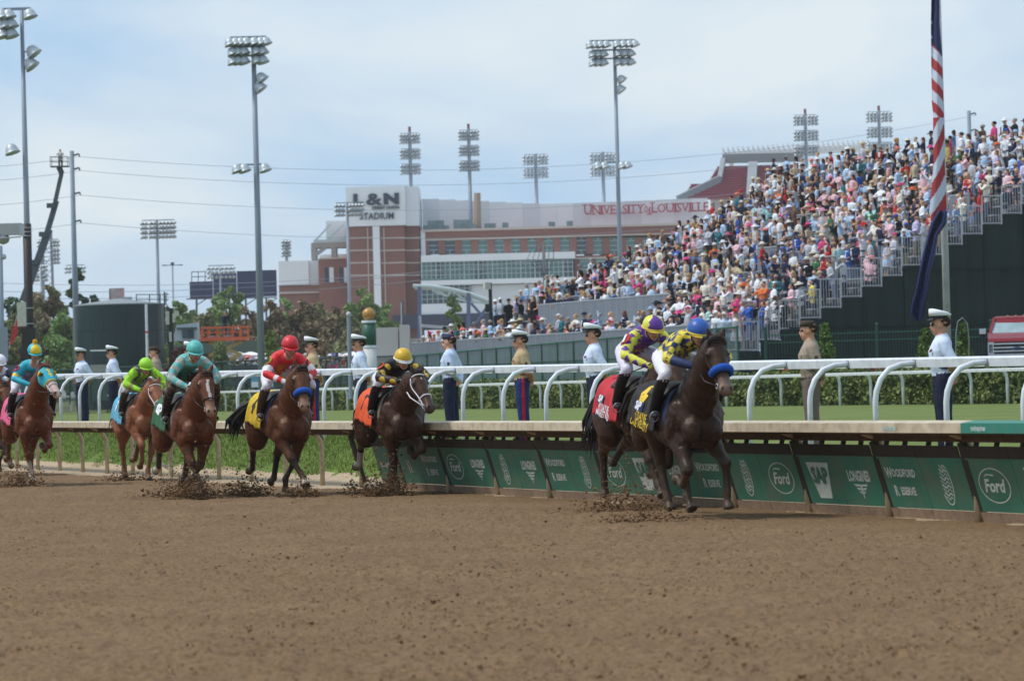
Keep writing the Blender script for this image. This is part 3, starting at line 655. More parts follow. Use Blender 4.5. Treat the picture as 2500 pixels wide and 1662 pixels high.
# iron picket fence
def picket(pa, da, pb, db):
    a, b = P(*pa, da), P(*pb, db); t = thing('picket_fence', 'dark green iron picket fence below the green screened stand end', 'fence', (a.x, a.y, 1.5))
    L_ = math.hypot(b.x-a.x, b.y-a.y); n = int(L_ / 2.0); zt = a.z
    for i in range(n + 1):
        p = a.lerp(b, i / n); mb = MB(); mb.box((p.x, p.y, (zt+.12+1.3)/2), (.09, .09, zt+.12-1.3)); po = mb.build('post', FENCEG, t, world=True)
        mb = MB(); mb.ell((p.x, p.y, zt + .19), (.06, .06, .09), sub=1); mb.build('finial', FENCEG, po, world=True)
    for zz in (zt - .12, zt - .42, 1.62):
        mb = MB(); mb.bar((a.x, a.y, zz), (b.x, b.y, zz), .04, .04); mb.build('cross_rail', FENCEG, t, world=True)
    m_ = int(L_ / .125); mb = MB()
    for i in range(m_): p = a.lerp(b, (i + .5) / m_); mb.box((p.x, p.y, (zt + 1.45) / 2), (.025, .025, zt - 1.45))
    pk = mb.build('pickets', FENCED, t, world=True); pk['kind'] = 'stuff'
picket((1868, 812), 150, (2560, 800), 146)
# ================================================================== grandstand
C0 = P(1800, 788, 165); C0z = C0.z; C0 = Vector((C0.x, C0.y, 0))
RUN, RISE, FL0, NROW, TLEN = 1.03, .463, 2.93, 22, 46.0
def S(t, s, z): return C0 + EU * t + EN * s + Vector((0, 0, z))
GALV = mat('galvanised', srgb(176, 180, 186), .45, .3, var=.08)
GREYP = mat('grey_slats', srgb(146, 152, 162), .6, var=.28, scale=.8, stretch=(14, 14, .6))
DECK = mat('deck', srgb(104, 106, 112), .7, var=.15)
SCREEN = mat('dark_green_screen', srgb(17, 36, 35), .85, var=.16, scale=.7, bump=.5, bscale=1.4)
stand = thing('grandstand', 'temporary aluminium grandstand with dark green screened end and stepped railings', 'grandstand', C0[:])
for i in range(NROW):
    mb = MB(); z = FL0 + RISE * i; t0 = 0
    mb.bar(S(0, RUN*(i+.5), z - .04), S(TLEN, RUN*(i+.5), z - .04), RUN, .08); mb.bar(S(0, RUN*i + .02, z - .25), S(TLEN, RUN*i + .02, z - .25), .02, RISE - .06)
    mb.build('row_deck', DECK, stand, world=True)
    if i % 1 == 0 and i > 1:
        mb = MB(); mb.bar(S(.2, RUN*(i+.75), z + .42), S(TLEN - .2, RUN*(i+.75), z + .42), .26, .05); mb.build('bench', GALV, stand, world=True)
# front parapet of upright panels, and the upper parapet
def parapet(t0, t1, s, ztop, h, w=1.25):
    n = int((t1 - t0) / w)
    for i in range(n):
        a, b = t0 + (t1-t0)*i/n + .01, t0 + (t1-t0)*(i+1)/n - .01; mb = MB(); mb.bar(S(a, s, ztop - h/2), S(b, s, ztop - h/2), .05, h)
        k = int((b - a) / .11)
        for j in range(k): mb.bar(S(a + (b-a)*(j+.3)/k, s - .035, ztop - h/2), S(a + (b-a)*(j+.75)/k, s - .035, ztop - h/2), .02, h - .02)
        mb.build('parapet_panel', GREYP, stand, world=True)
    mb = MB(); mb.bar(S(t0, s - .01, ztop + .03), S(t1, s - .01, ztop + .03), .10, .06); mb.build('cap_rail', GALV, stand, world=True)
parapet(4.6, TLEN, -.05, C0z, 1.35)
parapet(17.0, 36.5, RUN*4 - .05, FL0 + RISE*4 + 1.2, 1.75)
for (t0, t1, row) in ((16.2, 18.6, 9), (9.0, 11.0, 11), (3.2, 5.2, 13)): parapet(t0, t1, RUN*row, FL0 + RISE*row + 1.1, 1.5, 1.0)
# guard rails
def railing(p0, p1, h, name='railing', sp=.125, drop=.0):
    mb = MB(); q0, q1 = Vector(p0), Vector(p1); up = Vector((0, 0, h)); e = (q1 - q0)
    mb.bar(q0 + up, q1 + up, .05, .05); mb.bar(q0 + Vector((0, 0, .06)), q1 + Vector((0, 0, .06)), .04, .04); n = max(2, int(e.length / sp))
    mb.bar(q0, q0 + up, .05, .05); mb.bar(q1, q1 + up, .05, .05)
    for i in range(1, n): p = q0 + e * (i / n); mb.bar(p + Vector((0, 0, .06)), p + up, .02, .02)
    return mb.build(name, GALV, stand, world=True)
for i in range(NROW):
    z = FL0 + RISE * i; railing(S(-.04, RUN*i, z - .02), S(-.04, RUN*(i+1) - .06, z - .02), 1.32)
railing(S(0, -.05, FL0), S(2.3, -.05, FL0), 1.3); railing(S(2.3, -.05, FL0), S(4.6, -.05, FL0), 1.3)
for (t0, t1, row) in ((14.8, 17, 4), (13, 14.5, 6), (11.5, 14, 8), (6, 8, 9), (19, 21, 11), (22, 24.6, 9), (20.5, 23, 13), (5, 8, 7), (27, 30, 6), (33, 36, 5)):
    railing(S(t0, RUN*row + .1, FL0 + RISE*row), S(t1, RUN*row + .1, FL0 + RISE*row), 1.15)
# dark screen on the end, hung in widths
for i in range(0, NROW, 2):
    mb = MB(); k = 10; cols = []
    for j in range(k + 1):
        s = RUN * (i + 2 * j / k); row = min(i + 1, i + int(2 * j / k + 1e-6) if j < k else i + 1); off = -.10 - .05 * math.sin(j * 1.3 + i) - .03 * math.sin(j * 3.1)
        cols.append((s, row, off))
    for (s0, r0, o0), (s1, r1, o1) in zip(cols[:-1], cols[1:]):
        row = i + (0 if s1 <= RUN*(i+1) + 1e-6 else 1); zt = FL0 + RISE*row - .03; zs = [zt, zt*.66+.4, zt*.33 + .6, 1.0]
        for za, zb_ in zip(zs[:-1], zs[1:]): mb.quad(S(o0, s0, za)[:], S(o1, s1, za)[:], S(o1 * 1.2, s1, zb_)[:], S(o0 * 1.2, s0, zb_)[:])
    mb.build('screen_cloth', SCREEN, stand, world=True)
for zz in (6.45, 3.9):
    s0 = max(0, (zz - FL0) / RISE * RUN + .3); mb = MB(); mb.bar(S(-.2, s0, zz), S(-.2, RUN*NROW, zz - .05), .05, .05); mb.build('screen_seam', mat('screen_seam', srgb(14, 28, 27), .9), stand, world=True)
mb = MB(); mb.quad(S(0, -.02, 2.9)[:], S(TLEN, -.02, 2.9)[:], S(TLEN, -.02, .9)[:], S(0, -.02, .9)[:]); mb.build('front_skirt', mat('front_skirt', srgb(96, 112, 112), .8, var=.15, scale=.6), stand, world=True)
mb = MB(); mb.bar(S(TLEN, 0, 2), S(TLEN, RUN*NROW, 2), .05, 2); mb.bar(S(0, RUN*NROW, 6), S(TLEN, RUN*NROW, 6), .05, 10); mb.build('rear_frame', SCREEN, stand, world=True)
for k in range(0, 10):
    mb = MB(); mb.tube([S(k*5 + .3, RUN*NROW + .05, 1), S(k*5 + .3, RUN*NROW + .05, FL0 + RISE*NROW + .6)], .05, 6); mb.build('scaffold_post', GALV, stand, world=True)
mb = MB(); t_ = stand; p = S(30, -.2, C0z - .3); mb.ell(S(38.5, -.25, C0z - .45), (.22, .14, .5)); 
o = mb.build('draped_jacket', mat('black_cloth', srgb(22, 22, 26), .9, var=.3, bump=.5, bscale=6), smooth=True); tag(o, 'black jacket hung over the front parapet near its far end', 'jacket')

# ================================================================== crowd
SKIN = mat('skin', srgb(206, 156, 128), .55, var=.08, scale=9, spec=.3)
GARM = mat('garment', ocol=True, rough=.85, var=.10, scale=5, spec=.15, bump=.25, bscale=9)
SHIRTW = mat('white_shirt', srgb(216, 218, 224), .8, var=.05)
def rand_ramp(name, cols, rough=.85):
    M = bpy.data.materials.new(name); M.use_nodes = True; n = M.node_tree.nodes; l = M.node_tree.links; oi = n.new('ShaderNodeObjectInfo'); r_ = n.new('ShaderNodeValToRGB')
    r_.color_ramp.interpolation = 'CONSTANT'; e = r_.color_ramp.elements
    for i, c in enumerate(cols):
        q = e[i] if i < 2 else e.new(i / len(cols)); q.position = i / len(cols); q.color = (*c, 1)
    l.new(oi.outputs['Random'], r_.inputs[0]); l.new(r_.outputs[0], n['Principled BSDF'].inputs['Base Color']); n['Principled BSDF'].inputs['Roughness'].default_value = rough; return M
TROU = rand_ramp('trousers', [srgb(40, 44, 60), srgb(120, 110, 94), srgb(56, 56, 62), srgb(150, 150, 152), srgb(64, 76, 102), srgb(30, 30, 34), srgb(110, 122, 146)])
SKINR = rand_ramp('skin_tones', [srgb(214, 166, 140), srgb(196, 146, 118), srgb(222, 178, 152), srgb(150, 104, 80), srgb(208, 158, 130), srgb(96, 66, 52), srgb(216, 170, 146)], .55)
def person_prims(kind, low=False):
    """tags: 0 garment, 1 skin, 2 trousers, 3 shirt front"""
    mb = MB(); n = 6 if low else 10
    # facing -Y (towards the track)
    if kind == 'dress':
        mb.loft([(0, 0, .45), (0, 0, .75), (0, 0, 1.02), (0, 0, 1.22), (0, 0, 1.4), (0, .01, 1.47)], [(.27, 0, 0), (.23, 0, 0), (.145, 0, 0), (.165, 0, 0), (.175, 0, 0), (.06, 0, 0)], [(0, .22, 0), (0, .18, 0), (0, .11, 0), (0, .13, 0), (0, .11, 0), (0, .06, 0)], n, tag=0)
        for s in (-1, 1): mb.tube([(s*.09, 0, .02), (s*.09, 0, .5)], [.05, .06], n, tag=1, round_=not low)
        slv = 1
    else:
        mb.loft([(0, 0, .84), (0, 0, 1.0), (0, -.01, 1.2), (0, 0, 1.38), (0, .01, 1.47)], [(.18, 0, 0), (.17, 0, 0), (.19, 0, 0), (.205, 0, 0), (.07, 0, 0)], [(0, .13, 0), (0, .12, 0), (0, .135, 0), (0, .115, 0), (0, .06, 0)], n, tag=0)
        for s in (-1, 1): mb.tube([(s*.10, 0, .04), (s*.10, 0, .48), (s*.095, 0, .88)], [.07, .08, .1], n, tag=2, round_=not low)
        for s in (-1, 1): mb.ell((s*.10, -.06, .04), (.05, .13, .045), sub=1, tag=2)
        if kind == 'suit': mb.loft([(0, -.128, .98), (0, -.142, 1.2), (0, -.112, 1.40)], [(.015, 0, 0), (.045, 0, 0), (.06, 0, 0)], [(0, .015, 0)]*3, 6, tag=3)
        slv = 0
    arms = {'suit': [((.21, 0, 1.38), (.27, .03, 1.1), (.1, -.2, 1.02)), ((-.21, 0, 1.38), (-.27, .03, 1.1), (-.09, -.2, 1.0))],
            'shirt': [((.21, 0, 1.38), (.26, .0, 1.1), (.25, -.05, .86)), ((-.21, 0, 1.38), (-.27, -.06, 1.12), (-.15, -.25, 1.05))],
            'photo': [((.21, 0, 1.38), (.26, -.2, 1.2), (.06, -.27, 1.5)), ((-.21, 0, 1.38), (-.26, -.18, 1.18), (-.06, -.27, 1.48))],
            'lean': [((.21, 0, 1.38), (.25, -.2, 1.16), (.12, -.42, 1.1)), ((-.21, 0, 1.38), (-.25, -.2, 1.16), (-.12, -.42, 1.1))],
            'cheer': [((.21, 0, 1.38), (.3, -.08, 1.6), (.2, -.1, 1.85)), ((-.21, 0, 1.38), (-.26, 0, 1.1), (-.2, -.12, .9))],
            'dress': [((.19, 0, 1.36), (.24, 0, 1.1), (.13, -.17, 1.0)), ((-.19, 0, 1.36), (-.25, 0, 1.1), (-.12, -.17, 1.0))]}[kind]
    for sh, el, ha in arms:
        mb.tube([sh, el], [.062, .05], n, tag=slv, round_=not low); mb.tube([el, tuple(np.array(el)*.15 + np.array(ha)*.85)], [.048, .036], n, tag=slv if kind != 'shirt' else 1, round_=not low)
        mb.ell(ha, (.045, .045, .05), sub=1, tag=1)
    mb.tube([(0, .015, 1.42), (0, -.01, 1.56)], [.058, .055], n, tag=1); mb.ell((0, -.015, 1.635), (.078, .095, .118), sub=1 if low else 2, tag=1)
    if not low:
        mb.ell((0, -.11, 1.615), (.016, .022, .026), sub=1, tag=1)
        for s in (-1, 1): mb.ell((s*.08, 0, 1.63), (.014, .02, .03), sub=1, tag=1)
    return mb
PKINDS = ['suit', 'shirt', 'photo', 'lean', 'cheer', 'dress']
PMESH = {}
for kd_ in PKINDS:
    mb = person_prims(kd_); v, f, idx = remeshed(mb, .026, 2); tg = mb.arrays()[2][idx]
    m2 = MB(); m2.add(v, f); me = m2.mesh('person', [GARM, SKINR, TROU, SHIRTW], smooth=True)
    me.polygons.foreach_set('material_index', [int(tg[q[0]]) for q in f]); PMESH[kd_] = me
def hat_mb(kind):
    mb = MB(); z = 1.70
    if kind == 'fedora':
        mb.loft([(0, -.01, z-.012), (0, -.01, z+.005)], [(.165, 0, 0), (.16, 0, 0)], [(0, .185, 0), (0, .18, 0)], 14)
        mb.loft([(0, -.01, z), (0, -.01, z+.07), (0, -.01, z+.105)], [(.088, 0, 0), (.08, 0, 0), (.055, 0, 0)], [(0, .104, 0), (0, .095, 0), (0, .07, 0)], 12)
    elif kind == 'wide':
        mb.loft([(0, 0, z-.02), (0, 0, z+.0), (0, 0, z+.02)], [(.20, 0, 0), (.21, 0, 0), (.16, 0, 0)], [(0, .21, .03), (0, .22, .03), (0, .16, .02)], 16)
        mb.loft([(0, 0, z), (0, 0, z+.08), (0, 0, z+.12)], [(.1, 0, 0), (.088, 0, 0), (.05, 0, 0)], [(0, .108, 0), (0, .095, 0), (0, .06, 0)], 12)
    elif kind == 'fasc':
        mb.loft([(.04, -.02, z+.0), (.05, -.02, z+.03)], [(.10, 0, .03), (.09, 0, .03)], [(0, .1, 0), (0, .09, 0)], 10)
        r_ = np.random.default_rng(3)
        for k in range(9):
            a = r_.uniform(0, 6.28); e = np.array((.05 + math.cos(a)*.17, -.02 + math.sin(a)*.13, z + r_.uniform(.08, .26))); mb.tube([(.05, -.02, z+.02), tuple((e + np.array((.05, -.02, z+.1)))/2), tuple(e)], [.012, .035, .01], 5)
    else:
        mb.ell((0, -.01, z), (.09, .105, .085), sub=1); mb.loft([(0, -.09, z-.005), (0, -.17, z-.02)], [(.075, 0, 0), (.055, 0, 0)], [(0, 0, .012), (0, 0, .008)], 8)
    return mb
def hair_mb(kind):
    mb = MB()
    if kind == 'short': mb.ell((0, .014, 1.672), (.085, .096, .095), sub=2)
    else: mb.ell((0, .014, 1.665), (.09, .1, .105), sub=2); mb.loft([(0, .05, 1.66), (0, .06, 1.5), (0, .07, 1.36)], [(.09, 0, 0), (.105, 0, 0), (.06, 0, 0)], [(0, .06, 0), (0, .05, 0), (0, .03, 0)], 10)
    return mb
HATM = mat('hat_fabric', ocol=True, rough=.8, var=.08, scale=8, spec=.2); HAIRM = mat('hair_tone', ocol=True, rough=.6, var=.25, scale=20)
HATME = {k: hat_mb(k).mesh('hat', HATM, smooth=(k != 'fasc')) for k in ('fedora', 'wide', 'fasc', 'cap')}
HAIRME = {k: hair_mb(k).mesh('hair', HAIRM, smooth=True) for k in ('short', 'long')}
GC = [('white', (232, 234, 238), 13), ('pale blue', (178, 204, 232), 12), ('light grey', (184, 188, 196), 5), ('cream', (226, 220, 208), 8), ('beige', (192, 172, 146), 3), ('navy', (38, 46, 72), 15), ('black', (28, 28, 32), 13), ('pale pink', (232, 188, 196), 6), ('hot pink', (214, 70, 128), 2), ('lavender', (192, 182, 216), 4), ('red', (186, 50, 52), 2.2), ('royal blue', (52, 90, 170), 2.5), ('teal', (52, 116, 124), 1.5), ('slate blue', (104, 126, 162), 6), ('orange', (214, 112, 64), 1.2), ('green', (60, 112, 74), 1), ('peach', (228, 192, 172), 1.5), ('brown', (108, 84, 68), 1.5), ('yellow', (216, 202, 110), .8), ('mint', (160, 206, 206), 1.2)]
HC = [('white', (232, 232, 232), 9), ('straw', (208, 192, 158), 3.5), ('pale blue', (168, 196, 224), 2), ('navy', (40, 46, 70), 4), ('black', (26, 26, 30), 4), ('pink', (226, 160, 182), 3), ('hot pink', (220, 70, 134), 2.5), ('orange', (220, 110, 60), 1.6), ('red', (196, 52, 52), 1.4), ('lilac', (178, 158, 208), 1), ('royal blue', (54, 92, 180), 1.4), ('grey', (140, 140, 142), 3), ('cream', (226, 218, 202), 5), ('coral', (226, 128, 118), 1.2)]
HR = [('brown hair', (66, 46, 34)), ('dark hair', (30, 24, 22)), ('blond hair', (176, 140, 90)), ('grey hair', (150, 146, 142)), ('auburn hair', (110, 58, 36))]
r = np.random.default_rng(77); gw = np.array([g[2] for g in GC], float); gw /= gw.sum(); hw = np.array([g[2] for g in HC], float); hw /= hw.sum()
cand = []
for row in range(NROW):
    t = .5 + r.uniform(0, .5); k = 0
    while t < TLEN - .4 - (5.5*math.sin(math.pi*(row-7)/14) if 7 < row < 21 else 0):
        inwalk = t > 17 and row in (2, 3)
        dens = .98 if row > 0 else .72
        if not inwalk and r.random() < (.86 if row < 20 else .7):
            sj = .55 if row > 0 else .38
            if 17 < t < 36.5 and row == 4: sj = .38
            cand.append([row, t, RUN*row + sj + r.uniform(-.12, .12)])
        t += dens * r.uniform(.72, 1.35)
CLEAR = []
ppl = []
for row, t, s in cand:
    z = FL0 + RISE*row; p = S(t, s, z); q = p - CAM; dep = q.dot(FV); px = CX + q.dot(RV)/dep*F; py = CY - q.dot(UV)/dep*F
    if px > 2530 or px < 990: continue
    ppl.append((dep, row, t, p, px, py))
ppl.sort(key=lambda a: a[0])
chosen = ppl[:300]; rest = ppl[300:]
order = {}
for dep, row, t, p, px, py in sorted(chosen, key=lambda a: (a[1], a[2])): order.setdefault(row, []).append(round(t, 4))
ORD = 'first second third fourth fifth sixth seventh eighth ninth tenth eleventh twelfth thirteenth fourteenth fifteenth sixteenth seventeenth eighteenth nineteenth twentieth'.split()
def ordn(i): return ORD[i] if i < 20 else ('twenty-' + ORD[i-20] if i < 29 else 'thirtieth' if i == 29 else 'thirty-' + ORD[i-30] if i < 39 else 'fortieth' if i == 39 else 'forty-' + ORD[i-40] if i < 49 else 'fiftieth' if i == 49 else 'fifty-' + ORD[i-50])
FACE = math.atan2(-EN.y, -EN.x) + math.pi/2     # turn so that -Y looks at the track
def draw(r):
    kd_ = r.choice(PKINDS, p=[.30, .22, .10, .10, .05, .23]); gi = r.choice(len(GC), p=gw); hasHat = r.random() < .46
    hk = r.choice(['wide', 'fasc', 'wide'] if kd_ == 'dress' else ['fedora', 'fedora', 'cap', 'wide']); hi = r.choice(len(HC), p=hw)
    if hk == 'fedora' and hi in (6, 7, 9, 5): hi = 1
    if kd_ == 'suit' and gi in (8, 14, 18): gi = 5
    return kd_, gi, hasHat, hk, hi, r.integers(len(HR)), ('long' if kd_ == 'dress' or r.random() < .25 else 'short')
HN = {'fedora': 'fedora', 'wide': 'wide brimmed hat', 'fasc': 'feathered headpiece', 'cap': 'cap'}
GN = {'suit': 'jacket', 'shirt': 'shirt', 'photo': 'top', 'lean': 'top', 'cheer': 'top', 'dress': 'dress'}
for dep, row, t, p, px, py in chosen:
    kd_, gi, hasHat, hk, hi, hr, hl = draw(r); idx = order[row].index(round(t, 4))
    head = f'{HC[hi][0]} {HN[hk]}' if hasHat else HR[hr][0]
    lab = f'spectator in {GC[gi][0]} {GN[kd_]}, {head}, {ordn(row)} row, {ordn(idx)} from the stepped end railing'
    if len(lab.split()) > 16: lab = f'{GC[gi][0]} {GN[kd_]}, {head}, {ordn(row)} row, {ordn(idx)} from the stepped end railing'
    b = link('person', PMESH[kd_]); b.location = p[:]; b.rotation_euler = (r.normal(0, .06), r.normal(0, .07), FACE + r.normal(-.1, .45)); sc = r.normal(1., .055); b.location.z -= .38*(r.random() < .16 and row > 1); b.scale = (sc * r.uniform(1.05, 1.3), sc * r.uniform(1.05, 1.3), sc)
    b.color = (*srgb(*GC[gi][1]), 1); tag(b, lab, 'person', 'spectators on the near part of the grandstand')
    if not hasHat or kd_ == 'dress': h_ = link('hair', HAIRME[hl], b); h_.color = (*srgb(*HR[hr][1]), 1)
    if hasHat: h_ = link('hat', HATME[hk], b); h_.color = (*srgb(*HC[hi][1]), 1)
# everyone further off: one mass
LOWP = {k: person_prims(k, True) for k in PKINDS}; LOWA = {k: (*LOWP[k].arrays(), LOWP[k].f) for k in PKINDS}
LOWH = {k: (np.concatenate(hat_mb(k).v), hat_mb(k).f) for k in ('fedora', 'wide', 'fasc', 'cap')}; LOWHR = {k: (np.concatenate(hair_mb(k).v), hair_mb(k).f) for k in ('short', 'long')}
TRC = [srgb(40, 44, 60), srgb(120, 110, 94), srgb(56, 56, 62), srgb(140, 142, 146), srgb(30, 30, 34)]; SKC = [srgb(214, 166, 140), srgb(196, 146, 118), srgb(222, 178, 152), srgb(120, 84, 66)]
CROWDM = mat('crowd_cloth', attr='Col', rough=.85, var=.12, scale=4, spec=.15)
def crowd_mass(items, face, r):
    mb = MB()
    for p in items:
        kd_, gi, hasHat, hk, hi, hr, hl = draw(r); v, c, tg, f = LOWA[kd_]; a = face + r.normal(-.1, .45); ca, sa = math.cos(a), math.sin(a); sc = r.normal(1., .055); p = Vector(p) - Vector((0, 0, .38*(r.random() < .16)))
        wd_ = r.uniform(1.05, 1.3); M3 = np.array(((ca*wd_, -sa*wd_, 0), (sa*wd_, ca*wd_, 0), (0, 0, 1))) * sc; pal = np.array([srgb(*GC[gi][1]), SKC[r.integers(4)], TRC[r.integers(5)], srgb(216, 218, 224)])
        mb.add(v @ M3.T + np.array(p), f, col=pal[tg.astype(int)])
        if not hasHat or kd_ == 'dress': v2, f2 = LOWHR[hl]; mb.add(v2 @ M3.T + np.array(p), f2, col=np.array(srgb(*HR[hr][1])))
        if hasHat: v2, f2 = LOWH[hk]; mb.add(v2 @ M3.T + np.array(p), f2, col=np.array(srgb(*HC[hi][1])))
    return mb
mb = crowd_mass([p for dep, row, t, p, px, py in rest], FACE, r)
tag(mb.build('crowd', CROWDM, colors=True), 'mass of hatted spectators filling the far side of the grandstand', 'crowd', kind='stuff')
# ================================================================== football stadium behind the trees
DS = 600.0; PXM = F / DS
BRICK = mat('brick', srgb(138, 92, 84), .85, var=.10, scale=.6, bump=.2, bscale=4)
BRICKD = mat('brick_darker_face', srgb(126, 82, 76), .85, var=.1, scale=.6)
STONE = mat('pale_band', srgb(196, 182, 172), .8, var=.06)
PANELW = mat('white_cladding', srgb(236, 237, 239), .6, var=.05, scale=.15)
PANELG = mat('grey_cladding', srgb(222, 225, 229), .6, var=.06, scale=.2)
CONC = mat('concrete', srgb(150, 146, 142), .8, var=.1, scale=.3)
GLASS = mat('green_glass', srgb(84, 128, 124), .12, var=.25, scale=.35, spec=.6)
GLASSD = mat('dark_glass', srgb(50, 76, 88), .12, var=.25, scale=.4, spec=.6)
MULL = mat('pale_mullion', srgb(186, 200, 200), .5, var=.04)
NAVY = mat('navy_panel', srgb(40, 48, 74), .6, var=.1, scale=.2)
NAVYL = mat('navy_lettering', srgb(44, 58, 82), .6, var=.04)
REDL = mat('red_lettering', srgb(172, 44, 66), .6, var=.04)
stad = thing('stadium_building', 'white and red brick football stadium with large wall lettering', 'building', G(900, DS, 1.6)[:])
def Q(px, py, dy=0.):                             # point on the facade plane, dy metres behind it
    p = P(px, py, DS); return Vector((p.x, p.y + dy, p.z))
def wallbox(name, x0, y0, x1, y1, m_, dy=0., dep=20., parent=None, mi=0):
    """facade block between pixel columns x0..x1 and heights y0 (top) .. y1 (bottom)"""
    a, b = Q((x0 + x1)/2, y0), Q((x0 + x1)/2, y1); xl = Q(x0, (y0+y1)/2).x; xr = Q(x1, (y0+y1)/2).x
    mb = MB(); mb.box(((xl+xr)/2, a.y + dy + dep/2, (a.z+b.z)/2), (xr-xl, dep, a.z-b.z)); return mb.build(name, m_, parent or stad, world=True)
# brick tower with white head
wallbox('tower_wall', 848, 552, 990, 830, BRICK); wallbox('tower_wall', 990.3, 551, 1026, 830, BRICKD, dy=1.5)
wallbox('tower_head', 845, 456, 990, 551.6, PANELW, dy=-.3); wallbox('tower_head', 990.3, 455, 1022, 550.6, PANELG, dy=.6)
wallbox('roof_hatch', 957, 451.5, 994, 456, CONC, dy=4, dep=8)
wallbox('white_strip', 913, 552.5, 930, 830, PANELW, dy=-.35, dep=1)
for y in (581, 611, 641.5, 672, 702, 732, 762):
    for (a, b, dy) in ((848, 912.5, -.12), (930.5, 989.8, -.12)): wallbox('stone_band', a, y - 1.6, b, y + 1.6, STONE, dy=dy, dep=.5)
    wallbox('stone_band', 990.5, y - 2.4, 1026, y + .8, STONE, dy=1.38, dep=.5)
for x in (900, 940): wallbox('downpipe', x - 1.2, 556, x + 1.2, 790, STONE, dy=-.25, dep=.3)
# lower left wings
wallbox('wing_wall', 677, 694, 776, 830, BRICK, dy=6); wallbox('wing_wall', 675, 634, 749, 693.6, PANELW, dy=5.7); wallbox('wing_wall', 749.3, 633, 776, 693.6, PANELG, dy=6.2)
wallbox('stone_band', 677, 709, 850, 713, STONE, dy=5.6, dep=.4)
wallbox('wing_wall', 776.3, 630, 850, 830, BRICK, dy=4); wallbox('wing_cap', 775, 626.5, 850, 630, STONE, dy=3.8)
for x in (790, 826):
    wallbox('window_opening', x, 651, x + 11, 688, NAVY, dy=3.85, dep=.3); wallbox('window_pillar', x + 11.3, 651, x + 22, 688, PANELG, dy=3.7, dep=.5)
wallbox('concrete_beam', 753, 587, 850, 600, CONC, dy=8, dep=5)
for x in (753, 803): wallbox('concrete_column', x, 600, x + 13, 631, CONC, dy=8, dep=4)
wallbox('rear_wall', 768, 612, 848, 628, PANELW, dy=16, dep=2)
mb = MB(); mb.bar(Q(766, 618, 7), Q(790, 600, 7), .6, .6); mb.build('brace', CONC, stad, world=True)
wallbox('stair_panel', 787, 531, 848, 583, PANELG, dy=12, dep=2)
for (a, b) in (((760, 583), (800, 541)), ((790, 583), (835, 538)), ((826, 581), (850, 560))):
    mb = MB(); mb.bar(Q(*a, 10), Q(*b, 10), .3, .3); mb.build('roof_strut', MULL, stad, world=True)
mb = MB(); mb.bar(Q(758, 584, 9), Q(850, 581, 9), .5, .5); mb.build('roof_edge', MULL, stad, world=True)
# long press level
def curve_top(x): return 474 + (x - 1026) * .045 if x < 1340 else 488 - (x - 1340) * .038
for a in range(1026, 1740, 42):
    b = a + 42; wallbox('upper_wall', a + .15, (curve_top(a) + curve_top(b)) / 2, b - .15, 556, PANELW if (a // 42) % 3 else PANELG, dy=14)
wallbox('parapet_strip', 1030, 551, 1700, 556.5, STONE, dy=1.8, dep=1)
for (a, b, y0, y1) in ((1042, 1082, 535, 557), (1106, 1148, 533, 556), (1030, 1042, 547, 557), (1083, 1094, 547, 557), (1150, 1162, 545, 556), (1182, 1210, 542, 553), (1226, 1241, 540, 552), (1340, 1356, 538, 551), (1385, 1400, 536, 549)):
    wallbox('roof_unit', a, y0, b, y1, mat('roof_unit', srgb(120, 142, 146), .6, var=.3, scale=.8), dy=5, dep=4)
mb = MB(); p = Q(1163, 556, 8); tp = Q(1164, 465, 8); mb.loft([p, tp], [(.75, 0, 0), (.55, 0, 0)], [(0, .75, 0), (0, .55, 0)], 8); mb.build('tower_plinth', mat('tan_plinth', srgb(168, 148, 134), .8), stad, world=True)
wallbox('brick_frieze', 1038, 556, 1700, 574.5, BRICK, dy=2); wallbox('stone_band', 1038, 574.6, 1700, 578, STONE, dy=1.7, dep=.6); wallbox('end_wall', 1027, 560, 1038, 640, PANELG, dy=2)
for i, x in enumerate(np.arange(1046, 1700, 40.3)):
    wallbox('brick_pier', x - 17.2 + .2, 578.2, x - .2, 619, BRICK, dy=2)
    w = wallbox('window', x, 578.2, x + 23, 619, GLASSD if i in (0, 1, 9) else GLASS, dy=2.5, dep=2)
    for y in (586, 598, 609): wallbox('glazing_bar', x, y - .7, x + 23, y + .7, MULL, dy=2.35, dep=.2, parent=w)
    wallbox('glazing_bar', x + 11, 578.3, x + 12.3, 586, MULL, dy=2.3, dep=.2, parent=w); wallbox('glazing_bar', x + 11, 609.5, x + 12.3, 618.8, MULL, dy=2.3, dep=.2, parent=w)
wallbox('white_spandrel', 1028, 619.2, 1404, 636, PANELW, dy=-1); wallbox('curtain_wall', 1028, 636, 1400, 681, GLASS, dy=-.5); wallbox('white_spandrel', 1028, 681, 1404, 693, PANELW, dy=-1)
for x in np.arange(1030, 1402, 11.5):
    k = int((x - 1030) / 11.5); wallbox('mullion', x - (1.3 if k % 3 == 0 else .7), 636.2, x + (1.3 if k % 3 == 0 else .7), 680.8, MULL, dy=-.8, dep=.25)
for y in (645, 656, 668): wallbox('transom', 1028, y - .7, 1400, y + .7, MULL, dy=-.72, dep=.2)
for (a, b) in ((1060, 1080), (1160, 1185), (1300, 1340), (1376, 1400)): wallbox('dark_pane', a, 637, b, 680, GLASSD, dy=-.56, dep=.1)
wallbox('lower_glass', 1028, 693.2, 1150, 740, GLASSD, dy=-.4)
for x in np.arange(1030, 1150, 13): wallbox('mullion', x - .7, 693.4, x + .7, 739.8, MULL, dy=-.6, dep=.2)
for y in (705, 718, 729): wallbox('transom', 1028, y - .6, 1150, y + .6, MULL, dy=-.55, dep=.2)
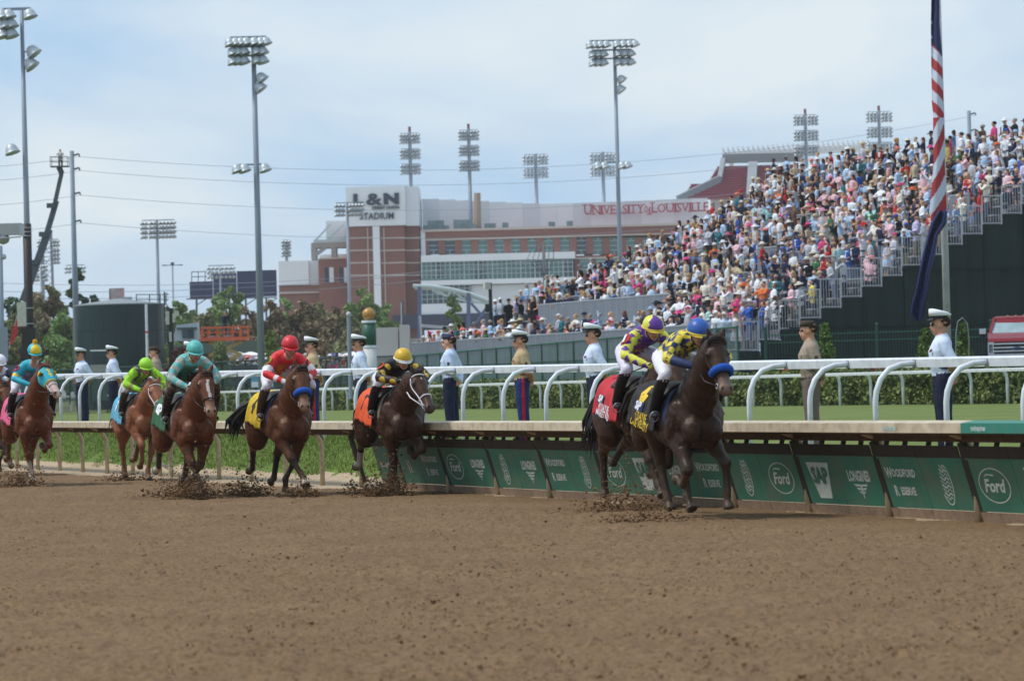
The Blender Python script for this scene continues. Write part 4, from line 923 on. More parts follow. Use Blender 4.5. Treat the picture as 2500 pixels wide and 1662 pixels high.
wallbox('white_spandrel', 1028, 740.2, 1200, 766, PANELW, dy=-.6); wallbox('navy_base', 960, 766.2, 1250, 800, NAVY, dy=-1)
wallbox('brick_lower', 1404.3, 619.2, 1700, 760, BRICK, dy=2.2); wallbox('stone_band', 1404.3, 624, 1700, 628, STONE, dy=1.9, dep=.5); wallbox('white_lower', 1150, 693.2, 1404, 766, PANELG, dy=0)
for x in np.arange(1416, 1680, 40.3):
    w = wallbox('window', x, 629, x + 23, 664, GLASS, dy=2.05, dep=.5)
    for y in (637, 648, 657): wallbox('glazing_bar', x, y - .7, x + 23, y + .7, MULL, dy=1.9, dep=.12, parent=w)
# lettering
def wall_text(txt, x0, x1, y0, y1, m_, bold, name, dy=-.55, serif=False):
    v, f = text_mesh(txt, 1., bold, .02); w = v[:, 0].max() - v[:, 0].min(); h = v[:, 1].max() - v[:, 1].min(); v = v.copy()
    v[:, 0] = (v[:, 0] - v[:, 0].min()) / w; v[:, 1] = (v[:, 1] - v[:, 1].min()) / h
    a, b, c = Q(x0, y1), Q(x1, y1 - (x1-x0)*ROLL), Q(x0, y0); ex, ey = b - a, Vector((0, 0, c.z - a.z)); mb = MB()
    pts = np.array(a) + v[:, :1]*np.array(ex) + v[:, 1:2]*np.array(ey) + np.array((0, dy, 0)) + np.array((0, -1, 0))*v[:, 2:3]*4; mb.add(pts, f)
    o = mb.build(name, m_, stad, world=True); o['kind'] = 'stuff'; return o
wall_text('L', 863, 888, 474, 501, NAVYL, .07, 'wall_letter'); wall_text('&', 894, 934, 473, 502, NAVYL, .025, 'wall_letter'); wall_text('N', 937, 975, 472, 500, NAVYL, .07, 'wall_letter')
wall_text('CREDIT UNION', 908, 975, 504, 512, NAVYL, .03, 'wall_lettering'); wall_text('STADIUM', 879, 962, 520.5, 537, NAVYL, .012, 'wall_lettering')
# seriffed red lettering, letter by letter
def serif_letter(ch, x0, x1, y0, y1, small=False):
    v, f = text_mesh(ch, 1., .002, .02); v = v.copy(); w = v[:, 0].max()-v[:, 0].min(); h = v[:, 1].max()-v[:, 1].min(); v[:, 0] = (v[:, 0]-v[:, 0].min())/w; v[:, 1] = (v[:, 1]-v[:, 1].min())/h
    a, b, c = Q(x0, y1), Q(x1, y1 - (x1-x0)*ROLL), Q(x0, y0); ex, ey = np.array(b - a), np.array((0, 0, c.z - a.z)); a = np.array(a) + np.array((0, 12.6, 0)); mb = MB()
    mb.add(a + v[:, :1]*ex + v[:, 1:2]*ey + np.array((0, -1, 0))*v[:, 2:3]*4, f)
    wv = (x1 - x0) / PXM; sw = .42 / max(wv, .1)
    ser = {'U': [(.1, 1), (.9, 1)], 'N': [(.1, 0), (.1, 1), (.9, 1)], 'I': [(.5, 0), (.5, 1)], 'V': [(.08, 1), (.92, 1)], 'E': [(.1, 0)], 'R': [(.12, 0), (.9, 0)], 'T': [(.5, 0)], 'Y': [(.1, 1), (.9, 1), (.5, 0)], 'L': [(.12, 0), (.12, 1)], 'S': [], 'O': [], 'o': [], 'f': [(.4, 0)]}[ch]
    for q, t in ser: c_ = a + ex*q + ey*(.04 if t == 0 else .96); mb.box(c_ - np.array((0, .04, 0)), (.85, .2, .13))
    o = mb.build('wall_letter', REDL, stad, world=True); o['kind'] = 'stuff'
xs = 1430.; word = 'UNIVERSITYofLOUISVILLE'
wd = {'U': 20, 'N': 20, 'I': 5, 'V': 18, 'E': 13, 'R': 15, 'S': 11.5, 'T': 16, 'Y': 18, 'o': 8, 'f': 8, 'L': 14, 'O': 20}
tot = sum(wd[c] for c in word) + len(word)*1.2; k_ = (1742 - 1430) / tot
for i, ch in enumerate(word):
    w = wd[ch] * k_; yb = 516 - (xs - 1430) * .0315; cap = 26 if ch in 'UL' and i in (0, 12) else (22 if ch not in 'of' else 18); yb2 = yb + (4 if ch == 'f' else 0)
    serif_letter(ch, xs, xs + w, yb2 - cap, yb2); xs += w + 1.2 * k_
# arched canopy beside it
can = thing('arched_canopy', 'pale arched truss canopy on blue posts beyond the grandstand end', 'canopy', G(1100, 420, 1.6)[:])
def K(px, py, d=420): return P(px, py, d)
arc = [K(1008, 698), K(1050, 699), K(1100, 706), K(1150, 718), K(1195, 735)]
for q_ in (0, 8): mb = MB(); mb.tube([p + Vector((0, q_, 0)) for p in arc], .22, 6); mb.build('arch_chord', MULL, can, world=True)
mb = MB()
for a, b in zip(arc[:-1], arc[1:]): mb.quad(a[:], b[:], (b + Vector((0, 8, 0)))[:], (a + Vector((0, 8, 0)))[:])
mb.build('roof_sheet', PANELW, can, world=True)
low = [K(1060, 712), K(1095, 724), K(1140, 736), K(1200, 742)]
mb = MB(); mb.tube(low, .12, 5)
for a, b, c in zip(arc[1:], low, low[1:]): mb.tube([a, b], .1, 5); mb.tube([a, c], .1, 5)
mb.build('truss_web', MULL, can, world=True)
for x in (1024, 1144): mb = MB(); mb.bar(K(x, 700 if x < 1100 else 715), G(x, 420, 1.0), .45, .45); mb.build('post', mat('blue_post', srgb(84, 100, 132), .5), can, world=True)
mb = MB(); mb.bar(K(1150, 740), K(1178, 772), .3, .3); mb.bar(K(1190, 748), K(1160, 790), .3, .3); mb.build('knee_brace', MATS['blue_post'], can, world=True)
# red seating bowl and its white brise-soleil, above the near crowd
bowl = thing('stadium_seating', 'distant bank of dark red stadium seats with grey rim above the lettering', 'seating', G(1780, 640, 1.6)[:])
SEAT = mat('red_seats', srgb(150, 66, 84), .7, var=.12, scale=.5); RIM = mat('bowl_rim', srgb(140, 146, 150), .8, var=.06)
def B(px, py, d=640): return P(px, py, d)
rows = 13
for i in range(rows):
    f0, f1 = i / rows, (i + 1) / rows
    yl = lambda f: 482 - f*88
    xl = lambda f: 1668 + (58 * f if f < .45 else 26 + (f-.45)*60 + 40)
    za, zb_ = B(1700, yl(f0)).z, B(1700, yl(f1)).z; x0 = B(xl(f0), 440).x; x1 = B(1960, 440).x; yy = 640 + i*1.0
    mb = MB(); mb.box(((x0+x1)/2, yy + .5, (za+zb_)/2 - .15), (x1-x0, 1.0, (zb_-za)*.55)); o = mb.build('seat_row', SEAT, bowl, world=True)
    mb = MB(); mb.box(((x0+x1)/2, yy + .8, (za+zb_)/2 - .4), (x1-x0, 1.0, (zb_-za))); mb.build('concrete_step', mat('pink_grey_step', srgb(168, 110, 120), .8), bowl, world=True)
mb = MB(); mb.bar(B(1655, 486, 639), B(1757, 437, 646), .5, 1.2); mb.bar(B(1757, 437, 646), B(1766, 390, 655), .8, .8); mb.bar(B(1764, 388, 655), B(1960, 384, 655), .8, 1.6); mb.build('rim_wall', RIM, bowl, world=True)
mb = MB(); mb.bar(B(1833, 478, 638), B(1838, 398, 652), 1.6, .6); mb.build('aisle', RIM, bowl, world=True)
mb = MB(); mb.box(B(1900, 520, 650), (24, 4, 6)); mb.build('bowl_base', PANELW, bowl, world=True)
ph_ = thing('roof_screen', 'white slatted sun screen above the red stadium seats', 'canopy', G(1930, 660, 1.6)[:])
mb = MB(); mb.bar(B(1772, 379, 660), B(2130, 358, 660), 1.2, 1.0); mb.bar(B(1785, 384, 658), B(2130, 366, 658), .6, .4); mb.build('beam', PANELW, ph_, world=True)
for x in np.arange(1764, 2130, 12.2): yy = 363 - (x - 1764) * .055; mb = MB(); mb.bar(B(x, yy, 652), B(x + 9, yy + 14, 664), .16, .5); mb.build('slat', PANELW, ph_, world=True)
for x in (1785, 1960): mb = MB(); mb.bar(B(x, 384, 660), B(x + 1, 640, 660), .8, .8); mb.build('post', PANELW, ph_, world=True)

# ================================================================== light towers
POLEM = mat('pole_grey', srgb(138, 148, 160), .5, .2, var=.08, scale=.8)
LAMPM = mat('lamp_shell', srgb(176, 184, 188), .45, .3, var=.1); LAMPD = mat('lamp_lens', srgb(70, 84, 100), .2, var=.1)
def bell(mb, c, dirv, r_, n=9):                    # round floodlight hood with a skirt
    d = Vector(dirv).normalized(); c = Vector(c); a = d.orthogonal().normalized(); b = d.cross(a); k = [(-.95, .25), (-.85, .5), (-.5, .74), (-.15, .86), (.2, .96), (.32, 1.06)]
    mb.loft([c + d*r_*q for q, _ in k], [a*r_*w for _, w in k], [b*r_*w for _, w in k], n)
bellme = MB(); bell(bellme, (0, 0, 0), (.3, -.12, -.95), .36); bellme = bellme.mesh('floodlight', LAMPM, smooth=True)
bell2 = MB(); bell(bell2, (0, 0, 0), (.62, -.1, -.8), .36); bell2 = bell2.mesh('floodlight', LAMPM, smooth=True)
def big_pole(label, px_top, px_bot, ytop, ybot, d, w0, w1, banks, spots, low):
    base = G(px_bot + (px_bot-px_top)*.05, d, .6); s = F / d
    t = thing('light_pole', label, 'lamp', base[:], 0, 'tall track floodlight poles'); top = P(px_top, ytop, d); base2 = Vector((base.x, base.y, .4)); top = Vector((base.x, base.y, top.z))
    mb = MB(); mb.tube([base2, base2.lerp(top, .5), top], [w1/s/2, (w0+w1)/s/4, w0/s/2], 12); mb.build('pole', POLEM, t, smooth=True, world=True)
    for (yy, xs_) in banks:
        z = P(px_top, yy, d).z; x0, x1 = min(xs_)/s, max(xs_)/s; mb = MB(); mb.bar((top.x + x0, top.y, z + .25), (top.x + x1, top.y, z + .25), .12, .12); mb.build('crossarm', POLEM, t, world=True)
        for x in xs_:
            o = link('floodlight', bellme, t); o.location = Vector((x/s, -.25, z - .1)) + top - base - Vector((0, 0, top.z - base.z)) + Vector((0, 0, -base.z)); o.scale = (s and 30/s/.6*.34*2,)*3 if False else (.95, .95, .95)
            mb = MB(); mb.bar((top.x + x/s, top.y - .1, z + .25), (top.x + x/s, top.y - .25, z + .05), .06, .06); mb.build('lamp_bracket', POLEM, t, world=True)
    for (yy, dx) in spots:
        z = P(px_top, yy, d).z; o = link('floodlight', bell2, t); o.location = (dx/s, -.2, z - base.z); o.scale = (1.05,)*3
        mb = MB(); mb.bar((top.x, top.y, z + .1), (top.x + dx/s*.8, top.y - .15, z), .07, .07); mb.build('lamp_bracket', POLEM, t, world=True)
    for (yy, xs_) in low:
        z = P(px_bot, yy, d).z; mb = MB(); mb.bar((top.x + min(xs_)/s, top.y, z + .3), (top.x + max(xs_)/s, top.y, z + .3), .1, .1); mb.build('crossarm', POLEM, t, world=True)
        for x in xs_: o = link('floodlight', bellme, t); o.location = (x/s, -.25, z - base.z); o.scale = (1.0,)*3
    return t
big_pole('tall grey floodlight pole behind the rider in red', 620, 640, 92, 880, 205, 11, 19, [(101, (-56, -42, -29, -16, 4, 20, 32)), (124, (-50, -36, -22, 8, 24)), (146, (-50, -36, -22, 8, 24))], [(193, 20), (216, 16)], [(414, (-46, -28, 22))])
big_pole('tall grey floodlight pole rising behind the grandstand crowd', 1505, 1522, 101, 600, 255, 8, 13, [(107, (-60, -47, -34, -20, 6, 22, 37, 50)), (130, (-54, -40, -27, 8, 24, 40)), (151, (-54, -40, -27, 8, 24, 40))], [(196, 16), (220, 14)], [(406, (-48, -32, 12, 24))])
lp = big_pole('tall floodlight pole with black lower sleeve at the picture edge', 50, 76, 24, 900, 172, 9, 20, [(34, (-46, -30, 22)), (57, (-38, -24)), (80, (-46, -24))], [(130, 28), (160, 22)], [(368, (-30,))])
b_ = lp.location; s_ = F/172
mb = MB(); zt = P(66, 546, 172).z; mb.tube([(b_.x, b_.y, .5), (b_.x, b_.y, zt)], [11.5/s_, 10.5/s_], 12); mb.build('black_sleeve', mat('black_sleeve', srgb(40, 36, 38), .6, var=.2), lp, smooth=True, world=True)
for yy in (556, 566, 576, 752, 790):
    mb = MB(); z = P(66, yy, 172).z; mb.tube([(b_.x, b_.y, z - .02), (b_.x, b_.y, z + .02)], 12.3/s_, 12); mb.build('strap', GALV, lp, world=True)
mb = MB(); z0, z1 = P(66, 900, 172).z, P(66, 800, 172).z; mb.box((b_.x, b_.y, (z0+z1)/2), (34/s_, 34/s_, z1-z0)); mb.build('base_cabinet', MATS['black_sleeve'], lp, world=True)
mb = MB(); mb.box(P(53, 767, 170), (20/s_, .3, 58/s_)); mb.build('white_box', mat('offwhite_box', srgb(190, 190, 178), .6), lp, world=True)
# camera housing on the pole
ch_ = thing('camera_housing', 'grey camera housing with clear dome fixed to the black sleeved pole', 'camera', P(26, 590, 170)[:])
mb = MB(); mb.box(P(20, 560, 170), (66/s_, .5, 28/s_)); mb.build('housing', mat('grey_box', srgb(168, 170, 172), .6, var=.05), ch_, world=True)
mb = MB(); mb.box(P(53, 562, 169.6), (9/s_, .5, 26/s_)); mb.bar(P(50, 578, 169.8), P(0, 582, 169.8), .3, .05); mb.build('bracket', GALV, ch_, world=True)
mb = MB(); mb.ell(P(8, 583, 170), (.3, .3, .27)); mb.build('dome', mat('dome', srgb(150, 150, 150), .1, var=.2, spec=.7), ch_, smooth=True, world=True)
cp = thing('camera_post', 'slim grey post with small camera at the picture edge', 'post', G(4, 150, .6)[:])
mb = MB(); mb.tube([G(6, 150, .4), P(0, 600, 150)], [.17, .10], 8); mb.build('pole', POLEM, cp, smooth=True, world=True)
mb = MB(); mb.box(P(10, 840, 149.7), (.28, .25, 1.4)); mb.build('box', POLEM, cp, world=True)
mb = MB(); mb.ell(P(9, 627, 150), (.11, .11, .12)); mb.bar(P(1, 622, 150), P(9, 622, 150), .05, .05); mb.build('camera', GALV, cp, smooth=True, world=True)

def bank_tower(label, px, ytop, ybot, d, rows, xs_, rw=1.1, mastw=.4, tip=None, lattice=False, arms=True, lr=.3):
    """distant floodlight mast: rows of small lamps either side"""
    t = thing('floodlight_mast', label, 'lamp', G(px, d, 1.6)[:], 0, 'distant stadium floodlight masts'); s = F/d; b = t.location; zt = P(px, ytop, d).z
    mb = MB()
    if lattice:
        for q in ((-.9, -.9), (.9, -.9), (.9, .9), (-.9, .9)): mb.tube([(b.x+q[0], b.y+q[1], 1), (b.x+q[0]*.7, b.y+q[1]*.7, zt)], .13, 5)
        for k in range(14):
            z0, z1 = 1 + (zt-1)*k/14, 1 + (zt-1)*(k+1)/14; mb.bar((b.x-.9, b.y-.9, z0), (b.x+.9, b.y-.9, z1), .09, .09); mb.bar((b.x+.9, b.y-.9, z0), (b.x-.9, b.y-.9, z1), .09, .09)
    else: mb.tube([(b.x, b.y, 1), (b.x, b.y, zt)], [mastw, mastw*.7], 8)
    mb.build('mast', POLEM, t, smooth=not lattice, world=True)
    if tip: mb = MB(); mb.tube([(b.x, b.y, zt), (b.x, b.y, zt + .9)], .25, 6); mb.build('beacon', mat('red_beacon', srgb(120, 70, 84), .6), t, world=True)
    lm = MB(); am = MB()
    for yy in rows:
        z = P(px, yy, d).z; am.bar((b.x + min(xs_)/s, b.y - .2, z + .35), (b.x + max(xs_)/s, b.y - .2, z + .35), .1, .1)
        for x in xs_: bell(lm, (b.x + x/s, b.y - .5, z), (.35, -.4, -.8), lr*d/600*1.05, 7)
    am.build('crossarms', POLEM, t, world=True)['kind'] = 'stuff'; lm.build('lamps', LAMPM, t, smooth=True, world=True)['kind'] = 'stuff'
    return t
six = (-22, -14, -7, 7, 14, 22); r9 = lambda y: [y + q for q in (0, 9, 18, 38, 47, 56, 75, 84, 93)]
bank_tower('stadium floodlight mast above the white tower head', 1016, 322, 455, 610, r9(330), six, tip=1)
bank_tower('stadium floodlight mast on the tan plinth', 1160, 315, 470, 610, r9(322), six, tip=1)
bank_tower('shorter stadium floodlight mast left of the red lettering', 1322, 375, 490, 620, [382, 391, 400, 414, 424, 433], (-28, -18, -9, 9, 18, 27))
bank_tower('stadium floodlight mast half behind the third tall pole', 1486, 370, 490, 620, [378, 387, 396, 410, 420, 429], (-28, -18, -9, 9, 18, 27))
bank_tower('red tipped floodlight mast above the sun screen', 1983, 278, 380, 640, r9(285)[:9], (-26, -17, -8, 9, 18, 27), tip=1)
bank_tower('red tipped floodlight mast left of the flags', 2163, 270, 350, 640, r9(277)[:9], (-28, -18, -9, 9, 18, 28), tip=1)
bank_tower('small distant floodlight mast left of the stadium', 708, 588, 640, 700, [590, 598, 606, 616, 624], (-8, 0, 8), rw=.6)
bank_tower('floodlight pole in front of the L&N wall letters'.replace('L&N ', 'navy '), 859, 496, 740, 420, [502, 513, 525], (-27, -18, -9, 7, 15, 23, 31, 39), mastw=.22, lr=.34)
bank_tower('floodlight pole beside the green tank', 393, 538, 760, 400, [545, 556, 567, 579], (-35, -26, -14, -5, 8, 17, 26, 35, 44), mastw=.22, lr=.34)
bank_tower('lattice floodlight tower far left behind the boom lift', 124, 565, 740, 560, [590, 600, 612, 622, 632, 642], (-20, -12, 12, 20, 28), lattice=True)
bank_tower('low floodlight rack far left behind the black pole', 108, 648, 720, 520, [650, 660, 674, 684], (-15, -7, 7, 14), mastw=.18)
bank_tower('floodlight rack half hidden behind the utility pole', 188, 650, 720, 460, [654, 664], (-18, -9, 8, 18, 26), mastw=.16)
bank_tower('floodlight rack in front of the dark blue billboard', 545, 650, 720, 430, [655, 665, 677], (-28, -18, -8, 5, 15, 25, 34), mastw=.16)
t = thing('street_light', 'thin double armed street light behind the tank', 'lamp', G(429, 450, 1.6)[:]); b = t.location
mb = MB(); zt = P(429, 647, 450).z; mb.tube([(b.x, b.y, 1), (b.x, b.y, zt)], [.12, .08], 6); mb.build('pole', POLEM, t, world=True)
mb = MB(); mb.bar((b.x - 1.0, b.y, zt), (b.x + 1.0, b.y, zt), .08, .08); mb.box((b.x - 1, b.y, zt), (.5, .3, .12)); mb.box((b.x + 1, b.y, zt), (.5, .3, .12)); mb.box((b.x, b.y, zt + .15), (.4, .3, .4)); mb.build('lamp_arms', LAMPD, t, world=True)

# ================================================================== power line
UP = mat('utility_pole', srgb(128, 140, 154), .6, var=.1, scale=1)
WIRE = mat('wire', srgb(140, 150, 160), .6, var=0)
arms_y = (376, 410, 470, 538)
def utility(px, ytop, d, label, ay):
    t = thing('utility_pole', label, 'pole', G(px + 10, d, 1.6)[:], 0, 'steel utility poles'); b = t.location; zt = P(px, ytop, d).z
    mb = MB(); mb.tube([(b.x, b.y, 1), (b.x, b.y, zt)], [.24, .15], 8); mb.build('pole', UP, t, smooth=True, world=True); ends = []
    for y in ay:
        z = P(px, y, d).z; mb = MB(); mb.bar((b.x, b.y, z - .12), (b.x + .5, b.y - .1, z), .09, .12); mb.tube([(b.x + .5, b.y - .1, z), (b.x + .55, b.y - .1, z - .2)], .06, 6); mb.build('insulator_arm', mat('insulator', srgb(92, 112, 112), .5), t, world=True); ends.append(Vector((b.x + .55, b.y - .1, z - .2)))
    return ends
e1 = utility(180, 368, 260, 'steel utility pole left of the green tank', arms_y)
e2 = utility(2373, 270, 300, 'top of a steel utility pole behind the last crowd rows', (276, 316, 380, 450))
left = [P(-400, y + 40, 240) for y in arms_y]
for i, (a, b, c) in enumerate(zip(left, e1, e2)):
    mb = MB(); pth = []
    for k in range(9): q = k/8; p = a.lerp(b, q); p.z -= 1.0*4*q*(1-q)*.4; pth.append(p)
    for k in range(1, 25): q = k/24; p = b.lerp(c, q); p.z -= 4*q*(1-q)*2.4; pth.append(p)
    mb.tube(pth, .014, 4); o = mb.build('power_line', WIRE); tag(o, ['topmost', 'second', 'third', 'lowest'][i] + ' power line strung from the steel utility pole across the sky', 'wire', 'overhead power lines')
for i, (ya, yb) in enumerate(((672, 690), (695, 690), (712, 735))):
    mb = MB(); a, b = P(-200, ya + 10, 330), P(1350, yb - 60 if i < 2 else yb - 90, 330); pth = []
    for k in range(21): q = k/20; p = a.lerp(b, q); p.z -= 4*q*(1-q)*1.3; pth.append(p)
    mb.tube(pth, .02, 4); o = mb.build('power_line', WIRE); tag(o, ['upper', 'middle', 'lower'][i] + ' service cable running low before the brick stadium tower', 'wire', 'low service cables')
t = thing('wooden_utility_pole', 'weathered utility pole with many cables before the stadium glass', 'pole', G(1336, 330, 1.6)[:]); b = t.location; zt = P(1334, 592, 330).z
mb = MB(); mb.tube([(b.x, b.y, 1), (b.x, b.y, zt)], [.2, .14], 7); mb.build('pole', mat('weathered_wood', srgb(140, 138, 134), .9, var=.2), t, world=True)
mb = MB(); mb.bar((b.x - .9, b.y, zt - .4), (b.x + .9, b.y, zt - .4), .12, .12); mb.box((b.x, b.y, zt + .05), (.4, .3, .12)); mb.build('crossarm', MATS['weathered_wood'], t, world=True)
mb = MB()
for k in range(6): x = -.9 + .36*k; mb.tube([(b.x + x, b.y - .05, zt - .3), (b.x + x*1.3 - .3, b.y - .1, zt - 1.4), (b.x + .15, b.y - .15, zt - 3.2)], .03, 4)
mb.build('cables', LAMPD, t, world=True)['kind'] = 'stuff'
t = thing('speaker_post', 'black post with loudspeakers at the far end of the grandstand', 'post', G(1203, 205, 1.6)[:]); b = t.location; s_ = F/205
mb = MB(); mb.tube([(b.x, b.y, 1), (b.x, b.y, P(1203, 690, 205).z)], .1, 7); mb.build('pole', MATS['black_sleeve'], t, world=True)
mb = MB(); mb.box(P(1192, 752, 205), (.35, .3, .45)); mb.build('speaker', MATS['black_sleeve'], t, world=True)
mb = MB(); mb.box(P(1189, 698, 205), (.35, .3, .38), rot=.4); mb.build('horn', MATS['offwhite_box'], t, world=True)

# ================================================================== boom lift, billboard, tank, orange lift
bl = thing('boom_lift', 'tall boom lift with a camera operator platform against the sky', 'lift', G(60, 235, 1.6)[:])
GREYB = mat('boom_grey', srgb(78, 88, 98), .6, var=.15, scale=2)
mb = MB(); mb.bar(P(56, 735, 235), P(120, 560, 235), .42, .42); mb.bar(P(108, 592, 235), P(138, 490, 235), .32, .32); mb.bar(P(132, 505, 235), P(151, 420, 235), .24, .24); mb.build('boom', GREYB, bl, world=True)
for (x, y) in ((84, 640), (105, 572), (124, 502)): mb = MB(); mb.box(P(x, y, 234.8), (.5, .3, .3)); mb.build('clamp', GREYB, bl, world=True)
mb = MB(); mb.tube([P(151, 424, 235), P(144, 408, 235)], .2, 6); mb.build('knuckle', GREYB, bl, world=True)
mb = MB(); a = P(146, 407, 235); mb.box(a, (1.15, .9, .06)); mb.build('platform', GREYB, bl, world=True)
mb = MB()
for q in ((-.55, -.42), (.55, -.42), (.55, .42), (-.55, .42), (0, -.42)): mb.bar(a + Vector((q[0], q[1], 0)), a + Vector((q[0], q[1], .62)), .035, .035)
for z in (.32, .62):
    mb.bar(a + Vector((-.55, -.42, z)), a + Vector((.55, -.42, z)), .03, .03); mb.bar(a + Vector((-.55, .42, z)), a + Vector((.55, .42, z)), .03, .03); mb.bar(a + Vector((-.55, -.42, z)), a + Vector((-.55, .42, z)), .03, .03)
mb.build('basket_rail', GREYB, bl, world=True)
mb = MB(); g0 = G(60, 235, 1.6); mb.box(g0 + Vector((0, 0, 1.2)), (2.6, 2, 2.0)); mb.build('chassis', GREYB, bl, world=True)
op = link('person', PMESH['photo']); op.location = P(148, 407, 235)[:]; op.scale = (.85, .85, .62); op.color = (*srgb(206, 206, 200), 1); tag(op, 'camera operator in pale top on the raised boom platform', 'person')
h_ = link('hat', HATME['cap'], op); h_.color = (*srgb(40, 40, 44), 1)
bbd = thing('billboard', 'dark blue billboard back on a steel frame left of the stadium', 'billboard', G(570, 480, 1.6)[:]); d_ = 480
for i, (x0, x1, y0, y1) in enumerate(((463, 520, 688, 727), (520.2, 578, 668, 726), (578.2, 628, 662, 725), (628.2, 676, 660, 723))):
    mb = MB(); a, b = P(x0, y0, d_), P(x1, y1, d_); mb.box(((a.x+b.x)/2, d_ + .5*i*0, (a.z+b.z)/2), (b.x-a.x, .6, a.z-b.z)); mb.build('panel', mat('billboard_navy', srgb(42, 52, 84), .6, var=.12, scale=.4), bbd, world=True)
mb = MB()
for x in (468, 484, 501, 517): mb.bar(P(x, 664, d_), P(x, 690, d_), .1, .1)
for y in (664, 676): mb.bar(P(467, y, d_), P(520, y - 1.5, d_), .1, .1)
for x in (480, 520, 560, 600, 650): mb.bar(P(x, 728, d_), G(x + 2, d_, 1), .25, .25); mb.bar(P(x, 745, d_), P(x + 26, 728, d_), .12, .12)
mb.bar(P(455, 730, d_), P(676, 726, d_), .2, .15); mb.build('frame', GREYB, bbd, world=True)['kind'] = 'stuff'
sb = thing('small_billboard', 'small faded billboard standing above the green tank roof', 'billboard', G(284, 420, 1.6)[:])
mb = MB(); mb.box(P(287, 722, 420), (1.55, .3, 1.75)); mb.build('panel', mat('faded_print', srgb(168, 158, 160), .7, var=.35, scale=1.2, dirt=srgb(196, 96, 90), dirtamt=.7), sb, world=True)
mb = MB(); mb.box(P(269, 722, 420.5), (.2, .3, 1.6)); mb.bar(P(287, 740, 420), G(288, 420, 1), .3, .3); mb.build('frame', GREYB, sb, world=True)
tk = thing('storage_tank', 'big dark green cylindrical tank with roof rails behind the sailors', 'tank', G(296, 240, 1.6)[:]); d_ = 240; s_ = F/d_; b = tk.location
zt = P(296, 745, d_).z; Rt = 109/s_; TANK = mat('tank_green', srgb(20, 46, 50), .45, var=.12, scale=.5, dirt=srgb(20, 44, 50), dirtamt=.5, stretch=(1.5, 1.5, .3)); nseg = 12
for lv in range(4):
    z0, z1 = .8 + (zt-.8)*lv/4, .8 + (zt-.8)*(lv+1)/4
    for k in range(nseg):
        a0, a1 = 2*math.pi*(k + .5*(lv % 2))/nseg, 2*math.pi*(k+1+.5*(lv % 2))/nseg - .006; mb = MB(); m_ = 5; v = []
        for i in range(m_ + 1):
            a = a0 + (a1-a0)*i/m_
            for (rr, zz) in ((Rt, z0), (Rt, z1 - .015), (Rt - .06, z1 - .015), (Rt - .06, z0)): v.append((b.x + math.cos(a)*rr, b.y + math.sin(a)*rr, zz))
        f = []
        for i in range(m_):
            for j in range(4): f.append((i*4+j, (i+1)*4+j, (i+1)*4+(j+1) % 4, i*4+(j+1) % 4))
        f += [(3, 2, 1, 0), tuple(m_*4+j for j in range(4))]; mb.add(v, f); mb.build('shell_plate', TANK, tk, world=True)
mb = MB(); mb.loft([(b.x, b.y, zt - .02), (b.x, b.y, zt + .05), (b.x, b.y, zt + .42)], [(Rt*1.01, 0, 0), (Rt*1.01, 0, 0), (.3, 0, 0)], [(0, Rt*1.01, 0), (0, Rt*1.01, 0), (0, .3, 0)], 40); mb.build('roof', mat('tank_roof', srgb(132, 140, 142), .6, var=.12), tk, world=True)
mb = MB(); mb.box((b.x + .6, b.y, zt + .38), (.5, .5, .3)); mb.build('vent', GALV, tk, world=True)
mb = MB()
for x in (333, 365, 391, 405): mb.bar(P(x, 744, d_ - 1), P(x, 718, d_ - 1), .06, .06)
for y in (719, 731): mb.bar(P(333, y, d_ - 1), P(412, y, d_ - 1), .05, .05)
mb.bar(P(408, 745, d_ - 1), P(410, 840, d_ - 1), .08, .08); mb.bar(P(401, 712, d_ - 1), P(403, 840, d_ - 1), .08, .08)
for y in range(716, 840, 9): mb.bar(P(402, y, d_ - 1), P(409, y, d_ - 1), .05, .05)
mb.build('ladder_and_rails', mat('tank_steel', srgb(40, 60, 64), .5), tk, world=True)['kind'] = 'stuff'
wp = thing('marker_pole', 'thin white pole with a red band standing before the green tank', 'pole', G(361, 230, 1.6)[:])
mb = MB(); mb.tube([P(357, 742, 230), G(362, 230, 1.3)], .085, 7); mb.build('shaft', WHITE, wp, world=True)
mb = MB(); mb.tube([P(359, 808, 230), P(359, 813, 230)], .1, 7); mb.build('red_band', mat('red_paint', srgb(180, 60, 60), .6), wp, world=True)
an = thing('antenna_post', 'black post with white panel antennas right of the green tank', 'post', G(418, 225, 1.6)[:])
mb = MB(); mb.bar(P(417, 752, 225), G(420, 225, 1.3), .3, .3); mb.build('post', MATS['black_sleeve'], an, world=True)
for (x, y, w, h) in ((409, 776, .2, .8), (431, 765, .28, .3), (424, 776, .14, .55), (416, 822, .14, .6)): mb = MB(); mb.box(P(x, y, 224.6), (w, .14, h)); mb.build('panel', MATS['offwhite_box'], an, world=True)
trk = thing('utility_truck', 'pale utility vehicle cab parked right of the green tank', 'truck', G(455, 232, 1.6)[:]); 
mb = MB(); mb.prism([(-.9, 0), (-.6, 1.0), (.7, 1.15), (.75, 0)], P(455, 832, 232), (1, 0, 0), (0, 0, 1), (0, 1, 0), 1.6); mb.build('cab', mat('pale_cab', srgb(176, 184, 190), .4, var=.08), trk, world=True)
mb = MB(); mb.box(P(459, 815, 231.95), (.75, .05, .55)); mb.build('window', GLASSD, trk, world=True)
mb = MB(); mb.box(P(458, 801, 232.4), (1.3, 1.2, .08)); mb.build('roof', GREYB, trk, world=True)
mb = MB(); mb.box(P(455, 860, 232.6), (1.9, 1.5, 1.0)); mb.build('body', mat('olive_body', srgb(104, 116, 104), .6), trk, world=True)
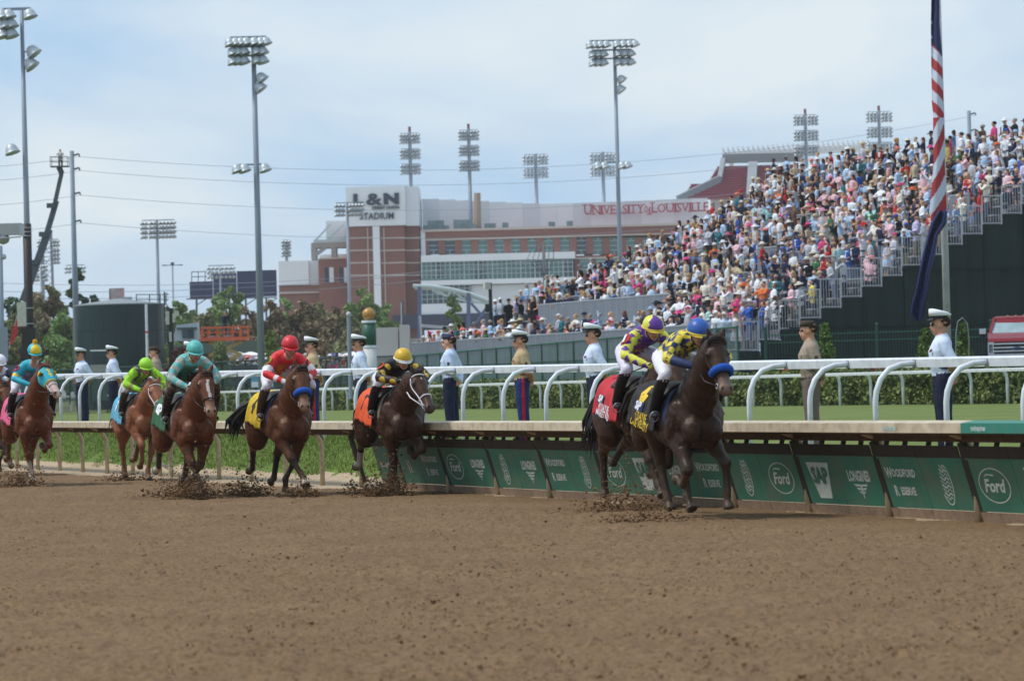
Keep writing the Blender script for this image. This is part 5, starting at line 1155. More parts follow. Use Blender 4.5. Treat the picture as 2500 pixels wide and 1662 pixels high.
ol = thing('scissor_lift', 'orange scissor lift platform with guard rails behind the rider in teal', 'lift', G(548, 235, 1.6)[:]); d_ = 235; ORG = mat('orange_paint', srgb(226, 106, 66), .5, var=.08)
for dy in (0, 1.2):
    mb = MB()
    for x in (491, 507, 529, 547, 566, 585, 604): mb.bar(P(x, 800, d_) + Vector((0, dy, 0)), P(x, 826, d_) + Vector((0, dy, 0)), .06, .06)
    for y, e in ((800, .09), (812, .05)): mb.bar(P(491, y, d_) + Vector((0, dy, 0)), P(604, y - 3, d_) + Vector((0, dy, 0)), e, e)
    mb.build('guard_rail', ORG, ol, world=True)
mb = MB(); mb.bar(P(490, 829, d_ + .6), P(606, 826, d_ + .6), 1.3, .22); mb.build('platform', ORG, ol, world=True)
YEL = mat('yellow_steel', srgb(190, 162, 92), .6, var=.12)
for (a, b) in (((510, 836), (590, 866)), ((590, 834), (510, 868)), ((520, 866), (585, 893)), ((585, 866), (520, 895))): mb = MB(); mb.bar(P(*a, d_ + .3), P(*b, d_ + .3), .2, .2); mb.build('scissor_arm', YEL, ol, world=True)
mb = MB(); mb.box(G(550, d_ + .6, 2.0), (2.6, 1.4, .7)); mb.build('chassis', mat('olive_chassis', srgb(90, 96, 70), .6), ol, world=True)
mb = MB(); mb.ell(P(520, 824, d_ + .4), (.35, .3, .12)); mb.ell(P(560, 823, d_ + .5), (.4, .3, .15)); o = mb.build('kit_bags', mat('kit', srgb(96, 92, 96), .9, var=.3), smooth=True); tag(o, 'equipment bags lying on the orange lift platform', 'bags', kind='stuff')
op = link('person', PMESH['photo']); op.location = P(549, 826, d_ + .6)[:]; op.color = (*srgb(40, 44, 62), 1); op.rotation_euler = (0, 0, .6); tag(op, 'operator in dark navy standing on the orange lift', 'person'); h_ = link('hair', HAIRME['short'], op); h_.color = (*srgb(24, 22, 24), 1)
# low buildings and stalls
lb_ = thing('low_building', 'low white walled building beside the gold ball post', 'building', G(965, 250, 1.6)[:])
for (x0, x1, y0, y1, dd_) in ((918, 974, 800, 900, 250), (974.3, 1000, 793, 900, 249.5), (1000.3, 1110, 826, 900, 252), (836, 918, 858, 900, 251)):
    mb = MB(); a, b = P(x0, y0, dd_), P(x1, y1, dd_); mb.box(((a.x+b.x)/2, dd_ + 1.5, (a.z+b.z)/2), (b.x-a.x, 3, a.z-b.z)); mb.build('wall', mat('pale_wall', srgb(186, 184, 180), .8, var=.08, scale=.4), lb_, world=True)
mb = MB(); mb.tube([P(980, 738, 249), P(980, 794, 249)], .05, 6); mb.build('flag_staff', GALV, lb_, world=True); mb = MB(); mb.box(P(982.5, 752, 249), (.14, .02, .9)); mb.build('small_flag', mat('green_flag', srgb(50, 96, 84), .8), lb_, world=True)
mb = MB(); mb.bar(P(1030, 795, 249.8), P(1100, 800, 251), .2, .2); mb.bar(P(1025, 770, 249), P(1030, 835, 249), .15, .15); mb.build('mast', GALV, lb_, world=True)
gs = thing('gold_ball_post', 'green and white column topped by a gold ball beside the course', 'post', G(905, 165, 1.5)[:]); d_ = 165; b = gs.location; s_ = F/d_
zz = lambda y: P(903, y, d_).z
mb = MB(); mb.tube([(b.x, b.y, zz(845)), (b.x, b.y, zz(788))], 16.5/s_, 20); mb.build('green_shaft', mat('post_green', srgb(34, 84, 66), .5, var=.06), gs, smooth=True, world=True)
mb = MB(); mb.tube([(b.x, b.y, zz(788)), (b.x, b.y, zz(782))], 18/s_, 20); mb.tube([(b.x, b.y, zz(849)), (b.x, b.y, zz(843))], 18/s_, 20); mb.build('white_collars', WHITE, gs, world=True)['kind'] = 'stuff'
mb = MB(); mb.tube([(b.x, b.y, 1.2), (b.x, b.y, zz(849))], 17/s_, 20); mb.build('white_shaft', mat('pale_post', srgb(200, 200, 198), .6, var=.06), gs, smooth=True, world=True)
mb = MB(); mb.ell((b.x, b.y, zz(767)), 16.5/s_); mb.build('gold_ball', mat('gold_paint', srgb(178, 132, 70), .4, .2, var=.1), gs, smooth=True, world=True)
t = thing('slim_post', 'slim grey lamp post left of the gold ball post', 'post', G(856, 180, 1.5)[:]); b = t.location
mb = MB(); mb.tube([(b.x, b.y, 1.2), (b.x, b.y, P(853, 770, 180).z)], .1, 8); mb.build('pole', POLEM, t, world=True); mb = MB(); mb.ell((b.x, b.y, P(853, 768, 180).z), (.13, .13, .16)); mb.build('lamp', GALV, t, smooth=True, world=True)
# tents and the infield crowd seen above the low fence
mnd = MB()
for (x0, x1, yy, d_) in ((530, 640, 872, 228), (650, 860, 868, 232)):
    a, b = G(x0, d_, 1.0), G(x1, d_, 1.0); mnd.box(((a.x+b.x)/2, d_ + 3, 1.45), (b.x-a.x, 6, .9))
tag(mnd.build('viewing_platform', DECK), 'low raised viewing platform behind the dark fence', 'platform')
r = np.random.default_rng(5); items = []
for k in range(105):
    px = r.uniform(535, 872); d_ = r.uniform(226, 233); items.append(G(px, d_, 1.9 + r.uniform(-.08, .2)))
mb = crowd_mass(items, 0., r); tag(mb.build('crowd', CROWDM, colors=True), 'distant infield crowd seen over the dark fence behind the rider in red', 'crowd', kind='stuff')
r = np.random.default_rng(6); items = [G(r.uniform(190, 535), r.uniform(238, 262), 1.62) for k in range(60)]
mb = crowd_mass(items, 0., r); tag(mb.build('crowd', CROWDM, colors=True), 'scattered people behind the dark fence below the green tank', 'crowd', kind='stuff')
for i, (px, d_, w) in enumerate(((552, 236, 1.0), (580, 237, 1.1), (612, 238, 1.2), (640, 238, 1.0), (860, 236, 1.1))):
    p = P(px, 867, d_); t = thing('tent', ['white canopy tent under the orange lift', 'second white canopy tent from the orange lift', 'white canopy tent left of the lamp pole', 'white canopy tent at the lamp pole foot', 'white canopy tent near the slim grey post'][i], 'tent', (p.x, p.y, 1.6))
    mb = MB(); mb.loft([(p.x, p.y, p.z - .28), (p.x, p.y, p.z), (p.x, p.y, p.z + .22)], [(w*.7, w*.7, 0), (w*.7, w*.7, 0), (.1, .1, 0)], [(-w*.7, w*.7, 0), (-w*.7, w*.7, 0), (-.1, .1, 0)], 4); mb.build('canopy', PANELW, t, world=True)
    for q in ((-w*.9, -w*.9 if 0 else -.4), (w*.9, -.4)): mb = MB(); mb.bar((p.x + q[0]*.7, p.y + q[1], 1.5), (p.x + q[0]*.7, p.y + q[1], p.z - .2), .05, .05); mb.build('leg', GALV, t, world=True)
gc = thing('golf_cart', 'white roofed golf cart parked before the green tank', 'cart', G(243, 228, 1.6)[:])
mb = MB(); mb.bar(P(222, 856, 228), P(262, 855, 228), 1.0, .08); mb.build('roof', PANELW, gc, world=True)
mb = MB()
for x in (224, 260): mb.bar(P(x, 857, 228), P(x + (3 if x > 240 else -2), 890, 228), .05, .05)
mb.build('roof_posts', GREYB, gc, world=True)['kind'] = 'stuff'
mb = MB(); mb.box(P(243, 900, 228.2), (1.1, .9, .5)); mb.build('body', mat('cart_body', srgb(150, 150, 146), .4), gc, world=True)
gb = thing('flat_roofed_shed', 'long grey green roofed shed below the orange lift', 'shed', G(530, 246, 1.6)[:])
mb = MB(); mb.prism([(-4.2, 0), (-3.0, .7), (2.0, .75), (4.0, 0)], P(555, 862, 246), (1, 0, 0), (0, 0, 1), (0, 1, 0), 4); mb.build('roof', mat('shed_roof', srgb(104, 118, 106), .8, var=.1, scale=.6), gb, world=True)
mb = MB(); mb.box(P(555, 885, 248), (7.5, 3.6, 1.2)); mb.build('wall', mat('shed_wall', srgb(120, 112, 96), .8), gb, world=True)
bn = thing('banner', 'pale blue printed banner tied to the dark fence', 'banner', G(640, 208, 1.5)[:]); mb = MB(); mb.box(P(640, 925, 208), (1.25, .03, .95)); mb.build('sheet', mat('banner_blue', srgb(96, 160, 196), .7, var=.1), bn, world=True)
mb = MB(); mb.box(P(640, 938, 207.97), (1.2, .02, .3)); mb.build('white_strip', PANELW, bn, world=True)
t = thing('dark_banner', 'charcoal cover stretched along the dark fence', 'banner', G(610, 209, 1.5)[:]); mb = MB(); mb.box(P(612, 912, 209), (2.2, .03, 1.0)); mb.build('sheet', mat('charcoal', srgb(70, 76, 78), .8, var=.15), t, world=True)
rf = thing('red_flag', 'red flag hanging behind the black sleeved pole', 'flag', G(30, 200, 1.6)[:])
mb = MB(); mb.tube([P(22, 850, 200), P(42, 770, 200)], .03, 5); mb.build('staff', GALV, rf, world=True)
mb = MB(); q = [(42, 770), (44, 786), (42, 815), (32, 838), (24, 842), (28, 812), (36, 786)]; mb.prism([(P(x, y, 200).x, P(x, y, 200).z) for x, y in q], (0, 199.95, 0), (1, 0, 0), (0, 0, 1), (0, 1, 0), .06); mb.build('cloth', mat('red_cloth', srgb(184, 50, 60), .8, var=.2, scale=4), rf, world=True)

# ================================================================== flag pole with two hanging flags
fp = thing('flagpole', 'tall pale grey flagpole before the screened stand end', 'pole', G(2316, 130, 1.4)[:]); b = fp.location
mb = MB(); mb.tube([(b.x, b.y, 1.2), (b.x, b.y, P(2290, -60, 130).z)], [.135, .095], 14); mb.build('pole', mat('flagpole_paint', srgb(186, 188, 190), .5, var=.06, dirt=srgb(110, 112, 116), dirtamt=.35, scale=2), fp, smooth=True, world=True)
def hung_flag(name, label, outline, d, colorf, mats_, folds=3, amp=.09, rows=150, cols=28):
    """outline: (y, xleft, xright) down the hanging cloth"""
    ys = np.array([o[0] for o in outline], float); xl = np.array([o[1] for o in outline], float); xr = np.array([o[2] for o in outline], float)
    t = thing(name, label, 'flag', P(xr[-1], ys[-1], d)[:]); v = []
    for i in range(rows):
        y = ys[0] + (ys[-1]-ys[0])*i/(rows-1); a, c = np.interp(y, ys, xl), np.interp(y, ys, xr)
        for j in range(cols):
            q = j/(cols-1); dep = math.sin(q*math.pi*folds + y*.006)*amp + math.sin(q*7 + y*.012)*amp*.3; p = P(a + (c-a)*q, y, d); v.append((p.x, p.y + dep - .12, p.z))
    mb = MB(); f = grid_faces(rows, cols); mb.add(v, f)
    mb.mi = [colorf((k // (cols-1))/(rows-1), (k % (cols-1))/(cols-1), ys[0] + (ys[-1]-ys[0])*(k // (cols-1))/(rows-1)) for k in range(len(f))]
    o = mb.build('cloth', mats_, t, smooth=True, world=True); sm = o.modifiers.new('thick', 'SOLIDIFY'); sm.thickness = .012; return t
FR, FW, FB = mat('flag_red', srgb(168, 56, 62), .8, var=.08, scale=3), mat('flag_white', srgb(198, 204, 222), .8, var=.05), mat('flag_blue', srgb(34, 44, 86), .8, var=.12, scale=3)
def usf(fy, fx, y):
    if y < 100 + fx*40: return 2 if not (fx < .12 and (abs(y - 55) < 5 or abs(y - 88) < 4)) else 1
    e = y - fx*32 if y < 285 else y + (fx - .5)*70 - (1-fx)*0
    if y < 285: k = int((e - 108) // 27); return 1 if k % 2 == 0 else 0
    k = int((y + fx*62 - 318) // 42); return 1 if k % 2 == 0 else 0
hung_flag('national_flag', 'limp red and white striped flag with navy canton hanging down the flagpole', [(-30, 2273, 2292), (60, 2272, 2293), (130, 2273, 2299), (250, 2275, 2303), (280, 2278, 2304), (400, 2279, 2306), (470, 2273, 2309), (520, 2268, 2311), (555, 2276, 2286)], 129, usf, [FR, FW, FB], folds=2)
def stf(fy, fx, y): return 0
hung_flag('state_flag', 'dark blue flag hanging twisted below the striped flag', [(515, 2290, 2312), (545, 2272, 2311), (575, 2264, 2290), (620, 2252, 2283), (665, 2243, 2272), (715, 2233, 2266), (745, 2224, 2259), (768, 2221, 2256), (785, 2237, 2245)], 128.8, stf, [mat('state_blue', srgb(24, 36, 86), .8, var=.3, scale=2.5)], folds=3.2, amp=.17)

# ================================================================== red pick-up truck
tr = thing('pickup_truck', 'dark red pick-up truck with chrome grille parked behind the last sailor', 'truck', G(2484, 136, 1.70)[:]); d_ = 136; s_ = F/d_; b = tr.location
REDP = mat('red_car_paint', srgb(122, 22, 34), .4, .0, var=.06, coat=.15, spec=.3); CHR = mat('chrome', srgb(190, 194, 200), .2, .7, var=.06); BLK = mat('black_plastic', srgb(24, 24, 28), .5, var=.1); GLW = mat('windscreen', srgb(150, 168, 172), .12, var=.25, scale=1.5, spec=.8)
def TB(x, z): return Vector((b.x + x, b.y, b.z + z))          # truck front plane; x across, z up
rot_t = -.13
def tpart(name, mb, m_, **k): return mb.build(name, m_, tr, **k)
tr.rotation_euler = (0, 0, rot_t)
W2 = 1.05
mb = MB(); mb.prism([(0, .5), (0, 1.09), (.12, 1.2), (.7, 1.36), (1.5, 1.43), (1.5, .5), (.3, .45)], (-W2, 0, 0), (0, 1, 0), (0, 0, 1), (1, 0, 0), 2*W2); tpart('front_body', mb, REDP)
mb = MB(); mb.loft([(0, 1.45, 1.38), (0, 1.9, 1.75), (0, 2.15, 1.98), (0, 2.6, 2.03), (0, 3.6, 2.02), (0, 3.9, 1.38)], [(.98, 0, 0), (.88, 0, 0), (.80, 0, 0), (.78, 0, 0), (.78, 0, 0), (.95, 0, 0)], [(0, 0, .02), (0, 0, .03), (0, 0, .03), (0, 0, .03), (0, 0, .03), (0, 0, .02)], 12, e=.4); tpart('roof', mb, REDP, smooth=False)
mb = MB(); mb.box((0, 3.1, 1.55), (1.62, 1.5, .75)); tpart('cabin', mb, BLK)
mb = MB(); mb.add([(-.92, 1.44, 1.40), (.92, 1.44, 1.40), (.76, 2.08, 1.93), (-.76, 2.08, 1.93)], [(0, 1, 2, 3)]); tpart('windscreen', mb, GLW)
for s in (-1, 1): mb = MB(); mb.bar((s*.96, 1.44, 1.38), (s*.79, 2.1, 1.97), .1, .1); tpart('pillar', mb, REDP)
mb = MB(); mb.box((0, -.02, .80), (1.72, .05, .5)); g_ = tpart('grille', mb, BLK)
for z in (.60, .73, .86, 1.0): mb = MB(); mb.box((0, -.06, z), (1.9, .05, .055)); mb.build('grille_bar', CHR, g_)
mb = MB(); mb.ell((0, -.1, .82), (.17, .03, .07)); mb.build('emblem', mat('blue_oval', srgb(50, 66, 100), .3), g_, smooth=True)
for s in (-1, 1):
    mb = MB(); mb.box((s*.95, -.03, .81), (.22, .06, .52)); hl = tpart('headlight', mb, CHR); mb = MB(); mb.box((s*.95, -.07, .83), (.13, .03, .3)); mb.build('lens', LAMPD, hl)
    mb = MB(); mb.tube([(s*.88 - .14, .8, .42), (s*.88 + .14, .8, .42)], .42, 18); wh = tpart('wheel', mb, mat('tyre', srgb(26, 26, 28), .9)); mb = MB(); mb.tube([(s*.88 - .15, .8, .42), (s*.88 + .15, .8, .42)], .25, 14); mb.build('rim', CHR, wh)
    mb = MB(); mb.box((s*1.24, 1.5, 1.5), (.24, .12, .2)); mr_ = tpart('mirror', mb, CHR); mb = MB(); mb.bar((s*.98, 1.5, 1.4), (s*1.24, 1.5, 1.36), .06, .1); mb.box((s*1.24, 1.51, 1.34), (.22, .12, .14)); mb.build('mirror_arm', BLK, mr_)
mb = MB(); mb.box((0, -.08, .46), (2.0, .2, .16)); tpart('bumper', mb, CHR); mb = MB(); mb.box((0, .0, .38), (1.8, .2, .16)); tpart('air_dam', mb, BLK)
mb = MB(); mb.box((0, 3.2, .95), (2*W2, 4.2, .7)); tpart('side_body', mb, REDP)
for x in (-.3, 0, .3): mb = MB(); mb.ell((x, 2.15, 2.06), (.06, .05, .025), sub=1); tpart('roof_lamp', mb, mat('amber', srgb(200, 130, 60), .4))
mb = MB(); 
# ================================================================== figures: shared anatomy
def resamp(pts, r, n):
    """smooth resampling of a path (Catmull-Rom) with radii"""
    p = np.array([tuple(q) for q in pts], float); r = np.asarray(r, float); k = len(p); out = []; rr = []
    for i in range(n):
        t = i/(n-1)*(k-1); j = min(int(t), k-2); u = t - j; p0, p1, p2, p3 = p[max(j-1, 0)], p[j], p[j+1], p[min(j+2, k-1)]
        out.append(.5*((2*p1) + (-p0+p2)*u + (2*p0-5*p1+4*p2-p3)*u*u + (-p0+3*p1-3*p2+p3)*u**3)); w = u*u*(3-2*u); rr.append(r[j]*(1-w) + r[j+1]*w)
    return [Vector(q) for q in out], np.array(rr)
def smooth_tube(mb, pts, r, n=18, seg=12, **k):
    p, q = resamp(pts, r, n); mb.tube(p, q, seg, round_=True, **k)
def hand(mb, wrist, fdir, palm_n, side, sc=1., tag=3, curl=.7):
    """palm and five bent fingers; fdir towards the knuckles, palm_n out of the palm, side towards the thumb"""
    f, p, s = [Vector(q).normalized() for q in (fdir, palm_n, side)]; w = Vector(wrist)
    mb.tube([w, w + f*.045*sc, w + f*.088*sc], [.026*sc, .040*sc, .040*sc], 10, tag=tag, round_=True, side=p, sq=1.35) if False else mb.loft([w - f*.01, w + f*.03*sc, w + f*.075*sc, w + f*.092*sc], [p*.018*sc, p*.019*sc, p*.017*sc, p*.012*sc], [s*.026*sc, s*.04*sc, s*.042*sc, s*.038*sc], 10, tag=tag)
    for i, (o, ln) in enumerate(((.031, .070), (.011, .078), (-.010, .073), (-.030, .058))):
        b = w + f*.088*sc + s*o*sc; d1 = (f*math.cos(curl*.8) + p*math.sin(curl*.8)).normalized(); d2 = (f*math.cos(curl*2.2) + p*math.sin(curl*2.2)).normalized(); k1 = b + d1*ln*.5*sc; k2 = k1 + d2*ln*.5*sc
        mb.tube([b - f*.012*sc, k1, k2], [.0095*sc, .009*sc, .0075*sc], 7, tag=tag, round_=True)
    b = w + f*.025*sc + s*.032*sc; k1 = b + (s*.6 + f*.7 + p*.3).normalized()*.035*sc; k2 = k1 + (f*.75 + p*.6).normalized()*.03*sc; mb.tube([b, k1, k2], [.013*sc, .0105*sc, .0085*sc], 7, tag=tag, round_=True)
def head_shape(mb, c, fwd, up, tag=6, sc=1.):
    """skull, jaw, nose, ears; returns frame"""
    f = Vector(fwd).normalized(); u = Vector(up); u = (u - f*u.dot(f)).normalized(); s = u.cross(f); c = Vector(c); M3 = Matrix((f, s, u)).transposed()
    mb.ell(c + u*.02*sc - f*.008*sc, (.098*sc, .078*sc, .108*sc), M3, tag=tag); mb.ell(c + f*.028*sc - u*.055*sc, (.066*sc, .058*sc, .065*sc), M3, tag=tag)
    mb.ell(c + f*.055*sc - u*.098*sc, (.032*sc, .034*sc, .022*sc), M3, sub=1, tag=tag); mb.tube([c + f*.086*sc + u*.012*sc, c + f*.102*sc - u*.026*sc], [.009*sc, .014*sc], 8, tag=tag, round_=True)
    mb.ell(c + f*.086*sc - u*.062*sc, (.014*sc, .028*sc, .010*sc), M3, sub=1, tag=9)
    for q in (-1, 1): mb.ell(c + s*q*.079*sc - u*.012*sc - f*.008*sc, (.022*sc, .010*sc, .034*sc), M3, sub=1, tag=tag); mb.ell(c + s*q*.034*sc + f*.083*sc + u*.008*sc, (.006*sc, .013*sc, .005*sc), M3, sub=1, tag=10)
    return f, s, u
def skin_mesh(mb, voxel, colf, mats_, name, parent, it=3):
    v, f, idx = remeshed(mb, voxel, it); tg = mb.arrays()[2][idx].astype(int); c = colf(tg, v, mb.arrays()[1][idx]); m2 = MB(); m2.add(v, f, col=c)
    return link(name, m2.mesh(name, mats_, smooth=True, colors=True), parent)
CLOTH = mat('uniform_cloth', attr='Col', rough=.8, var=.14, scale=6, spec=.2, bump=.9, bscale=9)
SKINA = mat('face_skin', srgb(200, 150, 124), .5, var=.08, scale=14, spec=.35)

# ------------------------------------------------------------------ uniformed men along the turf rail
WCAP = mat('cap_white', srgb(232, 234, 238), .6, var=.03); NCAP = mat('cap_band', srgb(24, 26, 34), .5, var=.1); GOLD = mat('gold_braid', srgb(176, 140, 70), .4, .4); BRCAP = mat('cap_brown', srgb(64, 52, 40), .85, var=.1); BLCAP = mat('cap_blue', srgb(34, 44, 76), .8, var=.1)
def peaked_cap(parent, c, tilt=.22, sc=1.):
    """white-topped combination cap at head centre c, facing +x"""
    rot = Matrix.Rotation(-tilt*0, 3, 'Y'); z = c[2] + .08*sc; x = c[0]
    mb = MB(); mb.loft([(x, 0, z), (x, 0, z + .035)], [(.118, 0, 0), (.120, 0, 0)], [(0, .098, 0), (0, .10, 0)], 20); mb.build('cap_band', NCAP, parent, smooth=False)
    mb = MB(); mb.loft([(x, 0, z + .034), (x - .01, 0, z + .055), (x - .02, 0, z + .088), (x - .02, 0, z + .102)], [(.120, 0, -.0), (.138, 0, .026), (.144, 0, .036), (.10, 0, .026)], [(0, .10, 0), (0, .126, 0), (0, .13, 0), (0, .09, 0)], 22); mb.build('cap_top', WCAP, parent, smooth=True)
    mb = MB(); v = []; 
    for t in np.linspace(-1.15, 1.15, 12): v += [(x + math.cos(t)*.105, math.sin(t)*.088, z + .008), (x + math.cos(t)*.105 + .058*max(.15, math.cos(t*.9)), math.sin(t)*.094, z - .022)]
    f = [(2*i, 2*i+1, 2*i+3, 2*i+2) for i in range(11)]; mb.add(v, f); o = mb.build('cap_visor', NCAP, parent, smooth=True); sm = o.modifiers.new('t', 'SOLIDIFY'); sm.thickness = .006
    mb = MB(); mb.ell((x + .118, 0, z + .05), (.012, .024, .03), sub=1); mb.build('cap_badge', GOLD, parent, smooth=True)
def garrison(parent, c, m_):
    x, z = c[0], c[2] + .06; mb = MB(); mb.loft([(x, 0, z), (x, 0, z + .05), (x - .005, 0, z + .088)], [(.106, 0, .0), (.112, 0, .0), (.112, 0, .012)], [(0, .088, 0), (0, .07, 0), (0, .012, 0)], 20); mb.build('garrison_cap', m_, parent, smooth=True)
    mb = MB(); mb.ell((x + .085, .06, z + .035), (.014, .012, .014), sub=1); mb.build('cap_badge', GOLD, parent, smooth=True)
def cap_soft(parent, c, m_):
    x, z = c[0], c[2] + .07; mb = MB(); mb.loft([(x, 0, z - .01), (x, 0, z + .05), (x, 0, z + .075)], [(.108, 0, 0), (.106, 0, 0), (.07, 0, 0)], [(0, .09, 0), (0, .085, 0), (0, .05, 0)], 20); mb.build('service_cap', m_, parent, smooth=True); mb = MB(); mb.ell((x + .104, .02, z + .028), (.01, .014, .014), sub=1); mb.build('cap_badge', GOLD, parent, smooth=True)
PAL = {'sailor': dict(sh=(206, 217, 238), sl=None, tr=(34, 40, 62), cap='peak'), 'marine': dict(sh=(182, 160, 124), sl=None, tr=(36, 50, 104), cap='peak', stripe=(186, 36, 50)),
       'army': dict(sh=(158, 142, 126), sl='long', tr=(112, 98, 92), cap='brown'), 'air': dict(sh=(200, 213, 238), sl='long', tr=(34, 40, 64), cap='blue', tie=1, mous=1)}
def officer(kind, px, n_, u_=None, label='', sc=1., turn=0., voxel=.014, look=0.):
    a = T(0, n_); e = None
    # find the point of the line n = n_ seen in pixel column px
    lo, hi = -5., 90.
    for _ in range(50):
        mid = (lo + hi)/2; p = T(mid, n_, .7); q = p - CAM; x = CX + q.dot(RV)/q.dot(FV)*F
        if x > px: lo = mid
        else: hi = mid
    p = T(lo, n_, float(turf_z(lo, n_))); K_ = PAL[kind]
    t = thing('person', label, 'person', p[:], math.pi + turn, 'uniformed men standing along the turf rail', sc)
    r = np.random.default_rng(int(px)); mb = MB(); long_ = K_['sl'] == 'long'
    for s in (-1, 1):
        smooth_tube(mb, [(0, s*.095, .98), (.005, s*.11, .76), (.0, s*.125, .52), (-.015, s*.13, .3), (-.01, s*.13, .09)], [.118, .112, .094, .088, .084], tag=4)
        mb.loft([(-.07, s*.135, .045), (.02, s*.14, .05), (.12, s*.15, .035), (.18, s*.155, .03)], [(0, .04, 0), (0, .047, 0), (0, .05, 0), (0, .03, 0)], [(0, 0, .045), (0, 0, .05), (0, 0, .034), (0, 0, .02)], 10, tag=8)
    mb.loft([(0, 0, .9), (-.005, 0, .99), (0, 0, 1.06), (.02, 0, 1.2), (.025, 0, 1.34), (0, 0, 1.44), (-.008, 0, 1.515), (0, 0, 1.565)], [(.135, 0, 0), (.142, 0, 0), (.135, 0, 0), (.146, 0, 0), (.150, 0, 0), (.128, 0, 0), (.092, 0, 0), (.070, 0, 0)], [(0, .182, 0), (0, .178, 0), (0, .172, 0), (0, .192, 0), (0, .212, 0), (0, .20, 0), (0, .115, 0), (0, .070, 0)], 20, tag=0)
    for s in (-1, 1):
        sh, el, ha = (-.005, s*.205, 1.43), (-.11, s*.285, 1.155), (-.165, s*.07, 1.0 + .02*s)
        smooth_tube(mb, [(0, s*.16, 1.445), sh, ((sh[0]+el[0])/2, (sh[1]+el[1])/2 + s*.01, (sh[2]+el[2])/2), (el[0]*.95, el[1], el[2] + (.0 if long_ else .07))], [.068, .078, .072, .066], tag=1)
        smooth_tube(mb, [(el[0]*.9, el[1], el[2] + .05), el, ((el[0]+ha[0])/2, (el[1]+ha[1])/2, (el[2]+ha[2])/2 + .01), ha], [.052, .052, .046, .034], tag=1 if long_ else 2)
        hand(mb, ha, (-.1, -s*.9, -.25), (1, 0, 0), (0, 0, 1), 1., 3, .5)
    smooth_tube(mb, [(-.01, 0, 1.48), (.005, 0, 1.58), (.02, 0, 1.64)], [.070, .068, .064], tag=7)
    hc = (.03, 0, 1.672); f, s_, u = head_shape(mb, hc, (1, math.sin(look), -.03), (0, 0, 1), sc=1.1)
    mb.ell((-.048, 0, 1.712), (.078, .083, .075), tag=11)
    skin = srgb(*[(204, 152, 128), (196, 146, 120), (186, 138, 112)][int(px) % 3])
    colt = {0: srgb(*K_['sh']), 1: srgb(*K_['sh']), 2: skin, 3: skin, 4: srgb(*K_['tr']), 6: skin, 7: skin, 8: (.01, .01, .012), 9: tuple(np.array(skin)*np.array((.75, .5, .5))), 10: (.03, .02, .02), 11: srgb(52, 42, 36)}
    def colf(tg, v, c0):
        tg = np.where((tg == 0) | (tg == 7), np.where(v[:, 2] < 1.553 - .25*v[:, 0], 0, 7), tg); c = np.array([colt.get(int(q), skin) for q in range(12)])[tg]; tors = tg == 0
        c[tors & (v[:, 2] < 1.005)] = srgb(*K_['tr']); c[tors & (np.abs(v[:, 2] - 1.01) < .022)] = (.012, .012, .014)
        if 'stripe' in K_: c[(tg == 4) & (np.abs(v[:, 0]) < .02) & (np.abs(v[:, 1]) > .1)] = srgb(*K_['stripe'])
        if 'tie' in K_ or kind == 'army': c[tors & (v[:, 0] > .09) & (np.abs(v[:, 1]) < .03) & (v[:, 2] > 1.08)] = srgb(30, 34, 50) if kind == 'air' else srgb(60, 52, 48)
        if 'mous' in K_: c[(tg == 9)] = srgb(50, 36, 30)
        if kind in ('marine', 'sailor'): c[tors & (v[:, 0] > .1) & (np.abs(v[:, 1] - .09) < .04) & (np.abs(v[:, 2] - 1.345) < .02)] = srgb(120, 70, 60)
        if kind in ('marine', 'army', 'air'): c[(tg == 1) & (np.abs(v[:, 1]) > .25) & (np.abs(v[:, 2] - 1.29) < .03) & (np.abs(v[:, 0] + .05) < .025)] = srgb(60, 66, 54)
        return c
    skin_mesh(mb, voxel, colf, CLOTH, 'body', t)
    # chest pocket flaps, belt buckle
    mb = MB()
    for s in (-1, 1): mb.loft([(.142, s*.095, 1.335), (.146, s*.095, 1.30)], [(0, .05, 0), (0, .046, 0)], [(.006, 0, 0), (.006, 0, 0)], 8); 
    mb.build('pocket_flaps', mat('pocket_' + kind, tuple(np.array(srgb(*K_['sh']))*.9), .8), t)['kind'] = 'stuff'
    mb = MB(); mb.box((.128, 0, 1.01), (.012, .05, .035)); mb.build('belt_buckle', GOLD, t)
    {'peak': peaked_cap, 'brown': lambda p_, c_: cap_soft(p_, c_, BRCAP), 'blue': lambda p_, c_: garrison(p_, c_, BLCAP)}[K_['cap']](t, hc)
    if px > 2200 or px == 765: mb = MB(); mb.loft([(.128, -.06, 1.684), (.128, .06, 1.684)], [(.008, 0, 0)]*2, [(0, 0, .018)]*2, 8); mb.build('sunglasses', mat('dark_lens', srgb(20, 18, 20), .15, spec=.7), t)
    return t
offs = [('sailor', 2306, 'sailor in white cap and pale blue shirt standing beside the red truck', 1.03, 0.), ('army', 1984, 'soldier in brown cap and taupe uniform between leading horse and flagpole', 1.02, 0.), ('sailor', 1456, 'sailor in white cap just left of the rider in purple', 1.05, .1),
        ('marine', 1279, 'marine in khaki shirt with red striped blue trousers before the green fence', 1.02, .05), ('air', 1104, 'moustached airman in blue garrison cap and pale blue shirt', 1.04, -.25), ('sailor', 884, 'sailor in white cap beside the gold ball post', 1.05, 0.), ('marine', 768, 'marine in khaki behind the rider in red', 1.05, .1),
        ('sailor', 472, 'sailor mostly hidden behind the rider in muddy teal', 1.06, 0.), ('army', 384, 'soldier in brown cap behind the rider in lime', 1.05, 0.), ('sailor', 280, 'right of two sailors standing before the green tank', 1.06, 0.), ('sailor', 203, 'left of two sailors standing before the green tank, face turned to the camera', 1.05, .55)]
for i, (kd_, px, lb, sc, tn) in enumerate(offs): officer(kd_, px, 3.75, label=lb, sc=sc, turn=tn, voxel=.013 if px > 700 else .017)
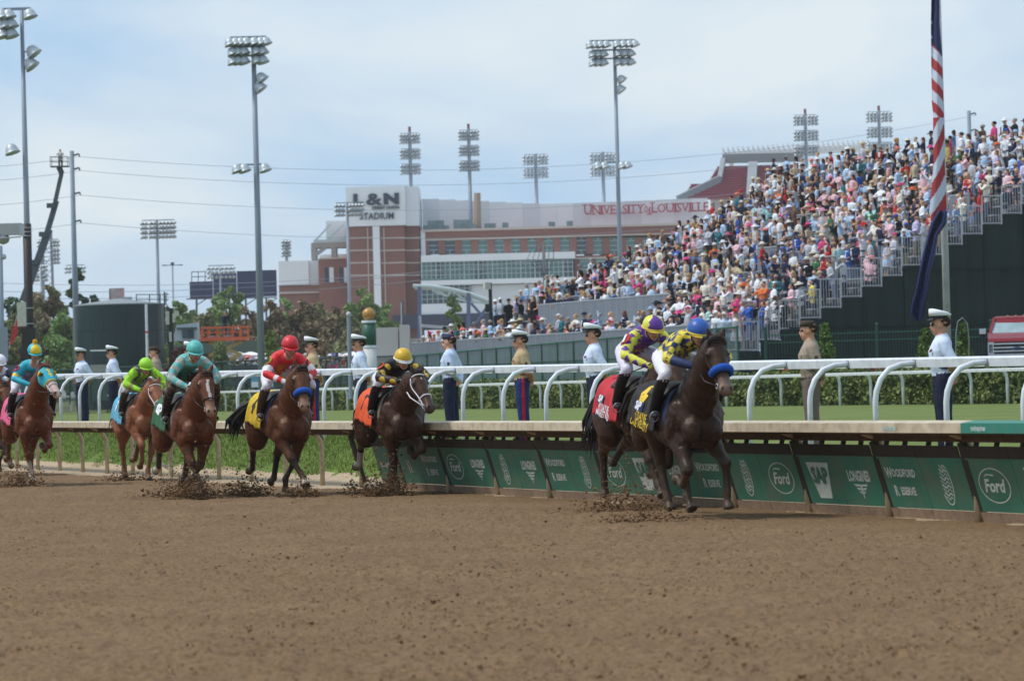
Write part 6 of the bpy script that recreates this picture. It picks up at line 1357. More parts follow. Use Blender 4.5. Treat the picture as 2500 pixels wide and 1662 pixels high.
# ================================================================== race horses
TRX = np.array([-.90, -.87, -.80, -.68, -.5, -.3, -.08, .15, .35, .52, .64, .73, .80, .84])
TRZ = np.array([1.30, 1.29, 1.28, 1.29, 1.30, 1.275, 1.235, 1.205, 1.20, 1.225, 1.225, 1.20, 1.16, 1.14])
TRH = np.array([.06, .16, .26, .32, .335, .315, .33, .355, .375, .38, .345, .28, .19, .08])
TRW = np.array([.05, .13, .21, .265, .285, .275, .285, .295, .29, .265, .245, .22, .16, .07]) * 1.18
HS, HWS = 1.05, 1.14                              # head scale: length, extra width
def trunk(x, phi, off=0.):
    """point on the barrel of the horse; phi from the back downwards, negative on the right side"""
    z, h, w = np.interp(x, TRX, TRZ), np.interp(x, TRX, TRH) + off, np.interp(x, TRX, TRW) + off
    s, c = math.sin(phi), math.cos(phi); e = .88
    return Vector((x, math.copysign(abs(s)**e, s)*w, z + math.copysign(abs(c)**e, c)*h))
COAT = mat('coat', attr='Col', rough=.36, var=.25, scale=7, spec=.33, bump=.6, bscale=7, dirt=srgb(84, 56, 38), dirtamt=.2, detail=6)
COAT.node_tree.nodes['Principled BSDF'].inputs['Specular Tint'].default_value = (1, .82, .68, 1)
_n, _l = COAT.node_tree.nodes, COAT.node_tree.links; _b = _n['Principled BSDF']; _src = _b.inputs['Base Color'].links[0].from_socket       # specks of mud on the coat, uneven sheen
_t = _n.new('ShaderNodeTexCoord'); _z = _n.new('ShaderNodeTexNoise'); _z.inputs['Scale'].default_value = 55; _z.inputs['Detail'].default_value = 2; _l.new(_t.outputs['Object'], _z.inputs['Vector'])
_m = _n.new('ShaderNodeMapRange'); _m.inputs[1].default_value = .66; _m.inputs[2].default_value = .72; _m.inputs[4].default_value = .65; _l.new(_z.outputs['Fac'], _m.inputs[0])
_x = _n.new('ShaderNodeMixRGB'); _x.inputs[2].default_value = (*srgb(128, 102, 78), 1); _l.new(_m.outputs[0], _x.inputs[0]); _l.new(_src, _x.inputs[1]); _l.new(_x.outputs[0], _b.inputs['Base Color'])
_z2 = _n.new('ShaderNodeTexNoise'); _z2.inputs['Scale'].default_value = 5; _z2.inputs['Detail'].default_value = 4; _l.new(_t.outputs['Object'], _z2.inputs['Vector'])
_m2 = _n.new('ShaderNodeMapRange'); _m2.inputs[1].default_value = .3; _m2.inputs[2].default_value = .7; _m2.inputs[3].default_value = .36; _m2.inputs[4].default_value = .58; _l.new(_z2.outputs['Fac'], _m2.inputs[0]); _l.new(_m2.outputs[0], _b.inputs['Roughness'])
HAIRB = mat('black_hair', srgb(26, 22, 22), .55, var=.3, scale=14)
LEATH = mat('dark_leather', srgb(40, 28, 22), .5, var=.15); WLEATH = mat('white_strap', srgb(222, 220, 224), .5, var=.05); BOOTM = mat('boot_black', srgb(20, 20, 22), .3, var=.1)
def ang(p, L_, a, y=None): a = R(a); q = Vector((p.x + math.sin(a)*L_, p.y if y is None else y, p.z - math.cos(a)*L_)); return q
def horse(name_label, px, d, z0, coat, pose, poll=(1.18, 1.93), pitch=58, yaw=0., turn=0., cloth=None, cloth2=None, number='', numcol=None, extra=None, mane=HAIRB, tailmat=HAIRB, points=True, socks={}, blaze=None, bridle=LEATH, nose=None, hood=None, tail=None, face=None, voxel=.017, muzzle=None, dirtleg=.3, reinm=LEATH):
    base = G(px, d, z0); t = thing('horse', name_label, 'horse', base[:], HEAD + turn, 'galloping race horses')
    C = np.array(srgb(*coat)); BLK_ = np.array(srgb(30, 25, 24)) if points else C*.8; mb = MB(); DL = np.array(srgb(104, 84, 66))
    xs = np.linspace(TRX[0], TRX[-1], 44); zc, hh, ww = np.interp(xs, TRX, TRZ), np.interp(xs, TRX, TRH), np.interp(xs, TRX, TRW)
    mb.loft([(x, 0, z) for x, z in zip(xs, zc)], [(0, w, 0) for w in ww], [(0, 0, h) for h in hh], 32, col=C, tag=1, e=.9)
    for s in (-1, 1):
        mb.ell((-.55, s*.16, 1.27), (.30, .18, .32), col=C, tag=1); mb.ell((-.68, s*.15, 1.08), (.17, .13, .26), col=C, tag=1)
        mb.ell((.53, s*.235, 1.17), (.16, .12, .30), Matrix.Rotation(.35, 3, 'Y'), col=C, tag=1); mb.ell((.765, s*.13, 1.07), (.15, .118, .19), col=C*.95, tag=1); mb.ell((.6, s*.19, .98), (.13, .10, .17), col=C, tag=1); mb.ell((.34, s*.27, 1.12), (.15, .07, .2), Matrix.Rotation(-.3, 3, 'Y'), col=C, tag=1)
    mb.ell((.42, 0, 1.545), (.24, .055, .07), col=C, tag=1); mb.ell((-.52, 0, 1.56), (.28, .12, .07), col=C, tag=1)
    # neck
    yw = R(yaw); pl = Vector((poll[0], math.sin(yw)*.16, poll[1])); npts = [(.42, 0, 1.28), (.62, 0, 1.40), (.62*.45 + pl.x*.55, pl.y*.3, 1.40*.42 + pl.z*.58 - .05), (pl.x - .06, pl.y*.8, pl.z - .10), (pl.x + .02, pl.y, pl.z - .09)]
    pth, rr = resamp(npts, [.33, .305, .225, .165, .12], 22); wd = np.interp(np.linspace(0, 1, 22), [0, .25, .6, .85, 1], [.25, .23, .172, .135, .105]); Ts = [(pth[min(i+1, 21)] - pth[max(i-1, 0)]).normalized() for i in range(22)]
    As, Bs = [], []
    for i in range(22):
        sd = Vector((0, 1, 0)); sd = (sd - Ts[i]*sd.dot(Ts[i])).normalized(); As.append(sd*wd[i]); Bs.append(Ts[i].cross(sd)*rr[i])
    mb.loft(pth, As, Bs, 24, col=C, tag=1)
    # head
    pr = R(pitch); f = Vector((math.cos(pr)*math.cos(yw*1.3), math.cos(pr)*math.sin(yw*1.3), -math.sin(pr))); f.normalize(); sd = Vector((-math.sin(yw*1.3), math.cos(yw*1.3), 0)); u = f.cross(sd); u = -u if u.z < 0 else u
    hd = HS*np.array([-.05, .02, .09, .15, .22, .30, .38, .46, .53, .59, .63, .655]); hw = HS*HWS*np.array([.05, .083, .098, .104, .094, .080, .067, .060, .060, .062, .054, .03]); hh_ = HS*np.array([.05, .085, .118, .138, .132, .112, .092, .078, .072, .068, .058, .03]); hc_ = HS*np.array([-.07, -.075, -.105, -.125, -.122, -.105, -.092, -.082, -.078, -.078, -.085, -.09])
    hs_ = np.linspace(hd[0], hd[-1], 34); iw, ih, ic = np.interp(hs_, hd, hw), np.interp(hs_, hd, hh_), np.interp(hs_, hd, hc_)
    mz = np.array(srgb(*muzzle)) if muzzle else C*.55 + BLK_*.3; hcol = np.array([C*(1-w) + mz*w for w in np.clip((hs_/HS - .42)/.14, 0, 1)])
    if face is not None: hcol = np.array([C*(1-w) + np.array(srgb(*face))*w for w in np.clip((hs_/HS - .18)/.08, 0, 1)])
    mb.loft([pl + f*a + u*c for a, c in zip(hs_, ic)], [sd*w for w in iw], [u*h for h in ih], 22, col=hcol, tag=2, e=.88)
    HM = Matrix((f, sd, u)).transposed()
    mb.ell(pl + (f*.13 - u*.21)*HS, (.115, .075, .08), HM, col=C, tag=2); mb.ell(pl + (f*.60 - u*.135)*HS, (.042, .048, .036), HM, col=mz, tag=2)
    for s in (-1, 1):
        mb.ell(pl + (f*.15 + sd*s*.088*HWS - u*.055)*HS, (.052, .036, .042), HM, col=C, tag=2); mb.ell(pl + (f*.595 + sd*s*.05*HWS - u*.055)*HS, (.042, .027, .031), HM, col=mz, tag=2)
        e0 = pl + sd*s*.064 - u*.012; ed = (u*.45 - f*.85 + sd*s*.28).normalized()
        mb.tube([e0 - ed*.03, e0 + ed*.05, e0 + ed*.11, e0 + ed*.165], [.034, .042, .030, .005], 10, col=C*.85, tag=2, side=sd, sq=.6)
    # legs
    for side, nm in ((-1, 'R'), (1, 'L')):
        pf = pose[nm + 'F']; a1, a2, a3 = pf[:3]; ky, fy = pf[3:] if len(pf) > 3 else (side*.145, side*.095); el = Vector((.50, side*.185, 1.0)); kn = ang(el, .475, a1, ky); fe = ang(kn, .315, a2, fy); pa = ang(fe, .115, a3); ho = ang(pa, .03, a3)
        sk = socks.get(nm + 'F', 0); pc = np.array(srgb(206, 192, 178)) if sk else None
        P_ = [el + Vector((.05, -side*.01, .16)), el, el.lerp(kn, .35), el.lerp(kn, .75), kn, kn.lerp(fe, .18), kn.lerp(fe, .55), kn.lerp(fe, .85), fe, pa, ho]; r_ = [.15, .13, .104, .070, .070, .051, .041, .043, .053, .041, .049]
        cl = [C, C, C, C*.8 + BLK_*.2, C*.35 + BLK_*.65, BLK_, BLK_, BLK_, BLK_, BLK_, BLK_]
        if not points: cl = [C]*6 + [C*.9]*5
        if sk: cl[-int(sk):] = [pc]*int(sk)
        cl = [c_*(1-dirtleg*w) + DL*dirtleg*w for c_, w in zip(cl, [0, 0, 0, .1, .3, .5, .7, .9, 1, 1, 1])]
        pth, rr = resamp(P_, r_, 40); ci = np.array([np.array(cl)[int(round(q))] for q in np.linspace(0, len(cl)-1, 40)]); mb.tube(pth, rr, 14, col=ci, tag=3, round_=True, side=(0, 1, 0), sq=1.16)
        fd = (pa - fe).normalized(); toe = Vector((math.cos(R(a3)), 0, math.sin(R(a3)))); mb.loft([ho - fd*.01, ho + fd*.035 + toe*.012, ho + fd*.07 + toe*.02], [Vector((0, .052, 0)), Vector((0, .064, 0)), Vector((0, .070, 0))], [toe*.056, toe*.07, toe*.078], 14, col=np.array(srgb(70, 60, 54)), tag=4)
        b1, b2, b3, b4 = pose[nm + 'H']; hp = Vector((-.52, side*.14, 1.32)); st = ang(hp, .40, b1, side*.20); hk = ang(st, .44, b2, side*.15); fe = ang(hk, .385, b3, side*.11); pa = ang(fe, .115, b4); ho = ang(pa, .03, b4); sk = socks.get(nm + 'H', 0)
        P_ = [hp, hp.lerp(st, .5) + Vector((-.05, 0, 0)), st, st.lerp(hk, .4), st.lerp(hk, .8), hk, hk.lerp(fe, .16), hk.lerp(fe, .5), hk.lerp(fe, .85), fe, pa, ho]; r_ = [.21, .215, .17, .122, .074, .069, .055, .046, .046, .054, .042, .050]
        cl = [C, C, C, C, C*.8 + BLK_*.2, C*.4 + BLK_*.6, BLK_, BLK_, BLK_, BLK_, BLK_, BLK_]
        if not points: cl = [C]*7 + [C*.9]*5
        if sk: cl[-int(sk):] = [pc if pc is not None else np.array(srgb(206, 192, 178))]*int(sk)
        cl = [c_*(1-dirtleg*w) + DL*dirtleg*w for c_, w in zip(cl, [0, 0, 0, 0, .1, .3, .5, .7, .9, 1, 1, 1])]
        pth, rr = resamp(P_, r_, 44); ci = np.array([np.array(cl)[int(round(q))] for q in np.linspace(0, len(cl)-1, 44)]); mb.tube(pth, rr, 14, col=ci, tag=3, round_=True, side=(0, 1, 0), sq=1.2)
        mb.tube([hk + (hk - st).normalized()*.02 + Vector((-.03, 0, .03)), hk.lerp(fe, .1) + Vector((-.02, 0, 0))], [.03, .03], 8, col=cl[5], tag=3, round_=True)
        fd = (pa - fe).normalized(); toe = Vector((math.cos(R(b4)), 0, math.sin(R(b4)))); mb.loft([ho - fd*.01, ho + fd*.035 + toe*.01, ho + fd*.065 + toe*.016], [Vector((0, .052, 0)), Vector((0, .062, 0)), Vector((0, .068, 0))], [toe*.056, toe*.068, toe*.074], 14, col=np.array(srgb(64, 56, 50)), tag=4)
    v, fc, idx = remeshed(mb, voxel, 3); col = mb.arrays()[1][idx].copy(); tg = mb.arrays()[2][idx]
    # muscle and vein relief over the larger masses
    m2 = MB(); m2.add(v, fc); q_ = m2.mesh('tmp', []); nr_ = np.zeros(len(v)*3); q_.vertex_normals.foreach_get('vector', nr_); nr_ = nr_.reshape(-1, 3); bpy.data.meshes.remove(q_)
    sx_ = v[:, 0]*1.0 + v[:, 2]*.6; rel = (noise2(sx_*9 + 40, v[:, 2]*5 + v[:, 1]*9 + 40, 51, 3) - .5)*.036*np.where(tg == 1, 1., .35) + np.where(tg == 1, np.abs(noise2(v[:, 0]*6 + 20, v[:, 2]*4.5 - v[:, 0]*2 + v[:, 1]*5 + 30, 57, 2) - .5)*-.030, 0)
    v = v + nr_*rel[:, None]
    # blaze, nostrils, mouth: own marks of the animal
    hv = (v - np.array(pl)) @ np.array(HM) / HS; onhead = tg == 2
    if blaze: 
        m_ = onhead & (np.abs(hv[:, 1] - .006*np.sin(hv[:, 0]*20)) < blaze[0]) & (hv[:, 2] > -.06) & (hv[:, 0] > blaze[1]) & (hv[:, 0] < blaze[2]); col[m_] = srgb(214, 200, 190)
    for s in (-1, 1):
        m_ = onhead & (((hv[:, 0] - .602)/.024)**2 + ((hv[:, 1] - s*.046)/.02)**2 + ((hv[:, 2] + .045)/.045)**2 < 1); col[m_] = np.array(srgb(24, 16, 16))
    m_ = onhead & (np.abs(hv[:, 2] + .105) < .007) & (hv[:, 0] > .53); col[m_] *= .35
    if extra: col = extra(v, col, tg)
    m2 = MB(); m2.add(v, fc, col=col); link('body', m2.mesh('body', COAT, smooth=True, colors=True), t)
    for s in (-1, 1): mb = MB(); mb.ell(pl + (f*.155 + sd*s*.101*HWS - u*.052)*HS, .025); mb.build('eye', mat('eye_dark', srgb(16, 12, 10), .08, spec=.8), t, smooth=True)
    # mane, forelock, tail
    r = np.random.default_rng(int(px) + 9999); mb = MB(); crest = [(.50, 0, 1.60), (.70, 0, 1.40*.5 + pl.z*.5 + .05 - .0), (pl.x - .16, pl.y*.7, pl.z + .0), (pl.x - .02, pl.y, pl.z + .02)]
    cp_, _ = resamp([Vector(npts[0]) + (Vector(Bs[0]) if Bs[0].z > 0 else -Vector(Bs[0]))*.9] + [], [1], 1) if False else (None, None)
    topl = [pth_ + (b if b.z > 0 else -b)*.93 for pth_, b in zip(resamp(npts, [.33, .305, .225, .165, .12], 22)[0], Bs)]
    for i in range(60):
        q = r.uniform(5, 20.5); j = int(q); b0 = topl[j].lerp(topl[j+1], q - j); sgn = -1 if r.random() < .75 else 1; l_ = r.uniform(.08, .17)
        e_ = b0 + Vector((r.uniform(-.10, -.02), sgn*r.uniform(.04, .12), -l_*.8)); md_ = b0.lerp(e_, .5) + Vector((0, sgn*.03, .03)); mb.tube([b0 - Vector((0, 0, .01)), md_, e_], [.020, .016, .004], 5)
    mb.build('mane', mane, t, smooth=True)
    tl = tail or [(-.88, 0, 1.52), (-1.02, 0, 1.55), (-1.22, -.03, 1.46), (-1.42, -.06, 1.22), (-1.52, -.08, .92)]; mb = MB()
    for i in range(34):
        off = [Vector((r.normal(0, .012), r.normal(0, .012), r.normal(0, .012)))]; pp = [Vector(tl[0]) + off[0]*.6]
        g = Vector((r.normal(0, .05), r.normal(0, .055), r.normal(0, .05))); ln = r.uniform(.75, 1.12)
        for k, q in enumerate(tl[1:]): w = (k+1)/(len(tl)-1); pp.append(Vector(tl[0]).lerp(Vector(q), 1 if k < len(tl)-2 else ln) + g*w*1.2 + Vector((r.normal(0, .012), r.normal(0, .012), r.normal(0, .012))))
        mb.tube(pp, [.026, .030, .026, .018, .003][:len(pp)], 5)
    mb.build('tail', tailmat, t, smooth=True)
    # bridle
    def loop(mb, dist, g=.006, rr=.011, lo=None):
        w, h, c = np.interp(dist, hd, hw) + g, np.interp(dist, hd, hh_) + g, np.interp(dist, hd, hc_); pts = [pl + f*dist + u*c + sd*(math.copysign(abs(math.cos(a))**.88, math.cos(a))*w) + u*(math.copysign(abs(math.sin(a))**.88, math.sin(a))*h) for a in np.linspace(0, 2*math.pi, 25)]; mb.tube(pts, rr, 6)
    br = thing_part('bridle', t); mb = MB(); loop(mb, .40*HS); mb.build('noseband_strap', bridle, br, smooth=True); mb = MB(); loop(mb, .045*HS); mb.build('browband', bridle, br, smooth=True)
    mb = MB()
    for s in (-1, 1):
        pts = []
        for q in np.linspace(.04*HS, .53*HS, 12): w, c = np.interp(q, hd, hw) + .007, np.interp(q, hd, hc_); pts.append(pl + f*q + sd*s*w + u*(c + .03 - .05*(q/.5)))
        mb.tube(pts, .010, 6)
    mb.build('cheek_straps', bridle, br, smooth=True)['kind'] = 'stuff'
    bit = [pl + (f*.535 + sd*s*.07*HWS - u*.095)*HS for s in (-1, 1)]
    for k in (0, 1):
        mb = MB(); ring = [bit[k] + f*.03*math.cos(a) + u*.03*math.sin(a) for a in np.linspace(0, 2*math.pi, 13)]; mb.tube(ring, .006, 5); mb.build('bit_ring', GALV, br, smooth=True)
    if nose is not None:
        mb = MB(); w, h, c = np.interp(.40*HS, hd, hw) + .026, np.interp(.40*HS, hd, hh_) + .026, np.interp(.40*HS, hd, hc_); pts = [pl + f*.37*HS + u*c + sd*(math.cos(a)*w) + u*(math.sin(a)*h) for a in np.linspace(-.35, math.pi + .35, 19)]; mb.tube(pts, [.036] + [.044]*17 + [.036], 10, round_=True); mb.build('sheepskin_noseband', mat('blue_fleece', srgb(36, 86, 180), .95, var=.25, scale=40, bump=.6, bscale=90), t, smooth=True)
    if hood is not None:
        hm, hm2 = hood; mb = MB(); qs = np.linspace(-.03, .34, 16)*HS; na = 26; vv = []
        for q in qs:
            w, h, c = np.interp(q, hd, hw) + .012, np.interp(q, hd, hh_) + .012, np.interp(q, hd, hc_)
            for a in np.linspace(-1.0, math.pi + 1.0, na): vv.append(pl + f*q + u*c + sd*(math.copysign(abs(math.cos(a))**.88, math.cos(a))*w) + u*(math.copysign(abs(math.sin(a))**.88, math.sin(a))*h))
        ff = grid_faces(len(qs), na); mb.add([p_[:] for p_ in vv], ff); mi_ = []
        for k in range(len(ff)):
            i, j = k // (na-1), k % (na-1); a = -1.0 + (math.pi + 2.0)*(j+.5)/(na-1); q = qs[i]/HS; diam = min(abs((q - .10)/.055), abs((q-.20)/.05)) + abs(a - math.pi/2)/.28
            mi_.append(1 if diam < 1 or i > len(qs)-3 else 0)
        mb.mi = mi_; o = mb.build('blinker_hood', [hm, hm2], t, smooth=True); sm = o.modifiers.new('t', 'SOLIDIFY'); sm.thickness = .006; sm.offset = 1
        for s in (-1, 1):
            mb = MB(); cup = pl + (f*.165 + sd*s*.108*HWS - u*.05)*HS; mb.loft([cup - f*.055, cup + sd*s*.045 - f*.045, cup + sd*s*.05 - f*.035], [u*.06, u*.055, u*.05], [f*.012, f*.02, f*.012], 10); mb.build('blinker_cup', hm2, t, smooth=True)
    # saddle cloth, saddle, girth
    if cloth is not None:
        def drape(x, phi, lift=0.):
            edge = max(0, abs(phi) - 1.25); p = trunk(x, phi, .022 + lift + .12*edge*edge + .012*math.sin(x*22)*min(1, abs(phi))); p.x += -.10*edge; return p
        n1, n2 = 26, 54; xs_ = np.linspace(-.50, .32, n1); ph = np.linspace(-1.85, 1.85, n2); mb = MB(); mb.add([drape(x, q)[:] for x in xs_ for q in ph], grid_faces(n1, n2)); o = mb.build('saddle_cloth', cloth, t, smooth=True); sm = o.modifiers.new('t', 'SOLIDIFY'); sm.thickness = .01; sm.offset = 1
        def ontext(txt, size, xc, pc_, m_, nm, sx=1., bold=.01, roll=0.):
            tv, tf = text_mesh(txt, size, bold, sx=sx); mb = MB(); pts = []
            for q in tv:
                X_ = q[0]*math.cos(roll) - q[1]*math.sin(roll); Y_ = q[0]*math.sin(roll) + q[1]*math.cos(roll); pts.append(drape(xc + X_, pc_ + Y_/.33, .012)[:])     # right side: reading direction runs to the head
            mb.add(pts, tf); return mb.build(nm, m_, o)
        def onpatch(x0, x1, p0, p1, m_, nm): mb = MB(); mb.add([drape(x, q, .0118)[:] for x in np.linspace(x0, x1, 8) for q in np.linspace(p0, p1, 8)], grid_faces(8, 8)); return mb.build(nm, m_, o)
        if callable(cloth2): cloth2(ontext, onpatch, o)
        elif number: ontext(number, .30, -.26, -1.15, numcol, 'number', 1.1, .02)
    mb = MB(); n1, n2 = 18, 24; mb.add([trunk(x, q, .05 + .03*math.sin((x+.3)*5))[:] for x in np.linspace(-.06, .40, n1) for q in np.linspace(-.9, .9, n2)], grid_faces(n1, n2)); o = mb.build('saddle', LEATH, t, smooth=True); sm = o.modifiers.new('t', 'SOLIDIFY'); sm.thickness = .03; sm.offset = 1
    gm = MB(); n1 = 3; gm.add([trunk(x, q, .012)[:] for x in (.42, .47, .52) for q in np.linspace(0, 2*math.pi, 40)], grid_faces(3, 40)); o = gm.build('girth', mat('girth_web', srgb(40, 52, 86), .7) if number in ('4', '6') else mat('girth_pale', srgb(120, 110, 96), .7), t, smooth=True); sm = o.modifiers.new('t', 'SOLIDIFY'); sm.thickness = .01; sm.offset = 1
    t['_'] = 0; del t['_']
    return t, bit, reinm
def thing_part(name, parent):
    o = bpy.data.objects.new(name, None); COL.objects.link(o); o.parent = parent; return o

# ================================================================== jockeys
GOG = mat('goggle_lens', srgb(34, 30, 30), .1, var=.1, spec=.8); STRAPB = mat('black_strap', srgb(20, 20, 22), .6)
SILK = mat('silks', attr='Col', rough=.5, var=.10, scale=8, spec=.35, bump=.45, bscale=14)
SILKM = mat('muddy_silks', attr='Col', rough=.8, var=.2, scale=8, spec=.2, bump=.45, bscale=14, dirt=srgb(128, 108, 88), dirtamt=.85)
def jockey(hs, label, top, silkf, helm, band=None, skin=(196, 144, 118), breech=(222, 220, 226), boot=(22, 22, 24), glove=(40, 36, 36), muddy=False, quarters=None, pom=False, patch=None, lean=0., whip=True, voxel=.0125, look=0., goggles=True, hands=(.80, 1.74)):
    horse_o, bit, reinm = hs; L0 = horse_o.location; hz = horse_o.rotation_euler[2] if False else None
    t = thing('person', label, 'person', horse_o.location[:], horse_o.matrix_basis.to_euler().z, 'jockeys riding the race horses')
    hx, hzz = .60 + lean, top - .185; shx, shz = .42 + lean, min(hzz - .07, 2.14); pv = Vector((-.14, 0, shz - .17)); mb = MB()
    sh = Vector((shx, 0, shz))
    # torso: pelvis to shoulders, rounded back
    cs = [pv + Vector((-.02, 0, -.06)), pv, pv.lerp(sh, .3) + Vector((0, 0, .045)), pv.lerp(sh, .6) + Vector((0, 0, .05)), pv.lerp(sh, .88) + Vector((0, 0, .02)), sh + Vector((.04, 0, 0)), sh + Vector((.09, 0, .01))]
    W_ = [.15, .18, .175, .195, .215, .185, .075]; H_ = [.11, .135, .13, .14, .13, .10, .06]; pth, wv = resamp(cs, W_, 26); _, hv = resamp(cs, H_, 26); Ts = [(pth[min(i+1, 25)] - pth[max(i-1, 0)]).normalized() for i in range(26)]
    mb.loft(pth, [Vector((0, w, 0)) for w in wv], [Ts[i].cross(Vector((0, 1, 0)))*hv[i] for i in range(26)], 22, tag=0)
    knees, arms_ = [], []
    for s in (-1, 1):
        hip = pv + Vector((0, s*.10, -.02)); kn = Vector((.58, s*.35, 1.72)); an = Vector((.27, s*.395, 1.31))
        smooth_tube(mb, [hip, hip.lerp(kn, .5) + Vector((0, s*.02, .02)), kn], [.12, .10, .076], tag=4); smooth_tube(mb, [kn + Vector((0, 0, -.005)), kn.lerp(an, .4) + Vector((-.02, s*.01, 0)), an], [.074, .072, .052], tag=5)
        mb.loft([an + Vector((-.05, 0, -.03)), an + Vector((0, 0, -.045)), an + Vector((.1, s*.01, -.06)), an + Vector((.175, s*.015, -.055))], [(0, .03, 0), (0, .037, 0), (0, .04, 0), (0, .022, 0)], [(0, 0, .035), (0, 0, .045), (0, 0, .032), (0, 0, .02)], 10, tag=8)
        so = sh + Vector((.0, s*.195, -.01)); ha = Vector((hands[0], s*.14, hands[1])); el = so.lerp(ha, .46) + Vector((-.05, s*.20, -.06))
        smooth_tube(mb, [so - Vector((0, s*.03, 0)), so.lerp(el, .5) + Vector((0, s*.012, 0)), el], [.088, .076, .064], tag=1); smooth_tube(mb, [el, el.lerp(ha, .5) + Vector((0, s*.01, 0)), ha], [.064, .056, .038], tag=2)
        hand(mb, ha, (.75, -s*.45, -.25), (-.1, -s*.3, -1), (.4, -s*.2, .9), 1.15, 3, 1.0); arms_.append((el, ha))
    hc = Vector((hx, 0, hzz)); smooth_tube(mb, [sh + Vector((.05, 0, .01)), sh.lerp(hc, .6) + Vector((.03, 0, -.02)), hc + Vector((-.02, 0, -.04))], [.068, .06, .058], tag=7)
    fdir = Vector((1, look, -.32)); f, sd, u = head_shape(mb, hc, fdir, (.3, 0, 1), sc=1.12)
    SK = srgb(*skin); GL = srgb(*glove); BR_ = srgb(*breech); BO = srgb(*boot)
    def colf(tg, v, c0):
        base = np.zeros((12, 3)); base[3] = GL; base[4] = BR_; base[5] = BO; base[6] = SK; base[7] = SK; base[8] = BO; base[9] = np.array(SK)*np.array((.7, .45, .45)); base[10] = (.02, .02, .02); c = base[tg]
        ax = np.array(sh - pv); Ln = np.linalg.norm(ax); ax = ax/Ln; rel = v - np.array(pv); al = rel @ ax; tor = (tg == 0)
        pz = np.cross(ax, np.array((0, 1, 0))); th_ = np.arctan2(v[:, 1], rel @ -pz)*.19; c[tor] = silkf('torso', al[tor]/Ln, th_[tor], v[tor]); c[tor & (al < .02)] = BR_
        for k, s in enumerate((-1, 1)):
            el, ha = arms_[k]; so = sh + Vector((0, s*.195, -.01))
            m_ = (tg == 1) & (np.sign(v[:, 1]) == s); q = np.clip(((v[m_] - np.array(so)) @ np.array((el - so).normalized()))/(el-so).length, 0, 1); e_ = (el - so).normalized(); a_ = e_.orthogonal().normalized(); b_ = e_.cross(a_); w_ = v[m_] - np.array(so); c[m_] = silkf('upper', q, np.arctan2(w_ @ np.array(a_), w_ @ np.array(b_))*.075, v[m_])
            m_ = (tg == 2) & (np.sign(v[:, 1]) == s); q = np.clip(((v[m_] - np.array(el)) @ np.array((ha - el).normalized()))/(ha-el).length, 0, 1); e_ = (ha - el).normalized(); a_ = e_.orthogonal().normalized(); b_ = e_.cross(a_); w_ = v[m_] - np.array(el); c[m_] = silkf('fore', q, np.arctan2(w_ @ np.array(a_), w_ @ np.array(b_))*.06, v[m_])
        bt = tg == 5; c[bt & (v[:, 2] > 1.665)] = BR_
        return c
    skin_mesh(mb, voxel, colf, SILKM if muddy else SILK, 'body', t, 2)
    # helmet
    hcz = hc + u*.045 - f*.012; M3 = Matrix((f, sd, u)).transposed(); v0, f0 = ico(3); v0 = v0*np.array((.152, .130, .136)); keep = [q for q in f0 if np.mean([v0[i][2] for i in q]) > -.035]; mb = MB(); mb.add(v0 @ np.array(M3).T + np.array(hcz), keep)
    if quarters: mb.mi = [1 if (math.atan2(np.mean([v0[i][1] for i in q]), np.mean([v0[i][0] for i in q])) + math.pi/4) % math.pi < math.pi/2 else 0 for q in keep]
    hm = mb.build('helmet', [helm, quarters] if quarters else helm, t, smooth=True); sm = hm.modifiers.new('t', 'SOLIDIFY'); sm.thickness = .01
    mb = MB(); vv = []
    for a in np.linspace(-1.25, 1.25, 14): vv += [hcz + f*math.cos(a)*.150 + sd*math.sin(a)*.128 - u*.024, hcz + f*(math.cos(a)*.150 + .05*max(.1, math.cos(a*1.1))) + sd*math.sin(a)*.135 - u*.044]
    mb.add([q[:] for q in vv], [(2*i, 2*i+1, 2*i+3, 2*i+2) for i in range(13)]); o = mb.build('helmet_peak', band or helm, hm, smooth=True); sm = o.modifiers.new('t', 'SOLIDIFY'); sm.thickness = .008
    if band: mb = MB(); mb.tube([hcz + f*math.cos(a)*.155 + sd*math.sin(a)*.133 - u*.024 for a in np.linspace(0, 2*math.pi, 31)], .011, 6); mb.build('helmet_band', band, hm, smooth=True)
    if pom:
        mb = MB(); rr_ = np.random.default_rng(2); c_ = hcz + u*.165; mb.ell(c_, .036)
        for k in range(70): q = Vector(rr_.normal(size=3)).normalized(); mb.tube([c_ + q*.025, c_ + q*.05], [.008, .003], 4)
        mb.build('pompom', pom, hm, smooth=True)
    if goggles:
        mb = MB(); mb.tube([hc + f*(.106 - .018*abs(q)**2) + sd*q*.068 + u*.010 for q in np.linspace(-1, 1, 9)], .022, 8, round_=True, side=u, sq=.6); gg = mb.build('goggles', GOG, t, smooth=True)
        mb = MB(); mb.tube([hc + f*math.cos(a)*.118 + sd*math.sin(a)*.098 + u*.012 for a in np.linspace(.8, 2*math.pi - .8, 21)], .009, 5); mb.build('goggle_strap', STRAPB, gg, smooth=True)
    mb = MB(); mb.tube([hc + sd*s_*.092 + u*y_ + f*x_ for s_, y_, x_ in ((-1, .0, .0), (-.95, -.06, .02), (-.4, -.118, .05), (.4, -.118, .05), (.95, -.06, .02), (1, 0, 0))], .008, 5); mb.build('chin_strap', STRAPB, hm, smooth=True)
